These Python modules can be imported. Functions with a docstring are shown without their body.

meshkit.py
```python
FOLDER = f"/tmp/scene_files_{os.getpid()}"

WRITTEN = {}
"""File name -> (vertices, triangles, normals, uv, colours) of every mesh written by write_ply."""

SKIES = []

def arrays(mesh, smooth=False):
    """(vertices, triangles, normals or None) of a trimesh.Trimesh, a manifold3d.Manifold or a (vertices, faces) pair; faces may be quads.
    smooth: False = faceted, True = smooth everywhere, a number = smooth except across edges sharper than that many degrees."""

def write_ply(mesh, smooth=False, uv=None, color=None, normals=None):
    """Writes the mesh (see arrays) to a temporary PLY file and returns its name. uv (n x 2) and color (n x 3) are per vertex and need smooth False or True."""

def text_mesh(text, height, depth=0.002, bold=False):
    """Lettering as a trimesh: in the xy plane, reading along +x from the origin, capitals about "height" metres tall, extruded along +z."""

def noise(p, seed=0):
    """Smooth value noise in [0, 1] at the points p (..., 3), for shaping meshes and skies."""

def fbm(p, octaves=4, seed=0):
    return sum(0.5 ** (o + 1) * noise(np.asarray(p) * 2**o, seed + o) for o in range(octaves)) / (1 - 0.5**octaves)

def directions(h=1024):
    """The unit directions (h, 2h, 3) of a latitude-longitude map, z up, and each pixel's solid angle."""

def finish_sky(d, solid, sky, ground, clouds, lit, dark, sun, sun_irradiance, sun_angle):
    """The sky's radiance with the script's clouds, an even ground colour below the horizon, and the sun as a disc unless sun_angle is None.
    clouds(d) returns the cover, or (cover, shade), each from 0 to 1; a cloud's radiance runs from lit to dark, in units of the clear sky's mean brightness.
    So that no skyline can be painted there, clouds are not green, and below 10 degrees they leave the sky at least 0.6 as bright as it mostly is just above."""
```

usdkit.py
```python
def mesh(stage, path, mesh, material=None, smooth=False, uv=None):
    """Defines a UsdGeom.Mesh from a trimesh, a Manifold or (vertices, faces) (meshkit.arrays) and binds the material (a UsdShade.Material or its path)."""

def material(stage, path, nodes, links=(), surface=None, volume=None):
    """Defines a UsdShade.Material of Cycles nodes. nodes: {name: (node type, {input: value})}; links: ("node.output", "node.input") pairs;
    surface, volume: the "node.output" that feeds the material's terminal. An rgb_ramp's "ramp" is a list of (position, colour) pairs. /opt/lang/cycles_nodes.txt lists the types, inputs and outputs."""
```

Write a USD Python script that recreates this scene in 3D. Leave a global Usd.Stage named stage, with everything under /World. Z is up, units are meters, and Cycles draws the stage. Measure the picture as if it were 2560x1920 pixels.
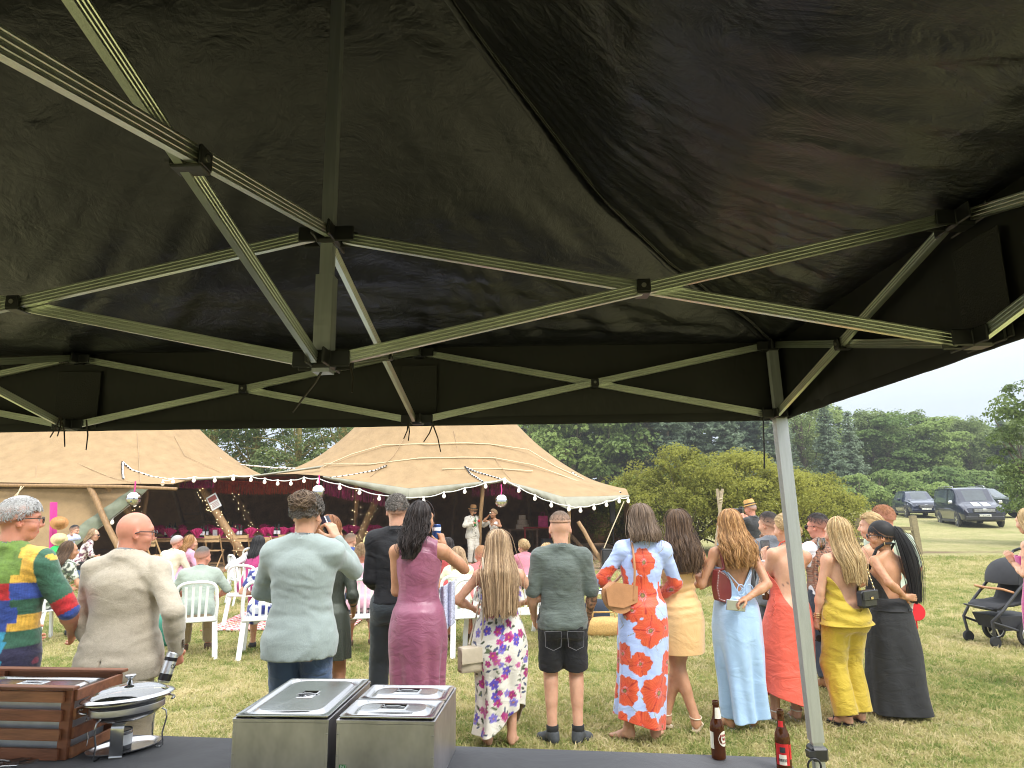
import math, random
import numpy as np, trimesh, shapely.geometry as sg, usdkit, meshkit
from pxr import Usd, UsdGeom, UsdLux, UsdShade, Gf, Sdf, Vt
random.seed(7)
RNG = np.random.default_rng(7)
stage = Usd.Stage.CreateInMemory()
UsdGeom.SetStageUpAxis(stage, UsdGeom.Tokens.z)
UsdGeom.SetStageMetersPerUnit(stage, 1.0)
UsdGeom.Xform.Define(stage, '/World')
UsdGeom.Scope.Define(stage, '/World/Looks')
# ------------------------------------------------------------------ camera, sky, sun, exposure
FOC, PITCH, ROLL, EYE = 1650.0 / 2560.0, 0.182, -0.0115, np.array([0.0, 0.0, 1.70])
cp_, sp_, cr_, sr_ = math.cos(PITCH), math.sin(PITCH), math.cos(ROLL), math.sin(ROLL)
R0, F0, U0 = np.array([1.0, 0, 0]), np.array([0, cp_, sp_]), np.array([0, -sp_, cp_])
CR, CU = R0 * cr_ + U0 * sr_, U0 * cr_ - R0 * sr_
cam = UsdGeom.Camera.Define(stage, '/World/camera')
cam.CreateHorizontalApertureAttr(36.0)
cam.CreateVerticalApertureAttr(27.0)
cam.CreateFocalLengthAttr(36.0 * FOC)
cam.CreateClippingRangeAttr(Gf.Vec2f(0.05, 2000))
cam.CreateExposureAttr(1.05)
cam.AddTransformOp().Set(Gf.Matrix4d(*CR, 0, *CU, 0, *(-F0), 0, *EYE, 1))
SUN_EL, SUN_AZ = math.radians(52), math.radians(140)
sun_dir = np.array([math.sin(SUN_AZ) * math.cos(SUN_EL), math.cos(SUN_AZ) * math.cos(SUN_EL), math.sin(SUN_EL)])
sky_mat = usdkit.material(stage, '/World/Looks/sky_look', {
  'tc': ('texture_coordinate', {}),
  'mp': ('mapping', {'scale': (1.0, 1.0, 2.4)}),
  'n': ('noise_texture', {'scale': 2.2, 'detail': 5.0, 'roughness': 0.55}),
  'rp': ('rgb_ramp', {'ramp': [(0.25, (.93, .97, 1.03)), (0.7, (1.02, 1.04, 1.06))]}),
  'sx': ('separate_xyz', {}),
  'hz': ('rgb_ramp', {'ramp': [(0.0, (2.5, 2.8, 3.3)), (0.12, (3.5, 3.8, 4.25)), (0.5, (9.6, 9.8, 10.0)), (1.0, (14.5, 14.6, 14.6))]}),
  'cl': ('mix', {'mix_type': 'multiply', 'fac': 1.0}),
  's': ('sky_texture', {'sky_type': 'single_scattering', 'sun_disc': False, 'sun_elevation': SUN_EL, 'sun_rotation': SUN_AZ}),
  'm': ('mix', {'fac': 0.93}),
  'b': ('background_shader', {'strength': 0.11})},
  [('tc.generated', 'mp.vector'), ('mp.vector', 'n.vector'), ('n.fac', 'rp.fac'), ('tc.generated', 'sx.vector'), ('sx.z', 'hz.fac'), ('rp.color', 'cl.color1'), ('hz.color', 'cl.color2'), ('s.color', 'm.color1'), ('cl.color', 'm.color2'), ('m.color', 'b.color')], surface='b.background')
dome = UsdLux.DomeLight.Define(stage, '/World/sky')
UsdShade.MaterialBindingAPI.Apply(dome.GetPrim()).Bind(sky_mat)
dome.GetPrim().SetCustomDataByKey('kind', 'structure')
sun = UsdLux.DistantLight.Define(stage, '/World/sun')
sun.CreateIntensityAttr(0.4); sun.CreateAngleAttr(16.0); sun.CreateNormalizeAttr(True)
sun.CreateColorAttr(Gf.Vec3f(1.0, 0.97, 0.92))
zv = Gf.Vec3d(*sun_dir)
sun.AddTransformOp().Set(Gf.Matrix4d().SetRotate(Gf.Rotation(Gf.Vec3d(0, 0, 1), zv)))
# ------------------------------------------------------------------ helpers
COUNT = {}
def uniq(parent, name):
  k = COUNT.get((parent, name), 0)
  COUNT[(parent, name)] = k + 1
  return f'{parent}/{name}' + (f'_{k:03d}' if k else '')
LOC = {}
def tag(prim, label=None, cat=None, group=None, kind=None):
  for k, v in (('label', label), ('category', cat), ('group', group), ('kind', kind)):
    if v: prim.SetCustomDataByKey(k, v)
  return prim
def thing(name, label, cat, loc=(0, 0, 0), rz=0.0, group=None, kind=None):
  p = uniq('/World', name)
  x = UsdGeom.Xform.Define(stage, p)
  x.AddTranslateOp().Set(Gf.Vec3d(*map(float, loc)))
  if rz: x.AddRotateZOp().Set(math.degrees(rz))
  LOC[p] = (np.array(loc, float), rz)
  tag(x.GetPrim(), label, cat, group, kind)
  return p
def put(parent, name, mesh, mat, smooth=False, col=None, label=None, world=False):
  """one Mesh prim under a thing or part (or /World). world=True: the vertices are world positions"""
  v, f, n = meshkit.arrays(mesh, smooth)
  if world and parent in LOC and parent != '/World':
    l, rz = LOC[parent]
    c, s = math.cos(-rz), math.sin(-rz)
    R = np.array([[c, -s, 0], [s, c, 0], [0, 0, 1]])
    v = (v - l) @ R.T
    if n is not None: n = n @ R.T
  p = uniq(parent, name)
  m = UsdGeom.Mesh.Define(stage, p)
  m.CreatePointsAttr(Vt.Vec3fArray.FromNumpy(v.astype(np.float32)))
  m.CreateFaceVertexCountsAttr(Vt.IntArray.FromNumpy(np.full(len(f), 3, np.int32)))
  m.CreateFaceVertexIndicesAttr(Vt.IntArray.FromNumpy(f.astype(np.int32).ravel()))
  m.CreateSubdivisionSchemeAttr('none')
  if n is not None:
    m.CreateNormalsAttr(Vt.Vec3fArray.FromNumpy(n.astype(np.float32))); m.SetNormalsInterpolation('vertex')
  if col is not None:
    UsdGeom.PrimvarsAPI(m).CreatePrimvar('Cd', Sdf.ValueTypeNames.Color3fArray, 'vertex').Set(Vt.Vec3fArray.FromNumpy(np.asarray(col, np.float32)))
  UsdShade.MaterialBindingAPI.Apply(m.GetPrim()).Bind(mat)
  LOC[p] = LOC.get(parent, (np.zeros(3), 0.0))
  if label: m.GetPrim().SetCustomDataByKey('label', label)
  return p
def solo(name, mesh, mat, label=None, cat=None, smooth=False, col=None, group=None, kind=None):
  p = put('/World', name, mesh, mat, smooth, col)
  tag(stage.GetPrimAtPath(p), label, cat, group, kind)
  return p
def copy_of(src, loc, rz, label, group=None, cat=None, scale=None):
  was = stage.GetPrimAtPath(src).GetCustomData()
  base = src.split('/')[-1]
  if base[-4:-3] == '_' and base[-3:].isdigit(): base = base[:-4]
  p = uniq('/World', base)
  x = UsdGeom.Xform.Define(stage, p)
  pr = x.GetPrim()
  pr.GetReferences().AddInternalReference(src)
  pr.SetInstanceable(True)
  x.ClearXformOpOrder()
  x.AddTranslateOp(opSuffix='c').Set(Gf.Vec3d(*map(float, loc)))
  x.AddRotateZOp(opSuffix='c').Set(math.degrees(rz))
  if scale: x.AddScaleOp(opSuffix='c').Set(Gf.Vec3f(*([float(scale)] * 3 if np.isscalar(scale) else map(float, scale))))
  tag(pr, label, cat or was.get('category'), group or was.get('group'))
  return p
def ray(px, py):
  """direction of a point of the photograph (coordinates of the 2212-wide view)"""
  X, Y = (px / 2212 * 2560 - 1280) / 1650, (py / 2212 * 2560 - 960) / 1650
  return F0 + CR * X - CU * Y
def at(px, py, y):
  d = ray(px, py)
  return EYE + d * (y / d[1])
def atz(px, py, z):
  d = ray(px, py)
  return EYE + d * ((z - EYE[2]) / d[2])
def gz(x, y):
  y = np.asarray(y, float)
  return 0.010 * np.maximum(0, y - 12) + .035 * np.maximum(0, np.minimum(y, 90) - 31)
def gp(px, py):
  d = ray(px, py)
  lo, hi = 1.0, 150.0
  for _ in range(50):
    m = (lo + hi) / 2
    q = EYE + d * (m / d[1])
    if q[2] > gz(q[0], q[1]): lo = m
    else: hi = m
  return EYE + d * (lo / d[1])
def px_of(P):
  d = np.asarray(P, float) - EYE
  f = d @ F0
  return (1280 + 1650 * (d @ CR) / f) * 2212 / 2560, (960 - 1650 * (d @ CU) / f) * 2212 / 2560
def cat_m(ms):
  return trimesh.util.concatenate([m for m in ms if m is not None])
def box(c, s, R=None):
  m = trimesh.creation.box(s)
  if R is not None: m.vertices = m.vertices @ np.asarray(R).T
  m.apply_translation(c)
  return m
def bbox_bevel(c, s, b=0.004, R=None):
  """box with bevelled edges"""
  x, y, z = np.array(s) / 2
  b = min(b, x * .9, y * .9, z * .9)
  pts = []
  for sx in (-1, 1):
    for sy in (-1, 1):
      for sz in (-1, 1):
        pts += [(sx * (x - b), sy * (y - b), sz * z), (sx * (x - b), sy * y, sz * (z - b)), (sx * x, sy * (y - b), sz * (z - b))]
  m = trimesh.convex.convex_hull(np.array(pts))
  if R is not None: m.vertices = m.vertices @ np.asarray(R).T
  m.apply_translation(c)
  return m
def frame_of(d, up=(0, 0, 1)):
  d = np.asarray(d, float); d = d / np.linalg.norm(d)
  u = np.asarray(up, float)
  s = np.cross(d, u)
  if np.linalg.norm(s) < 1e-6: s = np.cross(d, (0, 1, 0))
  s /= np.linalg.norm(s)
  return d, s, np.cross(s, d)
def beam(a, b, prof, up=(0, 0, 1), caps=True):
  """extrude a closed 2D profile (side, up) from a to b"""
  a, b = np.asarray(a, float), np.asarray(b, float)
  d, s, u = frame_of(b - a, up)
  prof = np.asarray(prof, float)
  n = len(prof)
  ring = prof[:, :1] * s + prof[:, 1:] * u
  v = np.vstack([a + ring, b + ring, a, b])
  i = np.arange(n); j = (i + 1) % n
  f = np.vstack([np.stack([i, j, j + n], 1), np.stack([i, j + n, i + n], 1), np.stack([j, i, np.full(n, 2 * n)], 1), np.stack([i + n, j + n, np.full(n, 2 * n + 1)], 1)])
  m = trimesh.Trimesh(v, f, process=False)
  if m.volume < 0: m.invert()
  return m
def unit(v): v = np.asarray(v, float); return v / np.maximum(np.linalg.norm(v, axis=-1, keepdims=True), 1e-9)
def rect(w, h):
  return [(-w / 2, -h / 2), (w / 2, -h / 2), (w / 2, h / 2), (-w / 2, h / 2)]
def tube(path, r, n=8, closed=False):
  path = np.asarray(path, float)
  m = len(path)
  r = np.broadcast_to(np.asarray(r, float), (m,))
  t = np.gradient(path, axis=0) if not closed else np.roll(path, -1, 0) - np.roll(path, 1, 0)
  t /= np.maximum(np.linalg.norm(t, axis=1, keepdims=True), 1e-9)
  ref = np.array([0, 0, 1.0]) if abs(t[0][2]) < .9 else np.array([1.0, 0, 0])
  s = np.cross(t[0], ref); s /= np.linalg.norm(s)
  rings = []
  a = np.arange(n) / n * 2 * np.pi
  for k in range(m):
    s = s - t[k] * (s @ t[k]); s /= np.linalg.norm(s)
    u = np.cross(t[k], s)
    rings.append(path[k] + r[k] * (np.cos(a)[:, None] * s + np.sin(a)[:, None] * u))
  v = np.vstack(rings)
  K = m if closed else m - 1
  i = np.arange(n); j = (i + 1) % n
  f = []
  for k in range(K):
    k2 = (k + 1) % m
    f += [np.stack([k * n + i, k * n + j, k2 * n + j], 1), np.stack([k * n + i, k2 * n + j, k2 * n + i], 1)]
  if not closed:
    v = np.vstack([v, path[0], path[-1]])
    f += [np.stack([j, i, np.full(n, m * n)], 1), np.stack([(m - 1) * n + i, (m - 1) * n + j, np.full(n, m * n + 1)], 1)]
  mm = trimesh.Trimesh(v, np.vstack(f), process=False)
  return mm
def lathe(prof, n=24, c=(0, 0, 0), sx=1.0, sy=1.0):
  """prof: list of (r, z)"""
  prof = np.asarray(prof, float)
  a = np.arange(n) / n * 2 * np.pi
  v = np.stack([np.outer(prof[:, 0], np.cos(a)) * sx, np.outer(prof[:, 0], np.sin(a)) * sy, np.repeat(prof[:, 1:2], n, 1)], -1).reshape(-1, 3)
  i = np.arange(n); j = (i + 1) % n
  f = []
  for k in range(len(prof) - 1):
    f += [np.stack([k * n + i, k * n + j, (k + 1) * n + j], 1), np.stack([k * n + i, (k + 1) * n + j, (k + 1) * n + i], 1)]
  m = trimesh.Trimesh(v + np.asarray(c), np.vstack(f), process=False)
  return m
def grid_mesh(P):
  """P (a, b, 3) -> mesh"""
  a, b = P.shape[:2]
  idx = np.arange(a * b).reshape(a, b)
  q = np.stack([idx[:-1, :-1], idx[1:, :-1], idx[1:, 1:], idx[:-1, 1:]], -1).reshape(-1, 4)
  return trimesh.Trimesh(P.reshape(-1, 3), np.vstack([q[:, [0, 1, 2]], q[:, [0, 2, 3]]]), process=False)
def sheet(P, t):
  """grid surface thickened by t along its normals"""
  m = grid_mesh(P)
  n = m.vertex_normals
  v = np.vstack([m.vertices, m.vertices - n * t])
  k = len(m.vertices)
  a, b = P.shape[:2]
  idx = np.arange(a * b).reshape(a, b)
  rim = np.concatenate([idx[:, 0], idx[-1, 1:], idx[-2::-1, -1], idx[0, -2:0:-1]])
  r2 = np.roll(rim, -1)
  f = np.vstack([m.faces, m.faces[:, ::-1] + k, np.stack([r2, rim, rim + k], 1), np.stack([r2, rim + k, r2 + k], 1)])
  mm = trimesh.Trimesh(v, f, process=False)
  return mm
def text(s, h, depth=.001, bold=True):
  return meshkit.text_mesh(s, h, depth, bold)
# ------------------------------------------------------------------ materials
MC = {}
def M(name, col=(.5, .5, .5), rough=.6, metal=0.0, var=.15, vs=8.0, bump=0.0, bs=60.0, cd=False, stretch=None, fold=0.0, fs=6.0, **kw):
  """a principled material with noise-broken colour and fine relief; cd: the colour comes from the mesh's own colours"""
  if name in MC: return MC[name]
  n = {'tc': ('texture_coordinate', {}), 'p': ('principled_bsdf', {'roughness': float(rough), 'metallic': float(metal), **kw})}
  l = []
  co = 'tc.object'
  if stretch:
    n['mp'] = ('mapping', {'scale': stretch}); l.append((co, 'mp.vector')); co = 'mp.vector'
  if var:
    n['n'] = ('noise_texture', {'scale': vs, 'detail': 4.0, 'roughness': .6})
    l.append((co, 'n.vector'))
    if cd:
      n['rp'] = ('rgb_ramp', {'ramp': [(.3, (1 - var,) * 3), (.7, (1 + var * .5,) * 3)]})
      n['a'] = ('attribute', {'attribute': 'Cd'}); n['mx'] = ('mix', {'mix_type': 'multiply', 'fac': 1.0})
      l += [('n.fac', 'rp.fac'), ('a.color', 'mx.color1'), ('rp.color', 'mx.color2'), ('mx.color', 'p.base_color')]
    else:
      c = np.array(col, float)
      n['rp'] = ('rgb_ramp', {'ramp': [(.3, tuple(c * (1 - var))), (.7, tuple(np.minimum(c * (1 + var), .95)))]})
      l += [('n.fac', 'rp.fac'), ('rp.color', 'p.base_color')]
  elif cd:
    n['a'] = ('attribute', {'attribute': 'Cd'}); l.append(('a.color', 'p.base_color'))
  else:
    n['p'][1]['base_color'] = tuple(map(float, col))
  if bump:
    n['bn'] = ('noise_texture', {'scale': bs, 'detail': 3.0, 'roughness': .55})
    n['bm'] = ('bump', {'strength': min(1.0, bump), 'distance': .004 * max(1.0, bump)})
    l += [(co, 'bn.vector'), ('bn.fac', 'bm.height'), ('bm.normal', 'p.normal')]
  if fold:
    n['fn'] = ('noise_texture', {'scale': fs, 'detail': 4.0, 'roughness': .5, 'distortion': .9})
    n['fm'] = ('mapping', {'scale': (1.0, 1.0, 1.7)})
    n['fb'] = ('bump', {'strength': min(1.0, fold), 'distance': .03})
    l += [('tc.object', 'fm.vector'), ('fm.vector', 'fn.vector'), ('fn.fac', 'fb.height')]
    l += [('fb.normal', 'bm.normal')] if bump else [('fb.normal', 'p.normal')]
  MC[name] = usdkit.material(stage, '/World/Looks/' + name, n, l, surface='p.BSDF')
  return MC[name]
# ------------------------------------------------------------------ ground
ground_mat = usdkit.material(stage, '/World/Looks/meadow', {
  'g': ('geometry', {}),
  'n1': ('noise_texture', {'scale': .55, 'detail': 6.0, 'roughness': .62}),
  'n2': ('noise_texture', {'scale': 5.0, 'detail': 5.0, 'roughness': .7}),
  'n3': ('noise_texture', {'scale': 60.0, 'detail': 3.0, 'roughness': .7}),
  'mx': ('mix', {'fac': .45}), 'mx2': ('mix', {'fac': .35}),
  'rp': ('rgb_ramp', {'ramp': [(.30, (.12, .165, .042)), (.41, (.22, .24, .075)), (.52, (.35, .315, .14)), (.66, (.49, .41, .225))]}),
  'vo': ('noise_texture', {'scale': .09, 'detail': 3.0}),
  'bm': ('bump', {'strength': .9, 'distance': .05}),
  'xyz': ('separate_xyz', {}), 'cy': ('math', {'math_type': 'subtract', 'value2': 21.6}), 'ay': ('math', {'math_type': 'absolute'}), 'ns': ('math', {'math_type': 'multiply_add', 'value2': 4.0, 'value3': -1.4}), 'dd': ('math', {'math_type': 'add'}),
  'mr': ('map_range', {'from_min': 1.1, 'from_max': .3, 'to_min': 0.0, 'to_max': .85, 'clamp': True}), 'mx_': ('map_range', {'from_min': 10.5, 'from_max': 13.0, 'to_min': 0.0, 'to_max': 1.0, 'clamp': True}), 'mm': ('math', {'math_type': 'multiply'}), 'tr': ('mix', {'color2': (.20, .135, .085)}),
  'p': ('principled_bsdf', {'roughness': .9, 'specular_ior_level': .2})},
  [('g.position', 'xyz.vector'), ('xyz.y', 'cy.value1'), ('cy.value', 'ay.value1'), ('n1.fac', 'ns.value1'), ('ay.value', 'dd.value1'), ('ns.value', 'dd.value2'), ('dd.value', 'mr.value'), ('xyz.x', 'mx_.value'), ('mr.result', 'mm.value1'), ('mx_.result', 'mm.value2'), ('mm.value', 'tr.fac'), ('rp.color', 'tr.color1'), ('tr.color', 'p.base_color'), ('g.position', 'n1.vector'), ('g.position', 'n2.vector'), ('g.position', 'n3.vector'), ('n1.fac', 'mx.color1'), ('n2.fac', 'mx.color2'), ('mx.color', 'mx2.color1'), ('n3.fac', 'mx2.color2'),
     ('mx2.color', 'rp.fac'), ('n3.fac', 'bm.height'), ('bm.normal', 'p.normal')], surface='p.BSDF')
xs = np.r_[-400, -250, -150, np.linspace(-90, 90, 91), 150, 250, 400]
ys = np.r_[-80, -30, np.linspace(-6, 100, 107), 150, 300, 500]
GX, GY = np.meshgrid(xs, ys, indexing='ij')
GZ = gz(GX, np.minimum(GY, 60)) + .05 * (meshkit.fbm(np.stack([GX * .25, GY * .25, 0 * GX], -1), 3) - .5) * np.clip((GY - 9) / 6, 0, 1)
solo('ground', grid_mesh(np.stack([GX, GY, GZ], -1)), ground_mat, 'dry summer meadow of short green and straw coloured grass', 'field', smooth=True, kind='structure')
# ------------------------------------------------------------------ gazebo over the camera
alu = M('aluminium', (.70, .74, .64), .33, 1.0, var=.12, vs=5, bump=.15, bs=220, stretch=(1, 1, 1))  # faint green of reflected grass put into the base colour
alu2 = M('leg_aluminium', (.44, .46, .48), .42, .85, var=.10, vs=14, bump=.2, bs=160, stretch=(6, 6, .4))
blk = M('black_plastic', (.012, .012, .013), .38, var=.2, vs=20, bump=.1, bs=150)
steel_bolt = M('bolt_steel', (.6, .58, .52), .3, 1.0, var=.1)
roofm = usdkit.material(stage, '/World/Looks/black_coated_fabric', {
  'tc': ('texture_coordinate', {}),
  'mp': ('mapping', {'scale': (1.6, 3.4, 2.0), 'rotation': (0, 0, .5)}),
  'n': ('noise_texture', {'scale': 2.6, 'detail': 6.0, 'roughness': .62, 'distortion': .8}),
  'n2': ('noise_texture', {'scale': 17.0, 'detail': 4.0, 'roughness': .6, 'distortion': 1.2}),
  'mx': ('mix', {'fac': .26}),
  'bm': ('bump', {'strength': .55, 'distance': .02}),
  'rr': ('rgb_ramp', {'ramp': [(.3, (.27,) * 3), (.7, (.40,) * 3)]}),
  'p': ('principled_bsdf', {'base_color': (.0055, .006, .0075), 'roughness': .4, 'specular_ior_level': .75, 'specular_tint': (.95, .92, 1.12)})},
  [('tc.object', 'mp.vector'), ('mp.vector', 'n.vector'), ('tc.object', 'n2.vector'), ('n.fac', 'mx.color1'), ('n2.fac', 'mx.color2'), ('mx.color', 'bm.height'), ('bm.normal', 'p.normal'),
     ('n.fac', 'rr.fac'), ('rr.color', 'p.roughness')], surface='p.BSDF')
valm = M('valance_fabric', (.008, .0075, .007), .55, var=.15, vs=5, bump=.5, bs=9, stretch=(2, 2, 1))
CX, CY, YAW, UA, UB = 1.084, 2.683, -.032, 1.48, 1.242
ZB, ZT, ZBK, ZTK = EYE[2] + .356, EYE[2] + .640, EYE[2] + .334, EYE[2] + .637
LV, BV = np.array([-math.cos(YAW), -math.sin(YAW), 0]), np.array([math.sin(YAW), -math.cos(YAW), 0])
def J(i, j, z): return np.array([CX, CY, 0]) + LV * UA * i + BV * UB * j + np.array([0, 0, z])
gaz = thing('gazebo', 'black pop-up gazebo with silver folding frame over the food table', 'gazebo', (CX, CY, 0))
def groove(w, h, n=3, d=.0012):
  """bar profile, w thick, h tall, with n shallow grooves in both tall faces"""
  pts = []
  hh = np.linspace(-h / 2 + h * .2, h / 2 - h * .2, n)
  gw = .0018
  pts.append((-w / 2, -h / 2)); pts.append((w / 2, -h / 2))
  for z in hh: pts += [(w / 2, z - gw), (w / 2 - d, z - gw * .4), (w / 2 - d, z + gw * .4), (w / 2, z + gw)]
  pts += [(w / 2, h / 2), (-w / 2, h / 2)]
  for z in hh[::-1]: pts += [(-w / 2, z + gw), (-w / 2 + d, z + gw * .4), (-w / 2 + d, z - gw * .4), (-w / 2, z - gw)]
  return pts
BAR = groove(.013, .027)
def zb(n): return ZBK if n[1] == 1 and n[0] in (1, 2) else ZB
def zt(n): return ZTK if n[1] == 1 and n[0] in (1, 2) else ZT
def scissor(a, b):
  d = J(*b, 0) - J(*a, 0); d /= np.linalg.norm(d)
  side = np.cross(d, (0, 0, 1))
  for k, (za, zb_) in enumerate(((zt(a), zb(b)), (zb(a), zt(b)))):
    o = side * (.009 if k else -.009)
    p, q = J(*a, za) + d * .035 + o, J(*b, zb_) - d * .035 + o
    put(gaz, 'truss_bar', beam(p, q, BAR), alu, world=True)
  c = (J(*a, zt(a)) + J(*b, zb(b)) + J(*a, zb(a)) + J(*b, zt(b))) / 4
  R = np.stack([d, side, (0, 0, 1)], 1)
  jb = put(gaz, 'pivot_bracket', cat_m([bbox_bevel(c + side * s, (.032, .006, .031), .002, R) for s in (-.021, .021)] + [bbox_bevel(c + np.array([0, 0, -.0165]), (.03, .046, .005), .0015, R)]), blk, world=True)
  cyl = trimesh.creation.cylinder(.0055, .052, 12)
  cyl.apply_transform(np.vstack([np.hstack([np.stack([d, (0, 0, 1), side], 1), c[:, None]]), [0, 0, 0, 1]]))
  put(jb, 'bolt', cyl, steel_bolt, world=True)
for j in (0, 1, 2):
  for i in range(3): scissor((i, j), (i + 1, j))
for i in (0, 3):
  for j in (0, 1): scissor((i, j), (i, j + 1))
for i in (1, 2):
  for j in (0, 1): scissor((i, j), (i, j + 1))
RG = np.stack([LV, BV, (0, 0, 1)], 1)
def connector(i, j, z, big=False):
  c = J(i, j, z)
  ms = [bbox_bevel(c, (.052, .052, .042), .006, RG)]
  dirs = [(1, 0), (-1, 0), (0, 1), (0, -1)]
  for dx, dy in dirs:
    if 0 <= i + dx <= 3 and 0 <= j + dy <= 2:
      v = LV * dx + BV * dy
      w = np.cross(v, (0, 0, 1))
      for s in (-1, 1): ms.append(bbox_bevel(c + v * .043 + w * s * .019, (.046, .006, .038), .003, np.stack([v, w, (0, 0, 1)], 1)))
  p = put(gaz, 'corner_connector', cat_m(ms), blk, world=True)
for i in range(4):
  for j in range(3):
    connector(i, j, zb((i, j))); connector(i, j, zt((i, j)))
LEG = groove(.044, .044, 4)
for i, j in ((0, 0), (3, 0), (0, 2), (3, 2)):
  top, out = J(i, j, ZT + .02), (LV * (-1 if i == 0 else 1)) * .075 + BV * (-.02 if j == 0 else .02)
  foot = J(i, j, 0) + out * .95
  mid = foot + (top - foot) * .335
  leg = put(gaz, 'leg', beam(foot + (0, 0, .012), top, groove(.036, .036, 4), up=BV), alu2, world=True)
  put(leg, 'outer_tube', beam(mid * 0 + foot + (top - foot) * .345, top - (0, 0, .02) if False else foot + (top - foot) * .865, groove(.046, .046, 4), up=BV), alu2, world=True)
  fl = bbox_bevel(foot + (0, 0, .006), (.09, .09, .012), .003)
  put(leg, 'foot_plate', fl, alu2, world=True)
  cl = foot + (top - foot) * .328
  cs = [bbox_bevel(cl, (.062, .062, .05), .008), beam(cl + (-.034, 0, 0) , cl + (-.034, -.04, .004), rect(.022, .024))]
  put(leg, 'clamp', cat_m(cs), blk, world=True)
  a = np.linspace(0, 2 * np.pi, 20, endpoint=False)
  put(leg, 'pull_ring', tube(cl + np.stack([-.034 + .024 * np.cos(a), np.full(20, -.046), -.032 + .026 * np.sin(a)], 1), .0038, 8, True), blk, True, world=True)
# king poles at the two inner junctions
PEAK = EYE[2] + 1.74
for i in (1, 2):
  a, b = J(i, 1, ZBK - .02), J(i, 1, PEAK - .03)
  kp = put(gaz, 'centre_pole', beam(a, b, groove(.028, .028, 2), up=BV), alu2, world=True)
  put(kp, 'lower_sleeve', beam(J(i, 1, ZBK - .03), J(i, 1, ZTK - .10), rect(.04, .04), up=BV), alu2, world=True)
  put(kp, 'top_cap', lathe([(0, .03), (.05, .02), (.06, 0), (.06, -.02), (0, -.02)][::-1], 16, b), blk, True, world=True)
# roof cover
tk = np.array([0, .168, .486, .67, .9, 1.0]); zk = EYE[2] + np.array([1.75, 1.467, .995, .825, .70, .668])
na, nb = 210, 130
A, B = np.meshgrid(np.linspace(-.035, 3.035, na), np.linspace(-.04, 2.04, nb), indexing='ij')
e = np.minimum(np.minimum(A, 3 - A), np.minimum(B, 2 - B))
e = np.clip(e, -.04, 1)
# soften the hips a little
t = 1 - e
Z = np.interp(t, tk, zk)
endp = (np.minimum(A, 3 - A) < np.minimum(B, 2 - B))
u = np.where(endp, (B - 1) / np.maximum(t, .05), (np.clip(A, 0, 3) - 1.5) / np.maximum(t * 1 + .5, .05))
sag = np.where(endp, (1 - np.clip(u, -1, 1) ** 2) * .05, (1 - np.clip(u, -1, 1) ** 2) * .045) * (t * (1 - t) * 4)
Z = Z - sag
def ridg(P, o=3, s=0): return 1 - np.abs(2 * meshkit.fbm(P, o, s) - 1)
ang = np.arctan2(B - 1, A - 1); rad = np.hypot(A - 1, B - 1)
w1 = ridg(np.stack([ang * 9, rad * .9, 0 * A], -1), 3, 3) - .5
angc = np.arctan2(B, A + .001); radc = np.hypot(A, B)
w2 = ridg(np.stack([angc * 10, radc * .8, 0 * A + 5], -1), 3, 8) - .5
hip = np.exp(-((A - B) / .32) ** 2) * (A < 1.1) * (B < 1.1)
edge = np.clip(e / .08, 0, 1)
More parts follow.
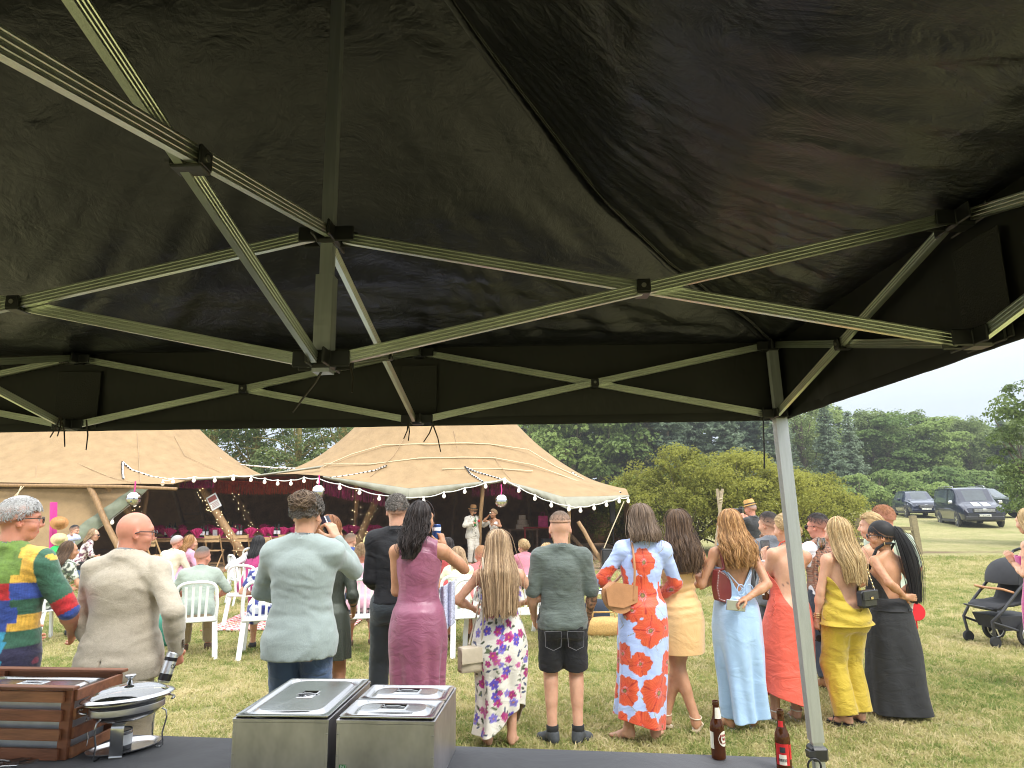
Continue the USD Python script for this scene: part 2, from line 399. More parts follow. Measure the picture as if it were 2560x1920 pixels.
Z = Z + edge * .055 * w1 * np.clip(rad, 0, 1) * np.exp(-rad * .5) * (t > .03) + edge * .05 * w2 * np.exp(-radc * 1.1) + edge * .03 * (ridg(np.stack([A * 5 - B * 5, (A + B) * 1.2, 0 * A], -1), 3, 5) - .5) * hip
Z = Z + edge * .012 * (meshkit.fbm(np.stack([A * 6, B * 6, 0 * A], -1), 4, 11) - .5)
P3 = np.array([CX, CY, 0]) + LV * (UA * A)[..., None] + BV * (UB * B)[..., None] + np.stack([0 * A, 0 * A, Z], -1)
put(gaz, 'roof', sheet(P3, .0015), roofm, True, world=True)
# hip seams: a folded double strip with stitching
def roofz(a, b):
  ia, ib = (a + .035) / 3.07 * (na - 1), (b + .04) / 2.08 * (nb - 1)
  from scipy.ndimage import map_coordinates
  return map_coordinates(Z, [np.atleast_1d(ia), np.atleast_1d(ib)], order=1, mode='nearest')
for (a0, b0, a1, b1) in ((0, 0, 1, 1), (0, 2, 1, 1), (3, 0, 2, 1), (3, 2, 2, 1)):
  s = np.linspace(0, 1, 60)
  aa, bb = a0 + (a1 - a0) * s, b0 + (b1 - b0) * s
  zz = roofz(aa, bb)
  C0 = np.array([CX, CY, 0]) + LV * (UA * aa)[:, None] + BV * (UB * bb)[:, None]
  C0[:, 2] = zz - .006
  d = C0[-1] - C0[0]; d[2] = 0; d /= np.linalg.norm(d)
  sd = np.cross(d, (0, 0, 1))
  wv = .022 + .010 * np.sin(s * 9)
  drop = .012 + .022 * np.abs(np.sin(s * 7 + .6)) * np.sin(s * np.pi)
  G = np.stack([C0 + sd * .004, C0 + sd * (.5 * wv)[:, None] - np.stack([0 * s, 0 * s, drop], 1), C0 + sd * wv[:, None] - np.stack([0 * s, 0 * s, drop * .6 - .004], 1)], 1)
  seam = put(gaz, 'hip_seam', sheet(G, .003), roofm, True, world=True)
  for o in (-.006, -.013):
    pth = C0 + sd * o - (0, 0, .004)
    put(seam, 'stitching', tube(pth, .0011, 5), M('thread', (.13, .13, .125), .8, var=.1), world=True)
# valance: hangs from the eave on four sides
def val(i0, j0, i1, j1, nrm):
  n = 120
  s = np.linspace(0, 1, n)
  L = [J(i0 + (i1 - i0) * q, j0 + (j1 - j0) * q, 0) for q in (s * 1.021 - .0105 if i0 != i1 else s * 1.018 - .018)]
  L = np.array(L) + nrm * .045
  rows = []
  for h, zz in enumerate(np.linspace(0, 1, 12)):
    wob = .010 * (meshkit.fbm(np.stack([s * 14, 0 * s + zz * 1.5, 0 * s], -1), 3, 21 + i0 + j1) - .5) * 2 * (.3 + zz)
    z = ZT + .05 - zz * .350 - .012 * np.abs(np.sin(s * np.pi * 3)) * 0
    rows.append(L + nrm * wob[:, None] + np.stack([0 * s, 0 * s, np.full(n, z)], 1))
  return np.array(rows)
for q in ((0, 0, 3, 0, -BV), (0, 0, 0, 2, -LV), (3, 0, 3, 2, LV)):
  vp = put(gaz, 'valance', sheet(val(*q), .002), valm, True, world=True)
  bot = val(*q)[-1]
  put(vp, 'hem', sheet(np.stack([bot + (0, 0, .03) - q[4] * .002, bot + (0, 0, .0) - q[4] * .003, bot + (0, 0, -.004)], 0), .003), M('hem_fabric', (.007, .007, .007), .7, var=.1), True, world=True)
for (i, j, nrm, w) in ((1, 0, -BV, .15), (2, 0, -BV, .19), (0, 1, -LV, .16)):
  d = np.cross(nrm, (0, 0, 1))
  c = J(i, j, (ZB + ZT) / 2 - .03) + nrm * .026
  put(gaz, 'fastening_patch', bbox_bevel(c, (w, .004, .25), .0015, np.stack([d, nrm, (0, 0, 1)], 1)), M('patch_fabric', (.011, .0105, .0105), .75, var=.2, bump=.4, bs=200), world=True)
copy_of(gaz, J(0, 2.07, 0), 0, 'unseen second gazebo added behind the camera to shade the roof underside')  # unseen copy, added to darken the roof underside and the steel boxes
# cable ties and the loose cord
tie_m = M('tie_plastic', (.02, .014, .01), .45, var=.1)
for (px, py, qx, qy, y) in ((128, 905, 108, 945, 2.7), (130, 905, 124, 942, 2.7), (130, 905, 140, 965, 2.7), (186, 912, 186, 972, 2.7), (882, 918, 872, 948, 2.68), (882, 918, 882, 952, 2.68), (935, 922, 915, 955, 2.68), (935, 922, 952, 976, 2.68), (755, 792, 760, 848, 1.5), (718, 772, 632, 890, 1.48)):
  a, b = at(px, py, y), at(qx, qy, y - .02)
  a = a + (0, 0, .01)
  m = (a + b) / 2 + np.array([.004, .004, .0])
  put(gaz, 'cable_tie', tube([a, m, b], [.0034, .0026, .0022], 6), tie_m, world=True)
put(gaz, 'loose_cord', tube([at(1649, 880, 2.66), at(1649, 925, 2.66), at(1651, 975, 2.66), at(1651, 1012, 2.66)], .003, 6), blk, world=True)
# ------------------------------------------------------------------ serving table and what stands on it
TT = .72
T_FR, T_FL = np.array([1.05, 2.80, 0]), np.array([-2.75, 3.29, 0])
tdir = (T_FL - T_FR) / np.linalg.norm(T_FL - T_FR); tin = np.array([-tdir[1], tdir[0], 0]); tin = tin if tin[1] < 0 else -tin
TW, TL = .80, float(np.linalg.norm(T_FL - T_FR))
cloth_m = M('black_tablecloth', (.028, .028, .032), .72, var=.2, vs=3, bump=.25, bs=240, fold=.25, fs=3, sheen_weight=.25)
tb = thing('serving_table', 'long folding table under a black cloth carrying the food warmers', 'table', (T_FR + T_FL) / 2 + tin * TW / 2)
def tp(s, w, z): return T_FR + tdir * s + tin * w + np.array([0, 0, z])
rows = []
ss = np.linspace(0, TL, 140)
for w, z in [(-.012, .10), (-.012, .35), (-.010, .60), (-.006, TT - .015), (0.0, TT - .002)] + [(q, TT) for q in np.linspace(.012, TW - .012, 14)] + [(TW, TT - .002), (TW + .006, TT - .015), (TW + .010, .6), (TW + .012, .35), (TW + .012, .1)]:
  wav = .012 * np.sin(ss * 9 + w * 3) * (max(0, (TT - .05 - z)) / .6)
  flat = .003 * (meshkit.fbm(np.stack([ss * 5, 0 * ss + w * 5, 0 * ss], -1), 3, 4) - .5) * 2 if z >= TT else 0 * ss
  rows.append(np.array([tp(a, w + (b if w > TW / 2 else -b), z + c) for a, b, c in zip(ss, wav, flat)]))
put(tb, 'tablecloth', sheet(np.array(rows), .002), cloth_m, 40, world=True)
for s0, n in ((0.0, -1), (TL, 1)):
  g = np.array([[tp(s0 + n * (.004 + (TT - z) * .015 + .008 * np.sin(w * 25) * (TT - z)), w, z) for w in np.linspace(0, TW, 30)] for z in (TT - .003, TT - .02, .5, .3, .1)])
  put(tb, 'cloth_end', sheet(g, .002), cloth_m, 40, world=True)
put(tb, 'table_board', beam(tp(.02, TW / 2, TT - .025), tp(TL - .02, TW / 2, TT - .025), rect(TW - .03, .03)), M('board', (.5, .5, .48), .6), world=True)
for s0 in (.25, TL / 2 - .1, TL / 2 + .1, TL - .25):
  for w in (.1, TW - .1):
    put(tb, 'leg', tube([tp(s0, w, 0), tp(s0, w, TT - .05)], .014, 10), M('table_leg', (.2, .2, .2), .4, .6), True, world=True)
steel = M('brushed_steel', (.54, .53, .535), .34, 1.0, var=.10, vs=3, bump=.10, bs=14, stretch=(2, 2, 9))
polish = M('polished_steel', (.47, .47, .475), .2, 1.0, var=.05, vs=6, bump=.06, bs=30)
steel_d = M('worn_steel', (.47, .455, .46), .40, 1.0, var=.22, vs=4, bump=.12, bs=18, stretch=(2, 2, 1.2))
def rr_ring(w, d, r, z, n=9):
  p = []
  for cx, cy, a0 in ((w / 2 - r, d / 2 - r, 0), (-w / 2 + r, d / 2 - r, 90), (-w / 2 + r, -d / 2 + r, 180), (w / 2 - r, -d / 2 + r, 270)):
    for a in np.radians(np.linspace(a0, a0 + 90, n)): p.append((cx + r * math.cos(a), cy + r * math.sin(a), z))
  return np.array(p)
def rings(rs, cap0=False, cap1=True):
  n = len(rs[0]); v = np.vstack(rs); i = np.arange(n); j = (i + 1) % n; f = []
  for k in range(len(rs) - 1):
    f += [np.stack([k * n + i, k * n + j, (k + 1) * n + j], 1), np.stack([k * n + i, (k + 1) * n + j, (k + 1) * n + i], 1)]
  ex = []
  if cap1: ex.append(rs[-1].mean(0)); f.append(np.stack([(len(rs) - 1) * n + i, (len(rs) - 1) * n + j, np.full(n, len(v) + len(ex) - 1)], 1))
  if cap0: ex.append(rs[0].mean(0)); f.append(np.stack([j, i, np.full(n, len(v) + len(ex) - 1)], 1))
  return trimesh.Trimesh(np.vstack([v] + [np.array(ex)] if ex else [v]), np.vstack(f), process=False)
def disc_ring(like, r, z, c=(0, 0)):
  a = np.arctan2(like[:, 1] - c[1], like[:, 0] - c[0])
  return np.stack([c[0] + r * np.cos(a), c[1] + r * np.sin(a), np.full(len(a), z)], 1)
def gn_lid(par, w, d, cx, cy, z, hr=.052):
  q = [rr_ring(w, d, .012, z), rr_ring(w, d, .012, z + .004), rr_ring(w - .03, d - .03, .03, z + .005), rr_ring(w - .046, d - .046, .04, z - .004), rr_ring(w - .075, d - .075, .045, z - .004),
         rr_ring(w - .098, d - .098, .045, z + .006), rr_ring(w - .105, d - .105, .045, z + .0065)]
  q += [disc_ring(q[0], hr * 1.16, z + .007), disc_ring(q[0], hr, z + .010), disc_ring(q[0], hr * .93, z + .004), disc_ring(q[0], hr * .7, z - .008), disc_ring(q[0], hr * .3, z - .012)]
  m = rings(q); m.apply_translation((cx, cy, 0))
  lp = put(par, 'lid', m, polish, 35)
  x = np.linspace(-1, 1, 13)
  put(lp, 'handle', tube(np.stack([cx + x * hr * .88, cy + 0 * x, z + .004 + .006 * (1 - x ** 2)], 1), .0042, 8), polish, True)
  return lp
def bain(name, label, fl, rz, w, d, h, lids):
  c, s = math.cos(rz), math.sin(rz)
  loc = np.array([fl[0] + c * w / 2 - s * d / 2, fl[1] + s * w / 2 + c * d / 2, TT + .003])
  t = thing(name, label, 'food warmer', loc, rz)
  wall = rings([rr_ring(w, d, .004, 0, 3), rr_ring(w, d, .004, h - .012, 3), rr_ring(w + .004, d + .004, .005, h - .010, 3), rr_ring(w + .004, d + .004, .005, h, 3), rr_ring(w - .012, d - .012, .004, h + .001, 3), rr_ring(w - .03, d - .03, .01, h - .03, 3)], True, True)
  put(t, 'casing', wall, steel_d, 25)
  for sx in (-1, 1):
    put(t, 'corner_seam', box((sx * (w / 2 - .012), -d / 2 - .0006, h / 2 - .01), (.0016, .0012, h - .03)), steel, False)
    for zz in (.05, .12, .19):
      put(t, 'rivet', lathe([(0, .0015), (.003, .001), (.0034, 0)][::-1], 10).apply_transform(trimesh.transformations.rotation_matrix(np.pi / 2, (1, 0, 0))).apply_translation((sx * (w / 2 - .006), -d / 2, zz)), steel, True)
  for (lw, ld, ly) in lids: gn_lid(t, lw, ld, 0, ly, h + .006)
  return t, w, d, h
stick_w = M('label_white', (.72, .73, .74), .5, var=.05); ink = M('label_ink', (.03, .03, .035), .6, var=.05)
green_s = M('sticker_green', (.03, .30, .06), .45, var=.1)
def up_text(s, h, x, y, z, depth=.0006, bold=True):
  """lettering standing upright in the xz plane, facing -y"""
  m = text(s, h, depth, bold)
  m.apply_transform(trimesh.transformations.rotation_matrix(np.pi / 2, (1, 0, 0)))
  m.apply_translation((x, y, z))
  return m
b1, w1_, d1_, h1_ = bain('food_warmer', 'stainless steel food warmer with one large lid, left of its twin on the black table', atz(503, 1553, .958), math.radians(-4), .352, .525, .236, [(.345, .515, 0)])
lb = put(b1, 'rating_label', box((-.10, -d1_ / 2 - .0012, .036), (.10, .0014, .05)), stick_w)
put(lb, 'lettering', cat_m([up_text('CE 230V', .006, -.145, -d1_ / 2 - .0021, .050), up_text('BUFFALO', .008, -.085, -d1_ / 2 - .0021, .046)] + [box((-.125 + .05 * (k % 2), -d1_ / 2 - .0022, .042 - .004 * k), (.034 - .006 * (k % 3), .0006, .0014)) for k in range(6)]), ink)
b2, w2_, d2_, h2_ = bain('food_warmer', 'stainless steel food warmer with two small lids and green sticker on the black table', atz(727, 1556, .958), math.radians(-5), .352, .44, .236, [(.345, .21, -.107), (.345, .21, .107)])
gs = put(b2, 'safety_sticker', box((-.148, -d2_ / 2 - .0012, .065), (.026, .0014, .052)), green_s)
put(gs, 'lettering', cat_m([up_text('PAT', .009, -.158, -d2_ / 2 - .0021, .080)] + [box((-.150, -d2_ / 2 - .0022, .074 - .006 * k), (.018, .0006, .0016)) for k in range(3)] + [box((-.143, -d2_ / 2 - .0022, .047), (.012, .0006, .012))]), stick_w)
# wooden crate round a steel bain-marie
wood = M('stained_pine', (.27, .10, .045), .55, var=.35, vs=3.0, bump=.35, bs=26, stretch=(1.2, 9, 9))
wood2 = M('stained_pine_light', (.34, .14, .062), .55, var=.35, vs=3.0, bump=.35, bs=26, stretch=(1.2, 9, 9))
zinc = M('zinc_grey', (.46, .49, .52), .45, .55, var=.2, vs=6, bump=.15, bs=30)
fr, br = atz(140, 1645, TT), atz(157, 1492, .985) * 0 + atz(140, 1645, TT) + (.030, .285, 0)
cd = br - fr; ca = math.atan2(cd[1], cd[0]) - math.pi / 2
CW, CD, CH = .60, .30, .262
cc, cs = math.cos(ca), math.sin(ca)
cl = np.array([fr[0] - cc * CW / 2 - cs * CD / 2, fr[1] - cs * CW / 2 + cc * CD / 2, TT + .003])
cr = thing('wooden_crate', 'reddish brown slatted wooden crate around a steel food warmer on the table', 'crate', cl, ca)
for sx in (-1, 1):
  for sy in (-1, 1): put(cr, 'corner_post', bbox_bevel((sx * (CW / 2 - .022), sy * (CD / 2 - .012), CH / 2), (.044, .022, CH), .002), wood)
for k in range(4):
  z = .024 + k * .0715
  for s in (-1, 1):
    put(cr, 'slat', bbox_bevel((-.010, s * (CD / 2 + .008), z), (CW - .03, .015, .042), .002), (wood, wood2)[k % 2])
    put(cr, 'slat', bbox_bevel((s * (CW / 2 + .007), 0, z), (.014, CD - .03, .042), .002), (wood2, wood)[k % 2])
for s in (-1, 1):
  put(cr, 'top_rail', bbox_bevel((0, s * (CD / 2 - .004), CH + .007), (CW + .03, .04, .012), .002), wood)
ci = thing('food_warmer', 'steel food warmer with round lid handle inside the slatted wooden crate', 'food warmer', cl + (0, 0, .002), ca)
put(ci, 'casing', rings([rr_ring(CW - .09, CD - .055, .006, 0, 3), rr_ring(CW - .09, CD - .055, .006, CH - .05, 3), rr_ring(CW - .06, CD - .05, .01, CH - .03, 3)], True, True), zinc, 25)
gn_lid(ci, CW - .075, CD - .075, 0, 0, CH - .022, .058)
# oval chafing dish
ch = thing('chafing_dish', 'oval steel chafing dish with glass lid on a stand beside the wooden crate', 'chafing dish', atz(268, 1620, TT) + (0, 0, .003), math.radians(42))
def oval(prof, n=48, a=1.0, b=.66):
  return lathe(prof, n, sx=a, sy=b)
tilt = trimesh.transformations.rotation_matrix(math.radians(-4), (0, 1, 0))
put(ch, 'base_tray', oval([(0, .004), (.10, .004), (.125, .006), (.140, .016), (.152, .018), (.152, .014), (.145, .010), (.12, 0), (0, 0)][::-1]), polish, 40)
pan = oval([(0, .135), (.10, .135), (.128, .150), (.143, .172), (.150, .205), (.165, .218), (.178, .220), (.178, .225), (.160, .224), (.150, .222)]); put(ch, 'water_pan', pan, polish, 40)
put(ch, 'rim_band', oval([(.1515, .170), (.1535, .172), (.1535, .196), (.1515, .198)]), steel, 40)
put(ch, 'lid_rim', oval([(.186, .228), (.192, .232), (.186, .237), (.168, .243), (.160, .241), (.168, .233)]), polish, 40)
glass = usdkit.material(stage, '/World/Looks/lid_glass', {'f': ('fresnel', {'IOR': 1.5}), 't': ('transparent_bsdf', {'color': (.86, .89, .89)}), 'g': ('glossy_bsdf', {'roughness': .03, 'color': (1, 1, 1)}), 'm': ('mix_closure', {}),
  'mr': ('math', {'math_type': 'multiply_add', 'value2': 1.6, 'value3': .16, 'use_clamp': True})}, [('f.fac', 'mr.value1'), ('mr.value', 'm.fac'), ('t.BSDF', 'm.closure1'), ('g.BSDF', 'm.closure2')], surface='m.closure')
put(ch, 'lid_glass', oval([(.166, .240), (.150, .254), (.12, .268), (.08, .279), (.04, .285), (0.004, .286)]), glass, True)
put(ch, 'knob', lathe([(.0, .286), (.014, .286), (.012, .292), (.008, .300), (.012, .308), (.022, .316), (.024, .322), (.018, .326), (0, .327)], 20), polish, 40)
for s in (-1, 1):
  a = np.linspace(-1.15, 1.15, 12)
  hp = np.stack([s * (.150 + .040 * np.cos(a * .9)), .052 * np.sin(a), np.full(12, .196)], 1)
  put(ch, 'side_handle', tube(hp, .0055, 8), polish, True)
for sx, sy in ((-1, -1), (1, -1), (-1, 1), (1, 1)):
  x0, y0 = sx * .118, sy * .070
  pth = np.array([(x0 * .92, y0 * .9, .005), (x0 * 1.08, y0 * 1.1, -.0005), (x0 * 1.14, y0 * 1.2, .01), (x0 * 1.10, y0 * 1.15, .06), (x0 * 1.2, y0 * 1.3, .13), (x0 * 1.15, y0 * 1.28, .160), (x0 * 1.02, y0 * 1.15, .170)])
  put(ch, 'wire_leg', tube(pth, .0036, 8), polish, True)
rot_z = lambda a: np.array([[math.cos(a), math.sin(a), 0], [-math.sin(a), math.cos(a), 0], [0, 0, 1]])
strap = np.array([(0, -.098, .142), (0, -.118, .137), (0, -.124, .12), (0, -.120, .06), (0, -.115, .012), (0, -.120, .001)])
gr_ = np.stack([strap + (-.026, 0, 0), strap + (.026, 0, 0)], 1); put(ch, 'front_strap', sheet(gr_ @ rot_z(-.5), .003), polish, 40)
fu = thing('fuel_can', 'small burner fuel tin with white label under the oval chafing dish', 'tin', atz(268, 1620, TT) + (-.012, .0, .0075), math.radians(42))
put(fu, 'tin', lathe([(0, 0), (.036, 0), (.037, .002), (.037, .073), (.035, .075), (.034, .071), (0, .071)], 28), M('tin_dark', (.05, .05, .055), .35, .4), 40)
aa = np.radians(np.linspace(200, 340, 20)); lab = np.stack([np.stack([.0376 * np.cos(aa), .0376 * np.sin(aa), np.full(20, z)], 1) for z in (.018, .058)], 0)
lp = put(fu, 'paper_label', sheet(lab, .0004), stick_w, True)
put(fu, 'lid_band', lathe([(.0375, .060), (.0382, .061), (.0382, .070), (.0375, .071)], 28), polish, 40)
UsdGeom.Xformable(stage.GetPrimAtPath(ch)).AddScaleOp().Set(Gf.Vec3f(.93, .93, .90))
# beer bottles
bg = usdkit.material(stage, '/World/Looks/brown_glass', {'p': ('principled_bsdf', {'base_color': (.07, .022, .006), 'roughness': .06, 'specular_ior_level': .6, 'coat_weight': .3}), 'g': ('transparent_bsdf', {'color': (.42, .17, .04)}), 'm': ('mix_closure', {'fac': .55})},
  [('g.BSDF', 'm.closure1'), ('p.BSDF', 'm.closure2')], surface='m.closure')
cream = M('label_cream', (.78, .73, .60), .5, var=.06); redl = M('label_red', (.55, .015, .02), .42, var=.08); darkred = M('ink_red', (.35, .02, .02), .5, var=.05)
def patch(r, a0, a1, z0, z1, n=18, rtop=None):
  aa = np.radians(np.linspace(a0, a1, n)); rt = rtop or r
  return sheet(np.stack([np.stack([q * np.cos(aa), np.full(n, 0) + q * np.sin(aa), np.full(n, z)], 1) for q, z in ((r, z0), ((r + rt) / 2, (z0 + z1) / 2), (rt, z1))], 0), -.0004)
def curved_text(s, h, r, a_mid, z):
  m = text(s, h, .0005); v = np.array(m.vertices)
  w = v[:, 0].max(); ang = math.radians(a_mid) + (v[:, 0] - w / 2) / r
  m.vertices = np.stack([(r + v[:, 2]) * np.cos(ang), (r + v[:, 2]) * np.sin(ang), z + v[:, 1]], 1)
  return m
BP = [(0, .004), (.026, .002), (.030, .004), (.0305, .02), (.0305, .128), (.028, .146), (.021, .164), (.0155, .184), (.0137, .215), (.0132, .222), (.0150, .224), (.0150, .229), (.0138, .231), (.0142, .240), (.0125, .242), (.010, .241), (.010, .225)]
def bottle(loc, rz, label, kind):
  t = thing('beer_bottle', label, 'bottle', loc, rz)
  UsdGeom.Xformable(stage.GetPrimAtPath(t)).AddScaleOp().Set(Gf.Vec3f(.9, .9, .87))
  put(t, 'glass', lathe(BP, 32), bg, True)
  if kind == 0:
    n = 40; a = np.linspace(0, 2 * np.pi, n, endpoint=False)
    ov = np.stack([.0308 * np.cos(np.radians(-52) + .030 / .0308 * np.cos(a) * .95), .0308 * np.sin(np.radians(-52) + .030 / .0308 * np.cos(a) * .95), .088 + .032 * np.sin(a)], 1)
    ctr = np.array([.0308 * np.cos(np.radians(-52)), .0308 * np.sin(np.radians(-52)), .088]); mid = (ov * .5 + ctr * .5); mid[:, :2] *= (.0309 / np.linalg.norm(mid[:, :2], axis=1))[:, None]
    ctr2 = ctr * np.array([1.004, 1.004, 1]); lm = rings([ov, mid], False, True); lm.vertices[-1] = ctr2
    lp = put(t, 'oval_label', lm, cream, True)
    put(lp, 'lettering', cat_m([curved_text('BIRRA', .0085, .0314, -60, .098), curved_text('AUTENTICA', .004, .0314, -52, .068), patch(.0313, -62, -44, .080, .090, 8)]), darkred)
    put(t, 'back_label', patch(.0309, 150, 215, .045, .115), cream, True)
    put(t, 'neck_label', patch(.0212, -130, -30, .170, .215, 18, .0142), cream, True)
  else:
    put(t, 'front_label', patch(.0309, -175, -70, .028, .112), redl, True)
    lp = put(t, 'back_label', patch(.0309, -62, 10, .05, .108), redl, True)
    put(t, 'white_panel', patch(.0313, -150, -95, .03, .07), cream, True)
    put(t, 'lettering', cat_m([curved_text('BEER', .010, .0317, -122, .044), patch(.0313, -140, -100, .078, .100, 10)]), ink)
    put(t, 'neck_label', patch(.0185, -160, -90, .176, .200, 12, .0150), redl, True)
  return t
bottle(atz(1553, 1638, TT + .002), .1, 'brown beer bottle with oval cream label standing near the table edge', 0)
bottle(atz(1695, 1664, TT + .002), .1, 'brown beer bottle with red labels at the right-hand table corner', 1)
# serving spoons
for k, (px, py, a) in enumerate(((30, 1648, .5), (44, 1645, .35), (18, 1655, .15), (60, 1652, .8))):
  sp = thing('serving_spoon', ('steel serving spoon lying topmost in front of the wooden crate', 'steel serving spoon second from the right by the crate', 'steel serving spoon lowest at the photo edge', 'steel serving spoon rightmost in front of the crate')[k], 'spoon', atz(px, py, TT + .002 + .006 * k), a)
  bowl = trimesh.creation.icosphere(2, 1.0); v = np.array(bowl.vertices); v = v * (.036, .022, .008); v[:, 2] = np.abs(v[:, 2]) * .3 + (v[:, 0] ** 2 * 6 + v[:, 1] ** 2 * 12); bowl.vertices = v + (0, 0, .002)
  put(sp, 'bowl', bowl, polish, True)
  x = np.linspace(0, 1, 10); put(sp, 'handle', tube(np.stack([-.034 - x * .17, 0 * x, .006 + .012 * np.sin(x * 3)], 1), .0038, 6), polish, True)
# ------------------------------------------------------------------ trees and bushes
def leafmat(name, dark, light, trans=.48):
  if name in MC: return MC[name]
  MC[name] = usdkit.material(stage, '/World/Looks/' + name, {
    'g': ('geometry', {}), 'o': ('object_info', {}), 'n': ('noise_texture', {'scale': 1.1, 'detail': 3.0}), 'w': ('white_noise_texture', {'dimensions': '3D'}) if False else ('noise_texture', {'scale': 9.0, 'detail': 1.0}),
    'mx': ('mix', {'fac': .5}), 'mr': ('math', {'math_type': 'multiply_add', 'value2': .35, 'value3': -.17}), 'ad': ('math', {'math_type': 'add'}),
    'rp': ('rgb_ramp', {'ramp': [(.3, dark), (.72, light)]}),
    'p': ('principled_bsdf', {'roughness': .62, 'specular_ior_level': .3}), 't': ('translucent_bsdf', {}), 'm': ('mix_closure', {'fac': trans})},
    [('g.position', 'n.vector'), ('g.position', 'w.vector'), ('n.fac', 'mx.color1'), ('w.fac', 'mx.color2'), ('o.random', 'mr.value1'), ('mx.color', 'ad.value1'), ('mr.value', 'ad.value2'), ('ad.value', 'rp.fac'),
         ('rp.color', 'p.base_color'), ('rp.color', 't.color'), ('p.BSDF', 'm.closure1'), ('t.BSDF', 'm.closure2')], surface='m.closure')
  return MC[name]
bark = M('bark', (.12, .095, .065), .9, var=.35, vs=10, bump=1.0, bs=30, stretch=(3, 3, .6))
bark_y = M('bark_lichen', (.26, .22, .07), .9, var=.35, vs=10, bump=1.0, bs=30)
def leaves(c, nrm, size, rng, aspect=.62, fold=.18):
  """diamond leaves folded along their midrib at the points c, facing about nrm"""
  n = len(c)
  nrm = unit(nrm + rng.normal(0, .45, (n, 3)))
  t = unit(np.cross(nrm, rng.normal(0, 1, (n, 3)))); b = np.cross(nrm, t)
  s = size * rng.uniform(.65, 1.3, (n, 1))
  v = np.stack([c - t * s * .5, c - b * s * aspect * .5 + nrm * s * fold, c + t * s * .5, c + b * s * aspect * .5 + nrm * s * fold], 1).reshape(-1, 3)
  k = np.arange(n)[:, None] * 4
  f = np.vstack([k + [0, 1, 2], k + [0, 2, 3]])
  return trimesh.Trimesh(v, f, process=False)
def clump_crown(seed, z0, z1, r, nclump, nleaf, size, cr=.85, shape=lambda q: np.sqrt(np.maximum(0, 1 - (2 * q - 1) ** 2)) * .75 + .25, off=.25, flat=.75):
  rng = np.random.default_rng(seed)
  q = rng.beta(1.15, 1.15, nclump); a = rng.uniform(0, 2 * np.pi, nclump)
  rr = r * shape(q) * np.sqrt(rng.uniform(.15, 1, nclump))
  C = np.stack([rr * np.cos(a) + rng.normal(0, off, nclump), rr * np.sin(a) + rng.normal(0, off, nclump), z0 + (z1 - z0) * q], 1)
  cs = cr * rng.uniform(.6, 1.35, nclump)
  i = rng.integers(0, nclump, nleaf)
  d = unit(rng.normal(0, 1, (nleaf, 3))); d[:, 2] = np.where(d[:, 2] < -.35, -d[:, 2], d[:, 2])
  rad = cs[i][:, None] * rng.uniform(.55, 1.06, (nleaf, 1)) ** .6
  P = C[i] + d * rad * [1, 1, flat]
  return leaves(P, d + [0, 0, .35], size, rng), C
def limbs(C, z0, h, r0, rng, nmax=16, lean=.0):
  ms = [tube([(0, 0, -.15), (lean * .3, 0, h * .35), (lean, 0, h * .75), (lean * 1.2, 0, h * .97)], [r0 * 1.15, r0 * .85, r0 * .45, r0 * .12], 9)]
  for c in C[rng.permutation(len(C))[:nmax]]:
    zb_ = max(.25 * h, c[2] * .55)
    p0 = np.array([lean * zb_ / h, 0, zb_]); m = (p0 + c) / 2 + (0, 0, -.15 * np.linalg.norm(c - p0)) + rng.normal(0, .12, 3)
    ms.append(tube([p0, m, c], [r0 * .34, r0 * .2, r0 * .05], 6))
  return cat_m(ms)
LF_A = leafmat('leaves_mid', (.10, .165, .043), (.30, .385, .115))
LF_B = leafmat('leaves_spruce', (.09, .138, .082), (.25, .315, .20), .4)
LF_C = leafmat('leaves_birch', (.125, .175, .06), (.32, .385, .145))
LF_D = leafmat('leaves_light', (.080, .125, .030), (.23, .29, .075))
LF_H = leafmat('leaves_hawthorn', (.15, .165, .026), (.41, .395, .075))
LF_P = leafmat('needles_pine', (.11, .12, .04), (.27, .265, .10), .35)
def tree_broad(seed, label, loc, group, h=9.5, r=2.7, lm=LF_A, nleaf=9000, size=.30, name='broadleaf_tree', nclump=95, z0=.22, bk=bark, **kw):
  t = thing(name, label, 'tree', loc, seed * 1.3, group)
  m, C = clump_crown(seed, h * z0, h * .96, r, nclump, nleaf, size, **kw)
  put(t, 'crown', m, lm, False)
  put(t, 'trunk', limbs(C, h * z0, h * .9, .16 + h * .008, np.random.default_rng(seed)), bk, True)
  return t
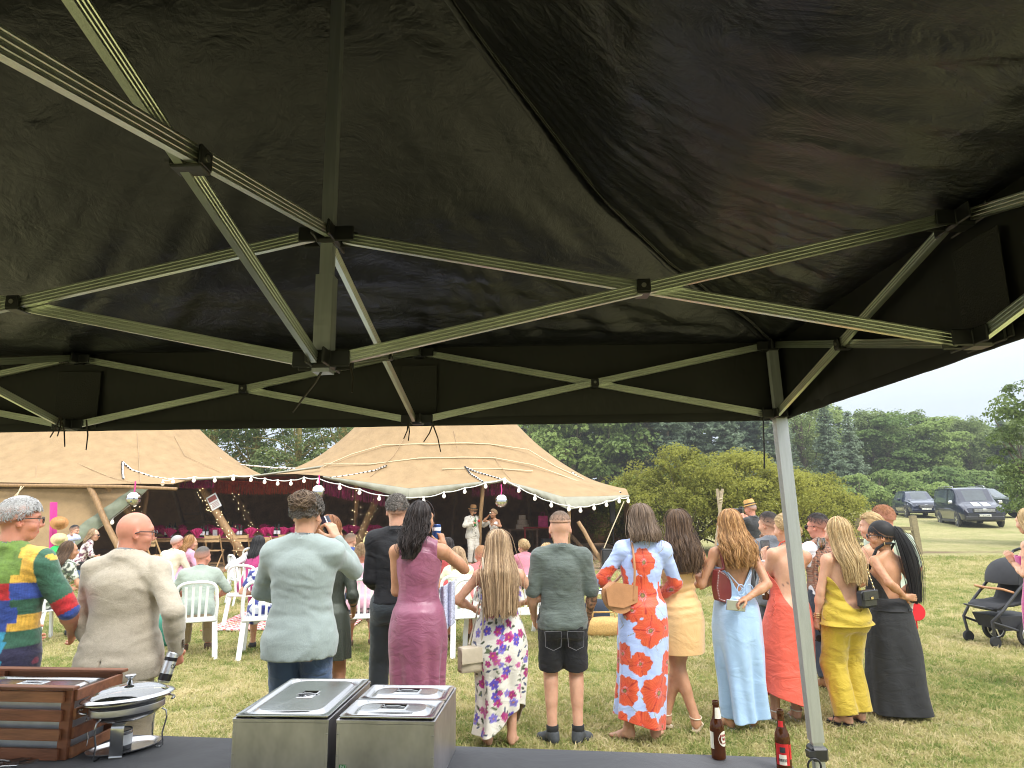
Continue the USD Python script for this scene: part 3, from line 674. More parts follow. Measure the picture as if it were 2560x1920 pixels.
def tree_spruce(seed, label, loc, group, h=11, r=2.3, lm=LF_B, name='spruce_tree', dens=1.0):
  rng = np.random.default_rng(seed)
  t = thing(name, label, 'tree', loc, seed * .7, group)
  c, nn, br = [], [], [tube([(0, 0, -.1), (0, 0, h * .5), (0, 0, h * .99)], [.2, .11, .015], 8)]
  for z in np.arange(.6, h * .985, .30):
    L = r * (1 - z / h) ** .8 * rng.uniform(.85, 1.1) + .10
    nb_ = int(7 + 4 * (1 - z / h))
    for k in range(nb_):
      a = rng.uniform(0, 2 * np.pi); l = L * rng.uniform(.7, 1.1)
      s = np.linspace(.12, 1, max(3, int(l * 9 * dens)))
      x = s * l; dz = -.28 * s * l * .5 + .16 * (s ** 2) * l
      p = np.stack([x * np.cos(a), x * np.sin(a), z + dz], 1)
      w = .24 * (1.05 - s)
      side = np.array([-np.sin(a), np.cos(a), 0])
      for q in (-1, 0, 1):
        c.append(p + side * (q * w)[:, None] * 1.6 + rng.normal(0, .05, p.shape) - [0, 0, .05 * abs(q)])
        nn.append(np.tile([.35 * np.cos(a) + q * side[0] * .5, .35 * np.sin(a) + q * side[1] * .5, .7], (len(p), 1)))
      if k % 3 == 0: br.append(tube(p[[0, len(p) // 2, -1]], [.025, .015, .005], 4))
  c, nn = np.vstack(c), np.vstack(nn)
  put(t, 'crown', leaves(c, nn, .34, rng, .42, .05), lm, False)
  put(t, 'trunk', cat_m(br), bark, True)
  return t
def shrub(seed, label, loc, r=2.0, h=3.4, nleaf=16000, lm=LF_H, size=.085, group='hawthorn bushes at the edge of the field', nclump=150, name='hawthorn_bush'):
  rng = np.random.default_rng(seed)
  t = thing(name, label, 'bush', loc, 0, group)
  m, C = clump_crown(seed, h * .10, h * .9, r, nclump, nleaf, size, cr=.42, off=.12, flat=.9, shape=lambda q: np.sqrt(np.maximum(0, 1 - np.maximum(0, q - .25) ** 2 / .5625)))
  # whips of leafy twigs that break the outline
  tw, cc, nn = [], [], []
  for k in range(110):
    a = rng.uniform(0, 2 * np.pi); q = rng.uniform(.45, 1)
    base = np.array([r * .8 * np.cos(a) * (1.15 - q), r * .8 * np.sin(a) * (1.15 - q), h * q * .85])
    d = unit(np.array([np.cos(a) * .7, np.sin(a) * .7, rng.uniform(.3, 1.4)])); L = rng.uniform(.35, .8)
    s = np.linspace(0, 1, 12)[:, None]
    p = base + d * s * L + np.array([0, 0, -.22]) * s ** 2 * L
    tw.append(tube(p[[0, 6, 11]], [.008, .006, .003], 4)); cc.append(np.repeat(p, 3, 0) + rng.normal(0, .035, (36, 3))); nn.append(np.tile(d, (36, 1)) + [0, 0, .5])
  m = cat_m([m, leaves(np.vstack(cc), np.vstack(nn), size, rng)])
  put(t, 'foliage', m, lm, False)
  ms = [tube([(rng.normal(0, .2), rng.normal(0, .2), -.05), c * [.5, .5, .5] + rng.normal(0, .08, 3), c], [.05, .03, .008], 5) for c in C[:22]] + tw
  put(t, 'stems', cat_m(ms), bark, True)
  return t
def X_at(px, y): return float(at(px, 1090, y)[0])
G_TREE = 'trees of the wood behind the field'
def tl(px, y): x = X_at(px, y); return (x, y, float(gz(x, y)))
KINDS = {}
def wood(kind, px, y, h, label, rz=0.0, wide=1.0):
  base = dict(broad=9.5, spruce=11.0, birch=10.0, pine=10.5)[kind]
  loc = tl(px, y); h *= float(np.interp(px, [1690, 1850, 2250], [.95, .77, .74]))
  if kind not in KINDS:
    KINDS[kind] = dict(broad=lambda: tree_broad(11, label, loc, G_TREE), spruce=lambda: tree_spruce(12, label, loc, G_TREE),
      birch=lambda: tree_broad(13, label, loc, G_TREE, 10.0, 2.1, LF_C, 8000, .24, 'birch_tree', 110, .18, off=.4, flat=1.3, cr=.62),
      pine=lambda: tree_spruce(14, label, loc, G_TREE, 10.5, 2.2, LF_P, 'pine_tree', .7))[kind]()
    x = UsdGeom.Xformable(stage.GetPrimAtPath(KINDS[kind]))
    x.AddScaleOp().Set(Gf.Vec3f(h / base * wide, h / base * wide, h / base))
    return KINDS[kind]
  return copy_of(KINDS[kind], loc, rz, label, G_TREE, scale=(h / base * wide, h / base * wide, h / base))
DESC = dict(broad='mid green broadleaf tree', spruce='dark blue-green spruce', birch='pale loose birch', pine='olive brown pine')
row = [('spruce', 1095, 58, 14), ('pine', 1135, 60, 14.5), ('pine', 1185, 57, 13.5), ('broad', 1240, 54, 12.5), ('broad', 1300, 55, 12.8), ('pine', 1355, 58, 13.6), ('pine', 1400, 56, 12.8), ('spruce', 1450, 55, 13.4), ('spruce', 1510, 57, 13.8), ('spruce', 1575, 55, 12.6),
       ('spruce', 1630, 58, 12.8), ('spruce', 1690, 56, 11.6), ('birch', 1745, 60, 12.2), ('spruce', 1800, 54, 10.6), ('spruce', 1850, 57, 10.6), ('birch', 1893, 61, 10.9), ('broad', 1930, 60, 10.4), ('birch', 1975, 62, 11.0), ('broad', 2020, 61, 10.2), ('birch', 2062, 63, 10.2), ('birch', 2110, 62, 10.2), ('broad', 2150, 63, 9.4), ('spruce', 2185, 62, 10.4), ('birch', 2225, 62, 10.2),
       ('broad', 1270, 64, 14.5), ('spruce', 1330, 66, 15.5), ('broad', 1420, 66, 14.8), ('broad', 1540, 66, 13.8), ('broad', 1660, 67, 13.2), ('broad', 1770, 67, 12.0), ('spruce', 1830, 68, 12.2), ('broad', 1910, 69, 11.6), ('spruce', 2000, 70, 11.4), ('broad', 2085, 70, 11.0), ('spruce', 2135, 71, 11.0), ('broad', 2205, 70, 10.4)]
rng = np.random.default_rng(5)
WHERE = lambda px: ('above the right-hand tent tip' if px < 1420 else 'behind the round yellow bush' if px < 1680 else 'just right of the silver gazebo leg' if px < 1870 else 'behind the blue car' if px < 2030 else 'behind the dark van' if px < 2150 else 'at the right edge of the photo')
seen = {}
ORD = ['', ' second from the left', ' third from the left', ' fourth from the left', ' fifth from the left', ' sixth from the left']
for kind, px, y, h in sorted(row, key=lambda r: r[1]):
  k = (kind, WHERE(px), y > 63); n = seen.get(k, 0); seen[k] = n + 1
  wood(kind, px, y, h, DESC[kind] + (', back row, ' if y > 63 else ' ') + WHERE(px) + ('' if n == 0 else ',' + ORD[n]), rng.uniform(0, 6), rng.uniform(1.0, 1.25))
# low growth along the foot of the wood
for k, (px, y, s) in enumerate(((1860, 52, 2.0), (1905, 53, 2.4), (1955, 54, 2.2), (2010, 54, 2.3), (2060, 55, 2.6), (2115, 55, 2.3), (2170, 55, 2.6), (2220, 55, 2.4), (1560, 50, 2.3), (1480, 50, 2.5), (1390, 49, 2.2))):
  L = 'dark undergrowth bush at the wood edge, ' + ['right of the yellow bush', 'behind the left end of the blue car', 'behind the roof of the blue car', 'between the blue car and the van', 'behind the van roof', 'behind the van windscreen', 'right of the van', 'at the right edge', 'behind the middle of the yellow bush', 'left behind the yellow bush', 'beyond the tent corner'][k]
  if k == 0:
    UG = tree_broad(31, L, tl(px, y), 'undergrowth bushes at the foot of the wood', 2.4, 2.0, LF_A, 3500, .24, 'undergrowth_bush', 40, .02, cr=.6)
    tag(stage.GetPrimAtPath(UG), cat='bush')
  else: copy_of(UG, tl(px, y), k * 1.1, L, scale=(1.3, 1.3, s / 2.4 * 1.1))
# nearer trees behind the tents
for k, (px, y, h, r, L) in enumerate(((455, 33, 8.6, 2.6, 'light green tree with yellowish bare limbs between the tents, leftmost'), (545, 34, 8.8, 2.6, 'light green tree with arching limbs between the tents, middle one'), (640, 32, 8.0, 2.5, 'pale silvery leaved tree with hanging twigs between the tents'), (735, 33, 8.4, 2.5, 'silvery green tree left of the right-hand tent peak'), (20, 36, 9.4, 3.0, 'green tree behind the left tent at the photo edge'), (820, 38, 9.4, 2.8, 'green tree close behind the right-hand tent peak'))):
  x = X_at(px, y)
  t = tree_broad(41 + k, L, (x, y, float(gz(x, y))), 'trees behind the tents', h, r, LF_D if k not in (2, 3) else LF_C, 9000, .17, 'hedgerow_tree', 120, .12, bark_y, cr=.55, off=.3)
  rg = np.random.default_rng(80 + k); ms = []
  for q in range(26):
    a = rg.uniform(0, 6.28); z0_ = rg.uniform(.2, .55) * h; L_ = rg.uniform(1.6, 2.9)
    s = np.linspace(0, 1, 8)[:, None]
    d = np.array([np.cos(a), np.sin(a), 0]); p = np.array([0, 0, z0_]) + d * s * L_ + np.array([0, 0, 1.0]) * (s * 1.9 - s ** 2 * rg.uniform(.6, 1.9)) + rg.normal(0, .05, (8, 3))
    ms.append(tube(p, np.linspace(.04, .008, 8), 5))
  put(t, 'bare_limb', cat_m(ms), bark_y, True)
for k, (px, y, r, h, n, L) in enumerate(((1375, 23.5, 2.0, 2.7, 10000, 'low straggly hawthorn bush touching the right-hand tent corner'), (1470, 22.5, 2.4, 3.6, 19000, 'tall yellow-green hawthorn bush behind the woman in the poppy dress'), (1590, 22.0, 2.3, 3.4, 18000, 'rounded yellow-green hawthorn bush behind the photographer'), (1690, 22.5, 1.8, 2.8, 12000, 'yellow-green hawthorn bush behind the silver gazebo leg'), (1770, 23.5, 1.5, 2.6, 11000, 'low brownish hawthorn bush right of the silver gazebo leg'))):
  x = X_at(px, y); shrub(60 + k, L, (x, y, float(gz(x, y))), r, h, n)
# leafy boughs reaching in at the right edge
x = X_at(2256, 24)
tree_broad(90, 'near tree whose leafy boughs reach in at the right edge of the photo', (x, 24, float(gz(x, 24))), None, 6.0, 1.45, LF_D, 9000, .13, 'edge_tree', 90, .10, cr=.42, off=.2, shape=lambda q: 1 - .35 * q)
# ------------------------------------------------------------------ tents
def clothmat(name, col, trans, rough=.85, vs=3.0, bs=120):
  if name in MC: return MC[name]
  c = np.array(col)
  MC[name] = usdkit.material(stage, '/World/Looks/' + name, {
    'tc': ('texture_coordinate', {}), 'n': ('noise_texture', {'scale': vs, 'detail': 5.0, 'roughness': .6}), 'rp': ('rgb_ramp', {'ramp': [(.3, tuple(c * .86)), (.7, tuple(c * 1.1))]}),
    'b': ('noise_texture', {'scale': 1.3, 'detail': 5.0, 'distortion': .6}), 'bm': ('bump', {'strength': .5, 'distance': .08}),
    'p': ('principled_bsdf', {'roughness': rough, 'specular_ior_level': .2}), 't': ('translucent_bsdf', {}), 'm': ('mix_closure', {'fac': trans})},
    [('tc.object', 'n.vector'), ('n.fac', 'rp.fac'), ('rp.color', 'p.base_color'), ('rp.color', 't.color'), ('tc.object', 'b.vector'), ('b.fac', 'bm.height'), ('bm.normal', 'p.normal'), ('p.BSDF', 'm.closure1'), ('t.BSDF', 'm.closure2')], surface='m.closure')
  return MC[name]
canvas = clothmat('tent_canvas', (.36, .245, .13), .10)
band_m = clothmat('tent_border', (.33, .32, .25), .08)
canvas_shade_m = clothmat('tent_canvas_shaded', (.26, .15, .07), .22)  # tan canvas in darker brown: interior shade put into the colour
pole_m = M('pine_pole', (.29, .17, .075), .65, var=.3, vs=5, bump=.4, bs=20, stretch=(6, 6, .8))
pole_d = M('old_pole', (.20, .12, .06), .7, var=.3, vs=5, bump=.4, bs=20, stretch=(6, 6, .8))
rope_m = M('cream_rope', (.62, .52, .34), .8, var=.15, vs=30)
white_rope = M('white_rope', (.78, .76, .72), .7, var=.1, vs=30)
AP = [np.array([X_at(205, 22.5), 22.5]), np.array([X_at(945, 22.5), 22.5]), np.array([X_at(-560, 22.5), 22.5])]
def cone(x, y):
  z = np.full(np.shape(x), 0.0)
  for a, hgt, R in zip(AP, (6.5, 6.1, 6.3), (7.6, 6.9, 7.0)):
    r = np.hypot((x - a[0]), (y - a[1]))
    z = np.maximum(z, hgt * np.maximum(0, 1 - r / R) ** 2.25)
  return z
HEM = [(-700, 1040, 17.2), (-300, 1043, 17.2), (0, 1042, 17.2), (195, 1046, 17.2), (300, 1045, 17.3), (372, 1046, 17.6), (420, 1033, 18.6), (480, 1031, 18.8), (558, 1025, 19.0), (640, 1024, 18.9), (700, 1028, 18.4), (790, 1041, 17.9), (884, 1055, 17.5), (985, 1046, 17.9), (1083, 1036, 18.4), (1150, 1054, 18.3), (1217, 1073, 18.0), (1290, 1072, 18.4), (1358, 1069, 18.8)]
H3 = np.array([at(*h) for h in HEM])
k_ = np.r_[0, np.cumsum(np.linalg.norm(np.diff(H3, axis=0), axis=1))]
ns_, nv_ = 220, 110
sg_ = np.linspace(0, k_[-1], ns_)
hem = np.stack([np.interp(sg_, k_, H3[:, c]) for c in range(3)], 1)
v_ = np.linspace(0, 1, nv_) ** 1.1
bx = hem[:, 0] + np.clip((hem[:, 0] + 2) / 6, 0, 1) * .9
S_X = hem[:, None, 0] * (1 - v_) + bx[:, None] * v_
S_Y = hem[:, None, 1] * (1 - v_) + 28.5 * v_
w_in = np.exp(-(S_Y - hem[:, None, 1]) / 1.5)
base = hem[:, None, 2] * w_in + (2.42 - .0 * S_X) * (1 - w_in)
S_Z = base + cone(S_X, S_Y) - cone(hem[:, None, 0], hem[:, None, 1]) * np.exp(-((S_Y - hem[:, None, 1]) / 2.2) ** 2)
edge_r = np.clip((hem[:, 0] - .2) / 3.8, 0, 1)[:, None]
S_Z = S_Z - edge_r ** 2 * np.clip((S_Y - 19.5) / 8, 0, 1) * 1.5
S_Z = np.where(S_Y > 25.8, S_Z * np.clip((28.5 - S_Y) / 2.7, 0, 1) ** .5 + .15, S_Z)
S_Z = S_Z + .05 * (meshkit.fbm(np.stack([S_X * .8, S_Y * .8, 0 * S_X], -1), 3, 9) - .5) * np.clip((S_Y - hem[:, None, 1]) / .6, 0, 1)
TS = np.stack([S_X, S_Y, S_Z], -1)
tent = thing('tipi_tent', 'joined pair of sand coloured tipi tents open at the front', 'tent', (X_at(560, 21), 21, 0))
put(tent, 'roof', sheet(TS, -.004), canvas, True, world=True)
# tent_hit: where the ray of a pixel meets the canvas
from scipy.interpolate import griddata
_pts = TS.reshape(-1, 3)
def tent_hit(px, py, off=.03):
  d = ray(px, py); d = d / d[1]
  front = _pts[(_pts[:, 1] < 23.5)]
  L = front - EYE
  q = L[:, :1] * 0 + L[:, 1:2] * d
  e = np.linalg.norm((L - q)[:, [0, 2]], axis=1) / L[:, 1] + .00012 * L[:, 1]
  y = front[np.argmin(e), 1]
  return EYE + d * (y - off)
def band(name, tops, bots, mat, n=26, th=.006):
  a, b = np.array([at(*p) for p in tops]), np.array([at(*p) for p in bots])
  q = np.linspace(0, 1, n); kk = np.linspace(0, 1, len(a))
  A_ = np.stack([np.interp(q, kk, a[:, c]) for c in range(3)], 1); B_ = np.stack([np.interp(q, kk, b[:, c]) for c in range(3)], 1)
  G = np.array([A_ * (1 - s) + B_ * s + np.array([0, -.05 * np.sin(np.pi * s), 0]) for s in np.linspace(0, 1, 7)])
  G[:, :, 1] += .03 * np.sin(q * 40)[None, :] * np.linspace(0, 1, 7)[:, None]
  put(tent, name, sheet(G, th), mat, True, world=True)
band('border_flap', [(698, 1028, 18.38), (790, 1041, 17.88), (884, 1055, 17.48)], [(699, 1033, 18.4), (790, 1054, 17.9), (884, 1079, 17.4)], band_m)
band('border_flap', [(884, 1055, 17.48), (985, 1046, 17.88), (1083, 1036, 18.38)], [(884, 1079, 17.4), (985, 1059, 17.9), (1086, 1041, 18.4)], band_m)
band('border_flap', [(1083, 1036, 18.38), (1150, 1054, 18.28), (1217, 1073, 17.98)], [(1086, 1041, 18.4), (1160, 1070, 18.2), (1228, 1101, 17.8)], band_m)
band('border_flap', [(1217, 1073, 17.98), (1290, 1072, 18.38), (1358, 1069, 18.78)], [(1228, 1101, 17.8), (1295, 1090, 18.3), (1361, 1074, 18.8)], band_m)
band('border_flap', [(284, 1030, 18.55), (420, 1033, 18.58), (558, 1025, 18.98), (700, 1005, 19.0)], [(300, 1034, 18.5), (420, 1038, 18.55), (558, 1029, 18.95), (690, 1012, 19.0)], band_m)
# side walls: the far right end and the left entrance
def quadsheet(p, n=14, wob=.05, seed=1):
  p = np.array(p); s, t_ = np.meshgrid(np.linspace(0, 1, n), np.linspace(0, 1, n), indexing='ij')
  G = (p[0] * ((1 - s) * (1 - t_))[..., None] + p[1] * (s * (1 - t_))[..., None] + p[2] * (s * t_)[..., None] + p[3] * ((1 - s) * t_)[..., None])
  G = G + (wob * (meshkit.fbm(np.stack([s * 4, t_ * 4, 0 * s], -1), 3, seed) - .5))[..., None] * [1, 1, 0]
  return G
c1 = at(1360, 1072, 18.8); c2 = np.array([c1[0] + .9, 26.5, 1.2])
put(tent, 'end_wall', sheet(quadsheet([c1, c2, (c2[0], 27.4, .1), gp(1366, 1208)], wob=.2), .006), canvas, True, world=True)
bw = [(X_at(-400, 17), 27.2, .05), (X_at(1340, 27), 27.2, .05)]
put(tent, 'back_wall', sheet(quadsheet([(bw[0][0], 27.2, .06), (bw[1][0], 27.2, .06), (bw[1][0], 26.6, 2.3), (bw[0][0], 26.6, 2.5)], 30, .3, 3), .006), canvas_shade_m, True, world=True)
le = [at(-160, 1056, 17.3), at(322, 1056, 17.5), at(105, 1225, 16.9), at(-160, 1225, 16.9)]
put(tent, 'side_wall', sheet(quadsheet(le, 14, .15, 6), .006), canvas, True, world=True)
band('side_border', [(322, 1055, 17.46), (215, 1140, 17.16), (105, 1225, 16.86)], [(285, 1055, 17.4), (172, 1135, 17.1), (60, 1225, 16.8)], M('border_green', (.20, .22, .155), .8, var=.15))
put(tent, 'eave_beam', tube([at(-300, 1046, 17.15), at(100, 1049, 17.15), at(260, 1051, 17.15), at(382, 1056, 17.15)], [.045, .045, .045, .04], 10), pole_m, True, world=True)
def pole(a, b, r0=.055, r1=.05, m=pole_m, n='pole'):
  q = np.linspace(0, 1, 6)[:, None]; a, b = np.array(a), np.array(b)
  return put(tent, n, tube(a * (1 - q) + b * q + .012 * np.sin(q * 9) * np.array([1, 0, 0]), np.linspace(r0, r1, 6), 10), m, True, world=True)
def pp(px, py, y): return at(px, py, y)
pole(pp(770, 1046, 18.3), gp(768, 1200)); pole(pp(1043, 1040, 18.4), pp(1034, 1195, 18.6)); pole(pp(1229, 1098, 18.0), pp(1229, 1215, 18.0), .045, .045)
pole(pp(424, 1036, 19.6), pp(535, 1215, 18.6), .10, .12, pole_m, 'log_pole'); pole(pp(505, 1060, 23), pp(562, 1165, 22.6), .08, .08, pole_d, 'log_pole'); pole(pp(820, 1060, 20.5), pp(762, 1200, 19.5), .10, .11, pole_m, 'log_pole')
pole(pp(193, 1050, 17.2), pp(265, 1205, 16.9), .075, .075, pole_m); pole(pp(232, 1050, 17.4), pp(310, 1150, 18.4), .07, .07, pole_m); pole(pp(277, 1085, 18.6), pp(285, 1190, 18.6), .06, .06, pole_m); pole(pp(318, 1060, 19.3), pp(309, 1140, 19.3), .05, .05, pole_m)
for a, b in (((425, 1060), (452, 1165)), ((375, 1060), (405, 1160)), ((465, 1060), (500, 1160)), ((700, 1060), (690, 1160)), ((905, 1075), (880, 1170)), ((1140, 1060), (1150, 1190)), ((1165, 1060), (1215, 1190)), ((1195, 1080), (1240, 1190)), ((985, 1060), (975, 1180))):
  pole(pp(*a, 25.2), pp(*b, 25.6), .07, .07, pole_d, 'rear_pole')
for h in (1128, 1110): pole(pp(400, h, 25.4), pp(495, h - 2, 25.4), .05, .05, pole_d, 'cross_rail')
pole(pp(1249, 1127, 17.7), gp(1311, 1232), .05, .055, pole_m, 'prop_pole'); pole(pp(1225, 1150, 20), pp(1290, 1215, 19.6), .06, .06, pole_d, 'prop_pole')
def rope(pts, r=.012, m=rope_m, name='guy_rope', y=None):
  put(tent, name, tube(np.array([at(*p) if len(p) == 3 else tent_hit(*p) for p in pts]), r, 6), m, True, world=True)
rope([(1348, 1083, 18.6), (1322, 1142, 18.3), (1297, 1203, 18.2)], .014)
rope([(0, 1120, 16.8), (35, 1075, 17), (46, 1050, 17.1)], .016); rope([(12, 1118, 16.8), (24, 1080, 17), (52, 1050, 17.1)], .012)
for line in ([(700, 1008), (760, 982), (830, 962), (925, 959), (1005, 957), (1060, 960), (1140, 973), (1200, 1008), (1260, 1035)], [(706, 1004), (800, 1003), (905, 990), (1000, 988), (1065, 989), (1150, 1005), (1250, 1040)], [(955, 1014), (1000, 1012), (1080, 1013), (1150, 1018)]):
  P = np.array([tent_hit(*q) for q in line]); P[:, 1] = np.minimum(P[:, 1], np.convolve(np.pad(P[:, 1], 1, 'edge'), [.33, .34, .33], 'valid')) - .03
  put(tent, 'guy_strap', tube(P, .017, 6), rope_m, True, world=True)
for line in ([(265, 998), (265, 1016), (267, 1034)], [(265, 998), (285, 1015), (330, 1030), (372, 1036)], [(835, 1006), (810, 1016), (770, 1024), (715, 1032)], [(1005, 1008), (1015, 1022), (1042, 1040)], [(1006, 1010), (1030, 1020), (1060, 1028), (1090, 1037)], [(1235, 1020), (1260, 1036), (1300, 1050), (1340, 1064)], [(475, 990), (520, 1004), (600, 1011), (640, 1012)]):
  P = np.array([tent_hit(*q) for q in line])
  lp = put(tent, 'lacing', tube(P, .022, 6), white_rope, True, world=True)
  q = np.linspace(0, 1, 14); kk = np.linspace(0, 1, len(P)); D = np.stack([np.interp(q, kk, P[:, c]) for c in range(3)], 1)
  put(lp, 'toggles', cat_m([bbox_bevel(d - (0, .03, 0), (.05, .03, .03), .008) for d in D]), M('toggle_black', (.03, .03, .03), .5), world=True)
sm = []
for pl in ([(60, 930), (78, 1000), (78, 1046)], [(296, 930), (300, 990), (304, 1044)], [(370, 930), (400, 985), (480, 1022)], [(165, 1000), (235, 1030), (300, 1045)], [(980, 930), (990, 980)], [(880, 935), (850, 985), (800, 1030)], [(1040, 930), (1062, 980), (1110, 1045)]):
  P = np.array([tent_hit(*q, .012) for q in pl]); put(tent, 'panel_seam', tube(P, .008, 5), M('seam', (.38, .26, .15), .9), True, world=True)
# floor
fl = [gp(250, 1240), gp(1345, 1236), np.array([X_at(1330, 27), 27.1, .1]), np.array([X_at(-120, 27), 27.1, .1])]
fl = [np.array([p[0], p[1], float(gz(p[0], p[1])) + .05 + (.0 if k < 2 else -.02)]) for k, p in enumerate(fl)]
solo('tent_floor', sheet(quadsheet(fl, 10, 0), .05), M('floor_matting', (.25, .165, .10), .85, var=.3, vs=2.5, bump=.5, bs=40), 'brown matting floor inside the tipi tents', 'floor', kind='structure')
# ------------------------------------------------------------------ people: signed distance bodies turned into meshes
def surface_nets(D, lo, h):
  s = D < 0
  nx, ny, nz = D.shape
  c = [(i, j, k) for i in (0, 1) for j in (0, 1) for k in (0, 1)]
  cs = sum(s[i:nx - 1 + i, j:ny - 1 + j, k:nz - 1 + k].astype(np.int8) for i, j, k in c)
  cell = np.argwhere((cs > 0) & (cs < 8))
  if len(cell) == 0: return None
  acc, cnt = np.zeros((len(cell), 3)), np.zeros(len(cell))
  for a in c:
    for ax in range(3):
      if a[ax] == 0:
        b = list(a); b[ax] = 1
        da, db = D[tuple((cell + a).T)], D[tuple((cell + b).T)]
        m = (da < 0) != (db < 0)
        t = da[m] / (da[m] - db[m])
        p = np.tile(np.array(a, float), (m.sum(), 1)); p[:, ax] = t
        acc[m] += p; cnt[m] += 1
  V = (cell + acc / cnt[:, None]) * h + lo
  idx = np.full((nx - 1, ny - 1, nz - 1), -1, np.int32)
  idx[tuple(cell.T)] = np.arange(len(cell))
  F = []
  for ax in range(3):
    o1, o2 = [(1, 2), (2, 0), (0, 1)][ax]
    sl0, sl1 = [slice(None)] * 3, [slice(None)] * 3
    sl0[ax] = slice(0, -1); sl1[ax] = slice(1, None)
    e = np.argwhere(s[tuple(sl0)] != s[tuple(sl1)])
    ok = (e[:, o1] > 0) & (e[:, o2] > 0) & (e[:, o1] < D.shape[o1] - 1) & (e[:, o2] < D.shape[o2] - 1)
    e = e[ok]
    inside = s[tuple(e.T)]
    q = []
    for d1, d2 in ((-1, -1), (0, -1), (0, 0), (-1, 0)):
      w = e.copy(); w[:, o1] += d1; w[:, o2] += d2
      q.append(idx[tuple(w.T)])
    q = np.stack(q, 1)
    q = np.where(inside[:, None], q, q[:, ::-1])
    F += [q[:, [0, 1, 2]], q[:, [0, 2, 3]]]
  return V, np.vstack(F)
def seg(P, a, b, ra, rb):
  a, b = np.asarray(a, np.float32), np.asarray(b, np.float32)
  d = b - a
  t = np.clip((P - a) @ d / max(float(d @ d), 1e-9), 0, 1)
  return np.linalg.norm(P - a - t[:, None] * d, axis=1) - (ra + (rb - ra) * t)
class Fld:
  def __init__(s): s.p = []
  def add(s, fn, lo, hi, k=.02, op='u'): s.p.append((fn, np.asarray(lo, float), np.asarray(hi, float), k, op)); return s
  def cap(s, a, b, ra, rb, k=.02, op='u'):
    a, b = np.asarray(a, float), np.asarray(b, float); r = max(ra, rb)
    return s.add(lambda P: seg(P, a, b, ra, rb), np.minimum(a, b) - r, np.maximum(a, b) + r, k, op)
  def ell(s, c, r, R=None, k=.02, op='u'):
    c, r = np.asarray(c, float), np.asarray(r, float)
    def fn(P):
      q = P - c.astype(np.float32)
      if R is not None: q = q @ R
      return (np.linalg.norm(q / r, axis=1) - 1) * r.min()
    m = r.max() if R is not None else r
    return s.add(fn, c - m, c + m, k, op)
  def loft(s, zs, rx, ryb, ryf, O, R, cx=None, cy=None, k=.03, op='u', pw=2.0):
    zs = np.asarray(zs, float); zz = np.linspace(zs[0], zs[-1], 80)
    from scipy.interpolate import PchipInterpolator as PI
    T = [PI(zs, np.broadcast_to(q, zs.shape))(zz) for q in (rx, ryb, ryf, 0 if cx is None else cx, 0 if cy is None else cy)]
    def fn(P):
      q = (P - O.astype(np.float32)) @ R
      z = q[:, 2]
      ax, ab, af, ox, oy = (np.interp(z, zz, t) for t in T)
      x, y = q[:, 0] - ox, q[:, 1] - oy
      ry = np.where(y < 0, ab, af)
      e = (np.abs(x / ax) ** pw + np.abs(y / ry) ** pw) ** (1 / pw)
      d = (e - 1) * np.minimum(ax, ry)
      return np.maximum(d, np.maximum(z - zs[-1], zs[0] - z))
    m = max(np.max(rx), np.max(ryb), np.max(ryf)) + (0 if cx is None else np.abs(cx).max()) + (0 if cy is None else np.abs(cy).max())
    e = np.array([O + R @ np.array([x, y, z]) for x in (-m, m) for y in (-m, m) for z in (zs[0], zs[-1])])
    return s.add(fn, e.min(0), e.max(0), k, op)
  def plane(s, n, o, big=9.0):
    """keep what lies on the side against n"""
    n, o = np.asarray(n, float), np.asarray(o, float)
    return s.add(lambda P: ((P - o) @ n).astype(np.float32), (-big,) * 3, (big,) * 3, .004, 'i')
  def eval(s, P, pad):
    d = np.full(len(P), 1.0, np.float32)
    for fn, lo, hi, k, op in s.p:
      if op == 'i':
        d = np.maximum(d, fn(P)); continue
      if op == 'n':
        d = d + fn(P); continue
      m = np.all((P > lo - pad - k) & (P < hi + pad + k), axis=1)
      if not m.any(): continue
      q, e = fn(P[m]), d[m]
      if op == 's': d[m] = np.maximum(e, -q); continue
      t = np.clip(.5 + .5 * (e - q) / k, 0, 1)
      d[m] = e * (1 - t) + q * t - k * t * (1 - t)
    return d
  def mesh(s, h):
    us = [p for p in s.p if p[4] == 'u']
    lo = np.min([p[1] for p in us], 0) - 3 * h - .01; hi = np.max([p[2] for p in us], 0) + 3 * h + .01
    for fn, l, hh, k, op in s.p:
      if op == 'i' and hasattr(fn, 'box'): lo = np.maximum(lo, fn.box[0] - 2 * h); hi = np.minimum(hi, fn.box[1] + 2 * h)
    nb_ = np.ceil((hi - lo) / (3 * h)).astype(int) + 1
    ax = [lo[i] + 3 * h * np.arange(nb_[i]) for i in range(3)]
    G = np.stack(np.meshgrid(*ax, indexing='ij'), -1).astype(np.float32)
    C = s.eval(G.reshape(-1, 3), 6 * h).reshape(nb_)
    D = np.repeat(np.repeat(np.repeat(C, 3, 0), 3, 1), 3, 2)
    near = np.argwhere(np.abs(C) < 7.0 * h)
    off = np.stack(np.meshgrid(*[np.arange(3)] * 3, indexing='ij'), -1).reshape(-1, 3)
    I = (near[:, None] * 3 + off[None]).reshape(-1, 3)
    # cells between coarse samples: also their lower neighbours
    P = (I * h + lo).astype(np.float32)
    D[tuple(I.T)] = s.eval(P, 6 * h)
    r = surface_nets(D, lo, h)
    return None if r is None else trimesh.Trimesh(r[0], r[1], process=False)
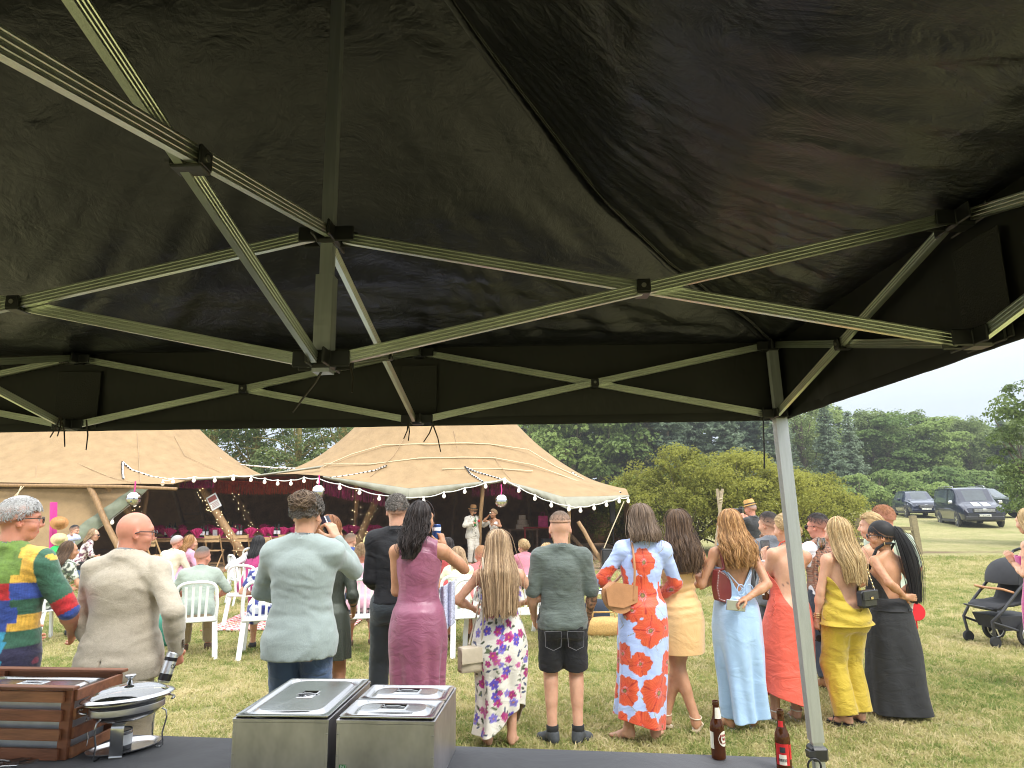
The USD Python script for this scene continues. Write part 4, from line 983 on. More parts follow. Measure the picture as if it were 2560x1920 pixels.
FEM = dict(z=[-.12, -.03, .05, .13, .21, .30, .39, .46, .505, .55], rx=[.145, .172, .162, .130, .120, .132, .143, .124, .078, .045], rb=[.100, .128, .108, .080, .078, .092, .098, .082, .062, .048], rf=[.085, .098, .100, .092, .088, .118, .108, .075, .058, .046])
MAL = dict(z=[-.12, -.03, .05, .13, .21, .30, .39, .46, .505, .55], rx=[.150, .168, .163, .154, .153, .166, .176, .150, .090, .052], rb=[.098, .115, .104, .094, .098, .112, .118, .100, .072, .055], rf=[.085, .105, .115, .112, .108, .122, .122, .090, .064, .053])
def rot(yaw=0, pitch=0, roll=0):
  """yaw: turning left of the person is positive; pitch: nodding down is positive; roll: leaning to the right"""
  cy, sy = math.cos(yaw), math.sin(yaw); cx, sx = math.cos(-pitch), math.sin(-pitch); cz, sz = math.cos(roll), math.sin(roll)
  return np.array([[cy, -sy, 0], [sy, cy, 0], [0, 0, 1]]) @ np.array([[1, 0, 0], [0, cx, -sx], [0, sx, cx]]) @ np.array([[cz, 0, sz], [0, 1, 0], [-sz, 0, cz]])
def ik(a, b, l1, l2, pole):
  a, b = np.asarray(a, float), np.asarray(b, float)
  d = b - a; L = np.linalg.norm(d)
  if L > (l1 + l2) * .995: b = a + d / L * (l1 + l2) * .995; d = b - a; L = np.linalg.norm(d)
  x = (l1 * l1 - l2 * l2 + L * L) / (2 * L); hgt = math.sqrt(max(l1 * l1 - x * x, 1e-6))
  u = d / L; p = np.asarray(pole, float); p = p - u * (p @ u); p /= max(np.linalg.norm(p), 1e-6)
  return a + u * x + p * hgt, b
class Body:
  def __init__(B, H=1.72, sex='m', build=1.0, lean=(0, 0), head=(0, 0, 0), armL=None, armR=None, legL=None, legR=None, seat=None, twist=0, sh=1.0, hipx=0.0, fx=None):
    B.fx = fx if fx is not None else hipx
    if fx is not None: hipx = fx * .45; lean = (lean[0], lean[1] - math.atan2(hipx, .72))
    B.H, B.sex, B.b = H, sex, build
    s = B.s = H / 1.75
    B.T = rot(twist, lean[0], lean[1])
    B.pel = np.array([hipx, 0, (.925 * s if seat is None else seat + .11)])
    t = B.tab = FEM if sex == 'f' else MAL
    sw = (.165 if sex == 'f' else .188) * s * sh * (.6 + .4 * build)
    X = lambda x, y, z: B.pel + B.T @ np.array([x, y, z])
    B.X = X
    B.shL, B.shR = X(-sw, -.012 * s, .466 * s), X(sw, -.012 * s, .466 * s)
    B.nb = X(0, -.012 * s, .535 * s)
    B.hR = rot(*head) if seat is None else rot(*head)
    B.hc = B.nb + B.T @ np.array([0, .018 * s, .075 * s]) + B.hR @ np.array([0, .012, .085]) * (.9 + .1 * s)
    l1, l2 = .285 * s, .25 * s
    def arm(sh_, a, sgn):
      a = a or {}
      w = np.array(a['at']) if 'at' in a else sh_ + np.array(a.get('d', (sgn * .07, .05, -.515))) * s
      el, w = ik(sh_, w, l1, l2, a.get('pole', (sgn * .35, -.8, -.1)))
      return el, w
    B.elL, B.wrL = arm(B.shL, armL, -1); B.elR, B.wrR = arm(B.shR, armR, 1)
    B.armL, B.armR = armL or {}, armR or {}
    hw = .090 * s * (1.0 if sex == 'm' else 1.02)
    B.hipL, B.hipR = B.pel + B.T @ np.array([-hw, 0, -.015 * s]) * [1, 1, 1], B.pel + B.T @ np.array([hw, 0, -.015 * s])
    def leg(hp, l, sgn):
      l = l or {}
      if seat is None: an = np.array(l.get('at', (sgn * .10 * s, 0.0, .085 * s)), float) + [B.fx, 0, 0]; pole = l.get('pole', (sgn * .08, 1, 0))
      else: an = np.array(l.get('at', (sgn * .13, .46 * s, .085 * s)), float); pole = l.get('pole', (sgn * .1, .6, .8))
      kn, an = ik(hp, an, .425 * s, .415 * s, pole)
      return kn, an
    B.knL, B.anL = leg(B.hipL, legL, -1); B.knR, B.anR = leg(B.hipR, legR, 1)
    B.legL, B.legR = legL or {}, legR or {}
  def toe(B, side):
    l = B.legL if side == 'L' else B.legR
    a = l.get('toe', -.25 if side == 'L' else .25)
    return np.array([math.sin(a), math.cos(a), 0])
  def torso(B, f, off=0., k=.03, glute=1.0, flare=0):
    t, s, b = B.tab, B.s, B.b
    z = np.array(t['z']) * s
    fl = flare * np.clip((.2 - np.array(t['z'])) / .3, 0, 1)
    f.loft(z, np.array(t['rx']) * s * b + off + fl, np.array(t['rb']) * s * (.4 + .6 * b) + off + fl, np.array(t['rf']) * s * (.3 + .7 * b) + off + fl, B.pel, B.T, k=k)
    for sg_ in (-1, 1):
      f.cap(B.X(0, -.02 * s, .55 * s), B.X(sg_ * .15 * s, -.016 * s, .474 * s), .038 * s + off, .044 * s + off, .03)
      f.ell(B.X(sg_ * .075 * s, -.055 * s, -.04 * s), np.array([.088, .082, .095]) * s * (.5 + .5 * b) * glute + off * glute, B.T, .04)
    if B.sex == 'f':
      for sg_ in (-1, 1): f.ell(B.X(sg_ * .068 * s, .085 * s, .315 * s), np.array([.060, .055, .062]) * s + off, B.T, .03)
    return f
  def arm(B, f, off=0., side='LR', upto=2.0, k=.02, ks=.0):
    s, b = B.s, .55 + .45 * B.b
    m = 1.0 if B.sex == 'm' else .86
    for q in side:
      sh, el, wr = (B.shL, B.elL, B.wrL) if q == 'L' else (B.shR, B.elR, B.wrR)
      u = min(upto, 1.0)
      f.ell(sh, np.array([.052, .054, .055]) * s * m * b + off, None, .02 + ks)
      f.cap(sh, sh + (el - sh) * u, (.049 * m * b) * s + off, (.052 + (.041 - .052) * u) * m * b * s + off, .03)
      if upto > 1:
        w = el + (wr - el) * (upto - 1)
        f.cap(el, el + (w - el) * .35, .041 * m * b * s + off, .043 * m * b * s + off, .02)
        f.cap(el + (w - el) * .3, w, .043 * m * b * s + off, (.043 + (.027 - .043) * (upto - 1)) * m * s + off, .02)
    return f
  def leg(B, f, off=0., side='LR', upto=2.0, flare=0., k=.03):
    s, b = B.s, .5 + .5 * B.b
    m = 1.0
    for q in side:
      hp, kn, an = (B.hipL, B.knL, B.anL) if q == 'L' else (B.hipR, B.knR, B.anR)
      u = min(upto, 1.0)
      f.cap(hp, hp + (kn - hp) * u, .088 * s * b * m + off, (.088 + (.058 - .088) * u) * s * b * m + off + flare * u * .5, k)
      if upto > 1:
        w = kn + (an - kn) * (upto - 1)
        bk = unit(np.cross(an - kn, np.cross(an - kn, np.array([0, 1, 0]) if abs((an - kn)[1]) < .3 else np.array([0, 0, 1.0]))))
        if bk[1] > 0: bk = -bk
        f.cap(kn, w, .054 * s * b + off + flare * .5, (.054 + (.038 - .054) * (upto - 1)) * s + off + flare, .02)
        if flare == 0 or True: f.cap(kn + (an - kn) * .15 + bk * .012 * s, kn + (an - kn) * min(.48, upto - 1) + bk * .014 * s, .052 * s * b + off, .041 * s * b + off, .03)
    return f
  def feet(B, f, off=0., side='LR', heel=0.0):
    s = B.s * (1.0 if B.sex == 'm' else .92)
    for q in side:
      an = B.anL if q == 'L' else B.anR
      t = B.toe(q); sd = np.array([t[1], -t[0], 0])
      g = an[2] - .085 * B.s
      f.cap(an, an + t * -.02 * s - (0, 0, .048 * s), .036 * s + off, .034 * s + off, .02)
      f.cap(an + t * .0 - (0, 0, .02 * s), an + t * .10 * s - (0, 0, (.055 + heel) * s), .034 * s + off, .028 * s + off, .03)
      for w, L in ((-.020, .165), (.0, .17), (.020, .15)):
        f.cap(an + t * .07 * s + sd * w * s - (0, 0, (.060 + heel) * s), an + t * L * s + sd * w * 1.1 * s - (0, 0, (.068 + heel) * s), .022 * s + off, .015 * s + off, .012)
    return f
def head_mesh(B, h):
  f = Fld(); R, c = B.hR, B.hc
  X = lambda x, y, z: c + R @ np.array([x, y, z])
  k = .02
  f.ell(X(0, -.012, .022), (.076, .094, .094), R, .03)
  f.ell(X(0, .022, -.035), (.060, .068, .078), R, .03)
  f.ell(X(0, .045, -.085), (.036, .034, .024), R, .025)
  f.ell(X(0, .070, .028), (.050, .016, .018), R, .02)
  f.cap(X(0, .086, .012), X(0, .106, -.022), .008, .012, .012)
  f.cap(X(-.011, .096, -.030), X(.011, .096, -.030), .009, .009, .01)
  f.ell(X(0, .083, -.058), (.022, .010, .008), R, .008); f.ell(X(0, .081, -.069), (.018, .010, .007), R, .008)
  for s in (-1, 1):
    f.ell(X(s * .031, .084, .004), (.014, .010, .009), R, .004, 's')
    f.ell(X(s * .031, .072, .003), (.0125, .0125, .011), R, .002)
    f.ell(X(s * .045, .058, -.030), (.024, .022, .020), R, .025)
    E = R @ rot(s * -.45)
    f.ell(X(s * .079, -.008, -.012), (.008, .020, .031), E, .006)
    f.ell(X(s * .082, -.001, -.008), (.006, .010, .016), E, .003, 's')
  f.cap(B.nb - B.T @ np.array([0, .0, .03]), X(0, -.022, -.06), (.058 if B.sex == 'm' else .047) * B.s, (.056 if B.sex == 'm' else .045) * B.s, .02)
  return f.mesh(h)
def hand_mesh(B, side, h):
  a = B.armL if side == 'L' else B.armR
  el, wr = (B.elL, B.wrL) if side == 'L' else (B.elR, B.wrR)
  s = B.s * (1.0 if B.sex == 'm' else .90)
  d = np.asarray(a.get('dir', unit(wr - el)), float); d /= np.linalg.norm(d)
  pn = np.asarray(a.get('palm', (1 if side == 'L' else -1, .2, 0)), float); pn = pn - d * (pn @ d); pn /= np.linalg.norm(pn)
  sd = np.cross(pn, d)                       # across the palm
  th = sd if side == 'L' else -sd            # side of the thumb: forward for hanging hands
  if 'thumb' in a: th = th * a['thumb']
  curl = a.get('curl', .35)
  f = Fld()
  f.cap(wr - d * .03, wr + d * .02 * s, .027 * s, .028 * s, .02)
  for w in (-.026, -.009, .009, .026):
    f.cap(wr + d * .018 * s + th * w * .7 * s, wr + d * .085 * s + th * w * s, .0145 * s, .0135 * s, .012)
  for k, (w, L) in enumerate(((.029, .070), (.010, .080), (-.009, .074), (-.027, .058))):
    p = wr + d * .088 * s + th * w * s; cur = d.copy()
    for j, q in enumerate((.45, .32, .25)):
      an = curl * (.75, 1.25, .9)[j] * (1 + .06 * k)
      ax = np.cross(cur, pn); ax /= max(np.linalg.norm(ax), 1e-6)
      cur = cur * math.cos(an) + np.cross(ax, cur) * math.sin(an)
      p2 = p + cur * L * q * s
      f.cap(p, p2, (.0092 - .0008 * j) * s, (.0085 - .001 * j) * s, .004); p = p2
  p = wr + d * .028 * s + th * .028 * s + pn * .008 * s; cur = unit(d * .75 + th * .75 + pn * (.25 + curl * .4))
  for j, L in enumerate((.040, .032, .026)):
    p2 = p + cur * L * s; f.cap(p, p2, (.0125 - .0015 * j) * s, (.011 - .0015 * j) * s, .006); p = p2
    cur = unit(cur * 1.0 + d * .25 - th * (.25 + curl * .35) + pn * .12)
  B.grip = getattr(B, 'grip', {}); B.grip[side] = wr + d * .085 * s + pn * .032 * s
  B.hfr = getattr(B, 'hfr', {}); B.hfr[side] = (d, pn, th)
  return f.mesh(h)
skin_m = usdkit.material(stage, '/World/Looks/skin', {'a': ('attribute', {'attribute': 'Cd'}), 'tc': ('texture_coordinate', {}), 'n': ('noise_texture', {'scale': 14.0, 'detail': 4.0}), 'rp': ('rgb_ramp', {'ramp': [(.3, (.86, .79, .76)), (.7, (1.07, 1.04, 1.02))]}), 'mx': ('mix', {'mix_type': 'multiply', 'fac': 1.0}),
  'b': ('noise_texture', {'scale': 160.0, 'detail': 2.0}), 'bm': ('bump', {'strength': .12, 'distance': .002}), 'p': ('principled_bsdf', {'roughness': .48, 'specular_ior_level': .4, 'subsurface_weight': .12, 'subsurface_radius': (1.0, .35, .18), 'subsurface_scale': .012})},
  [('tc.object', 'n.vector'), ('n.fac', 'rp.fac'), ('a.color', 'mx.color1'), ('rp.color', 'mx.color2'), ('mx.color', 'p.base_color'), ('tc.object', 'b.vector'), ('b.fac', 'bm.height'), ('bm.normal', 'p.normal')], surface='p.BSDF')
SK = dict(pale=(.60, .37, .27), light=(.55, .32, .215), tan=(.44, .235, .135), deep=(.36, .18, .10), red=(.56, .26, .18))
def skin_col(B, v, base, marks=(), tattoo=None):
  c = np.tile(np.array(base, float), (len(v), 1))
  q = (v - B.hc) @ B.hR
  hd = (np.abs(q[:, 2]) < .14) & (np.abs(q[:, 0]) < .1)
  def paint(m, col, a=1.0): c[m] = c[m] * (1 - a) + np.array(col) * a
  paint(hd & (np.hypot(q[:, 0] / .023, (q[:, 2] + .063) / .011) < 1) & (q[:, 1] > .07), np.array(base) * [.85, .42, .42] + [.04, 0, .01], .8)
  for s in (-1, 1):
    e = np.hypot((q[:, 0] - s * .031) / .013, (q[:, 2] - .003) / .0075)
    paint(hd & (e < 1) & (q[:, 1] > .06), (.62, .58, .55)); paint(hd & (np.hypot(q[:, 0] - s * .031, q[:, 2] - .003) < .0062) & (q[:, 1] > .06), (.03, .02, .015))
    paint(hd & (np.abs(q[:, 2] - .022 + 4 * (q[:, 0] - s * .031) ** 2) < .0045) & (np.abs(q[:, 0] - s * .033) < .020) & (q[:, 1] > .06), (.06, .035, .02), .75)
    paint(hd & (np.hypot(q[:, 0] - s * .045, (q[:, 2] + .028)) < .022) & (q[:, 1] > .04), np.array(base) * [1.02, .8, .8], .45)
  paint((np.abs(q[:, 0]) > .074) & hd & (np.abs(q[:, 2] + .012) < .035), np.array(base) * [1.05, .82, .78], .6)
  for m in marks: m(B, v, c, paint)
  return np.clip(c, 0, 1)
def person(name, label, loc, rz, B, skin='light', h=.012, feet='LR', cat='person', marks=(), group=None, hands='LR', headh=None, legs=True):
  t = thing(name, label, cat, loc, rz, group)
  B.skin = SK[skin] if isinstance(skin, str) else skin
  f = Fld(); B.torso(f); B.arm(f)
  if legs: B.leg(f)
  if feet: B.feet(f, 0, feet, getattr(B, 'heel', 0))
  ms = [f.mesh(h * 1.5), head_mesh(B, headh or max(.0065, h * .55))]
  for q in hands: ms.append(hand_mesh(B, q, max(.0056, h * .5)))
  m = cat_m(ms)
  put(t, 'body', m, skin_m, True, skin_col(B, np.asarray(m.vertices), SK[skin] if isinstance(skin, str) else skin, marks))
  B.t = t; B.loc, B.rz, B.h = np.array(loc, float), rz, h
  return t
def world(B, p):
  c, s = math.cos(B.rz), math.sin(B.rz); p = np.asarray(p, float)
  return B.loc + np.array([c * p[0] - s * p[1], s * p[0] + c * p[1], p[2]])
def creases(amp, sx=7, sz=14, seed=0, z0=None):
  return lambda P: (amp * (np.abs(2 * meshkit.fbm(P * np.array([sx, sx, sz]) + 3 * meshkit.noise(P * 3.0, seed + 5)[:, None], 3, seed) - 1) - .28)).astype(np.float32)
BIG = (-9,) * 3, (9,) * 3
def top(B, mat, off=.014, sleeve=2.0, hem=-.03, neck=.56, amp=.012, flare=.014, name='shirt', col=None, h=None, collar=None, seed=1, arms='LR', sleeve_off=None, cuts=(), vent=False, label=None, smooth=True, sx=6, sz=13, glute=1.0):
  s = B.s; f = Fld()
  B.torso(f, off, flare=flare, glute=glute)
  if sleeve > 0: B.arm(f, (off * .85 if sleeve_off is None else sleeve_off) * .8, arms, sleeve, ks=.04)
  f.add(creases(amp, sx, sz, seed), *BIG, 0, 'n')
  up = B.T @ np.array([0, 0, 1.0])
  def hemcut(P):
    q = (P - B.pel) @ B.T
    m = np.abs(q[:, 0]) < .34 * s
    d = (hem * s - q[:, 2])
    if sleeve > 1:   # sleeves hang past the hem: cut the body only
      e = np.minimum(seg(P, B.shL, B.elL, .085, .08), seg(P, B.elL, B.wrL, .08, .07)); e = np.minimum(e, np.minimum(seg(P, B.shR, B.elR, .085, .08), seg(P, B.elR, B.wrR, .08, .07)))
      return np.where((e < -.012) , -1.0, d).astype(np.float32)
    return np.where(m, d, -1.0).astype(np.float32)
  f.add(hemcut, *BIG, .004, 'i')
  rn = (.060 if B.sex == 'm' else .052) * s
  n0, n1 = B.X(0, -.008 * s, neck * s), B.hc + B.T @ np.array([0, -.01, .1])
  f.add(lambda P: (rn + .004 - seg(P, n0, n1, 0, .03)).astype(np.float32), *BIG, .004, 'i')
  for c in cuts: f.add(c, *BIG, .004, 's2' if False else 'i')
  m = f.mesh(h or B.h * 1.02)
  v = np.asarray(m.vertices)
  p = put(B.t, name, m, mat, smooth, None if col is None else col(B, v), label)
  if collar:
    a = np.linspace(0, 2 * np.pi, 26, endpoint=False); r = (.064 if B.sex == 'm' else .056) * s
    ring = np.stack([r * 1.05 * np.cos(a), r * 1.08 * np.sin(a) - .01, .530 * s - .020 * np.sin(a)], 1)
    lo_, hi_ = np.array([B.X(*q) for q in ring * [1.12, 1.12, 1] - [0, 0, .012]]), np.array([B.X(*q) for q in ring + [0, 0, collar]])
    out = np.array([B.X(*q) for q in ring * [1.2, 1.2, 1] + [0, 0, collar * .1]])
    cm = sheet(np.stack([np.vstack([q, q[:1]]) for q in (lo_, hi_, out)], 0), .003)
    put(p, 'collar', cm, mat, True, None if col is None else col(B, np.asarray(cm.vertices)))
  return p
def trousers(B, mat, off=.016, upto=1.93, waist=.075, amp=.014, flare=.012, name='trousers', col=None, h=None, seed=2, label=None, sx=7, sz=16, glute=1.0):
  f = Fld(); s = B.s
  B.torso(f, off * .9, glute=glute); B.leg(f, off, 'LR', upto, flare)
  f.add(creases(amp, sx, sz, seed), *BIG, 0, 'n')
  f.plane(B.T @ np.array([0, 0, 1.0]), B.X(0, 0, waist * s))
  f.add(lambda P: (-np.ones(len(P))).astype(np.float32), *BIG, .004, 'i')
  # square the hems
  for kn, an in ((B.knL, B.anL), (B.knR, B.anR)):
    hp = B.hipL if kn is B.knL else B.hipR
    e = kn + (an - kn) * (upto - 1) if upto > 1 else hp + (kn - hp) * upto
    d = unit(an - kn) if upto > 1 else unit(kn - hp)
    f.add(lambda P, e=e, d=d: np.where(np.linalg.norm(P - e, axis=1) < .16, (P - e) @ d - .004, -1.0).astype(np.float32), *BIG, .004, 'i')
  m = f.mesh(h or B.h * 1.08)
  return put(B.t, name, m, mat, True, None if col is None else col(B, np.asarray(m.vertices)), label)
def shoes(B, mat, sole=None, off=.008, h=.008, name='shoe', heel=0.0):
  for q in 'LR':
    f = Fld(); B.feet(f, off, q, heel)
    an = B.anL if q == 'L' else B.anR
    f.plane((0, 0, 1), an + (0, 0, .012)); f.plane((0, 0, -1), an - (0, 0, .088 * B.s))
    m = f.mesh(h); put(B.t, name, m, mat, True)
def gown(B, mat, zt, rows, name='dress', top_fn=None, hem_fn=None, folds=(9, .0, 0), col=None, nth=110, nz=110, pw=2.0, label=None, thick=.004, fold_fn=None, smooth=True):
  """a sleeveless garment of rings. rows: (z, cx, cy, rx, r_back, r_front, fold amplitude) in the person's own coordinates"""
  from scipy.interpolate import PchipInterpolator as PI
  r = np.array(sorted(rows)); zz = r[:, 0]
  I = [PI(zz, r[:, k]) for k in range(1, 7)]
  th = np.linspace(0, 2 * np.pi, nth)        # 0 = right, pi/2 = front, 3pi/2 = back
  v = np.linspace(0, 1, nz)
  zt_ = np.full(nth, zt) if top_fn is None else np.array([top_fn(a) for a in th])
  zb_ = np.full(nth, zz[0]) if hem_fn is None else np.array([hem_fn(a) for a in th])
  Z = zt_[None] * (1 - v[:, None]) + zb_[None] * v[:, None]
  cx, cy, rx, rb, rf, am = (q(Z) for q in I)
  TH = np.broadcast_to(th, Z.shape)
  n, _, ph = folds
  w = np.sin(n * TH + ph + 1.3 * np.sin(2 * TH + Z * 2)) + .5 * np.sin((2 * n - 3) * TH + 2 * ph + Z * 4)
  if fold_fn is not None: w = fold_fn(TH, Z, w)
  k = 1 + 0 * TH
  ry = np.where(np.sin(TH) < 0, rb, rf)
  ct, st = np.cos(TH), np.sin(TH)
  cc = np.sign(ct) * np.abs(ct) ** (2 / pw); s2 = np.sign(st) * np.abs(st) ** (2 / pw)
  fine = .0035 * (meshkit.fbm(np.stack([ct * 4, st * 4, Z * 7], -1), 3, 3) - .5) * 2
  x = cx + (rx + am * w + fine) * cc; y = cy + (ry + am * w + fine) * s2
  P = np.stack([x, y, Z], -1)
  m = sheet(P[:, ::-1], thick)
  vv = np.asarray(m.vertices)
  tz = np.concatenate([np.stack([TH[:, ::-1].ravel(), Z[:, ::-1].ravel()], 1)] * 2)
  return put(B.t, name, m, mat, smooth, None if col is None else col(vv, tz), label)
# ------------------------------------------------------------------ hair
HCOL = {}
def hairmats(name, dark, mid, light):
  out = []
  d_, m_, l_ = (np.array(q) for q in (dark, mid, light))
  for k, c in enumerate((tuple(d_ * .55 + m_ * .45), tuple(m_), tuple(l_ * .55 + m_ * .45))):
    out.append(M(f'{name}_{"dark mid light".split()[k]}', c, .45, var=.3, vs=60, stretch=(1, 1, .12), specular_ior_level=.3))
    HCOL[str(out[-1].GetPath())] = c
  return out
def curves(parent, name, paths, w0, w1, mat):
  n = paths.shape[1]
  p = uniq(parent, name)
  b = UsdGeom.BasisCurves.Define(stage, p)
  b.CreateTypeAttr('linear'); b.CreateWrapAttr('nonperiodic'); b.GetPrim().SetCustomDataByKey('kind', 'stuff')
  b.CreateCurveVertexCountsAttr(Vt.IntArray.FromNumpy(np.full(len(paths), n, np.int32)))
  b.CreatePointsAttr(Vt.Vec3fArray.FromNumpy(paths.reshape(-1, 3).astype(np.float32)))
  b.CreateWidthsAttr(Vt.FloatArray.FromNumpy(np.tile(np.linspace(w0, w1, n), len(paths)).astype(np.float32))); b.SetWidthsInterpolation('vertex')
  UsdShade.MaterialBindingAPI.Apply(b.GetPrim()).Bind(mat)
  return p
A_, B_, C_ = .084, .102, .106
def scalp(th, ph, g=1.0):
  """a point over the skull in head coordinates: th 0 at the back, positive to the right; ph from the crown"""
  return np.stack([A_ * g * np.sin(ph) * np.sin(th), -.010 - B_ * g * np.sin(ph) * np.cos(th), .020 + C_ * g * np.cos(ph)], -1)
def to_local(B, q): return B.hc + q @ B.hR.T
def hair_long(B, mats, L, W, D=(.115, .105, .135, .14), wave=(.0, 20), n=650, spread=1.75, part=0.0, w=(.0040, .0022), seed=1, thmax=2.0, name='hair', clump=26, ragged=.10, front=False, m=13):
  """long loose hair: L metres below the ears, W half widths and D depths behind the head down its length"""
  rng = np.random.default_rng(seed)
  s1, s2 = 6, m
  ease = lambda u: (lambda t: t * t * (3 - 2 * t))(np.clip(u * L / max(.16, min(.26, L * .6)), 0, 1))
  wd = lambda u: A_ * 1.01 + (np.interp(u, np.linspace(0, 1, len(W)), W) - A_ * 1.01) * ease(u); dp = lambda u: B_ * 1.01 + (np.interp(u, np.linspace(0, 1, len(D)), D) - B_ * 1.01) * ease(u)
  def path(th, q, end, ph0=.06, jit=0.0, wv=0.0):
    th, q, end = (np.asarray(a, float)[..., None] for a in (th, q, end))
    ph = np.linspace(ph0, 1.5, s1)
    tw = np.abs(th) > 1.2
    a = scalp(th * np.ones_like(ph), ph * np.ones_like(th), 1.0) * 1.0
    a = (a - [0, -.010, .020]) * (1 + (q[..., None] - 1) * np.linspace(.4, 1, s1)[:, None] + .03) + [0, -.010, .020] + np.array([part, 0, 0]) * (1 - np.sin(ph))[:, None]
    u = np.linspace(0.04, 1, s2)
    zz = .028 - u * end
    uu = np.clip(u * end / L, 0, 1)
    thc = th * (1 - .42 * np.minimum(1, uu * 1.6)) if not front else th
    X = wd(uu) * np.sin(np.clip(thc, -1.57, 1.57)) * (q + .03)
    Y = -.010 - dp(uu) * np.cos(thc) * (q + .03)
    b = np.stack([X, Y, zz * np.ones_like(X)], -1)
    return np.concatenate([a, b], axis=-2)
  # base surface
  th = np.linspace(-thmax, thmax, 46)
  cl_c = rng.uniform(-thmax, thmax, clump)
  bend = .94 + .045 * np.cos(th * 13) * np.sin(th * 5 + 1)
  base = path(th, bend, np.full(46, L * .93))
  T = np.linspace(0, 1, s1 + s2)
  def waves(P, ph, amp):
    t = np.arange(P.shape[1]); g = np.clip((t - s1 * .7) / s2, 0, 1)
    o = np.sin(t[None] / (s1 + s2) * wave[1] + ph[:, None]) * (amp * g)[None]
    o2 = np.cos(t[None] / (s1 + s2) * wave[1] * 1.1 + ph[:, None] * 1.7) * (amp * .6 * g)[None]
    P = P.copy(); P[..., 0] += o; P[..., 1] += o2
    return P
  base = waves(base, th * 3.0, wave[0] * .6)
  hb = put(B.t, name, sheet(to_local(B, base), .006), mats[1] if wave[0] == 0 else mats[0], True)
  for k in range(3):
    nn = int(n * (.34, .4, .26)[k])
    t0 = rng.uniform(-thmax, thmax, nn)
    ci = np.argmin(np.abs(t0[:, None] - cl_c[None]), 1)
    t1 = t0 * .55 + cl_c[ci] * .45
    q = rng.uniform(.955, 1.035, nn) + .02 * np.cos(ci * 2.3)
    P = path(t1, q, L * (1 - ragged * rng.uniform(0, 1, nn) - ragged * .6 * np.abs(np.sin(ci * 1.7))), rng.uniform(.03, .4, nn)[0])
    d0 = (t0 - t1)[:, None] * np.linspace(1, .15, s1 + s2)[None]
    P[..., 0] += d0 * .08
    P = waves(P, ci * 1.9 + rng.normal(0, .35, nn), wave[0])
    fly = np.where(rng.uniform(0, 1, (nn, 1, 1)) < .07, 7.0, 1.0)
    P += fly * rng.normal(0, .0025, (nn, 1, 3)) * np.linspace(.3, 1.5, s1 + s2)[None, :, None]
    curves(hb, 'strands', to_local(B, P), w[0], w[1], mats[k])
  return hb
def hair_short(B, mats, length=.03, front=1.02, back=2.05, side=1.55, n=900, seed=2, lift=.35, name='hair', thick=1.03, w=(.0036, .0022), curl=0.0, crown=1.0, fade=.45):
  """short hair: a cap over the scalp down to a hairline, with tufts"""
  rng = np.random.default_rng(seed)
  def lim(th):
    a = np.abs(th)
    return np.interp(a, [0, .7, 1.35, 1.75, 2.3, 3.1416], [back, back * .97, side + .25, side, front, front])
  th = np.linspace(-np.pi, np.pi, 60); g = np.linspace(0.02, 1, 16)
  PH = lim(th)[:, None] * g[None]
  nse = 1 + .02 * (meshkit.fbm(np.stack([np.sin(th)[:, None] * 6 + 0 * PH, np.cos(th)[:, None] * 6 + 0 * PH, PH * 7], -1), 3, seed) - .5)
  q = scalp(np.broadcast_to(th[:, None], PH.shape), PH, 1.0) * (thick - .035 * g[None] ** 6)[..., None] * nse[..., None]
  g2 = np.clip((1 - g) / max(fade, .05), 0, 1)[None, :, None]
  nz_ = (.9 + .2 * meshkit.noise(q * 160, seed))[..., None]
  cc_ = np.array(B.skin) * .82 * (1 - g2) + np.array(HCOL[str(mats[0].GetPath())]) * 1.2 * nz_ * g2
  cc_ = np.where(g2 > .999, cc_, cc_)
  cm_ = np.concatenate([cc_.reshape(-1, 3)] * 2)
  hb = put(B.t, name, sheet(to_local(B, q), .004), M('hair_cap', rough=.55, cd=True, var=.12, vs=70, specular_ior_level=.25), True, cm_)
  for k in range(3):
    nn = n // 3
    t0 = rng.uniform(-np.pi, np.pi, nn); p0 = lim(t0) * np.sqrt(rng.uniform(.0, (1 - fade * .45) ** 2, nn))
    r = scalp(t0, p0, thick)
    nrm = unit(r - [0, -.01, .02])
    L = length * rng.uniform(.6, 1.25, nn)[:, None] * np.interp(p0, [0, 1.0, 1.9], [crown, .85, .45])[:, None]
    s = np.linspace(0, 1, 5)
    sw = rng.normal(0, .5 + curl, (nn, 1))
    ph_ = p0[:, None] + s[None] * L / .1 * np.cos(sw); th_ = t0[:, None] + s[None] * L / .1 * np.sin(sw) / np.maximum(np.sin(p0[:, None]), .3)
    P = scalp(th_, ph_, thick + .004) + nrm[:, None] * (lift * L[:, None] * (s ** .8)[None, :, None] * rng.uniform(.4, 1.2, (nn, 1, 1)))
    if curl: P += curl * .03 * np.stack([np.sin(s[None] * 7 + t0[:, None] * 9), np.cos(s[None] * 7 + t0[:, None] * 5), np.sin(s[None] * 6 + p0[:, None] * 8)], -1)
    curves(hb, 'strands', to_local(B, P), w[0], w[1], mats[k])
  return hb
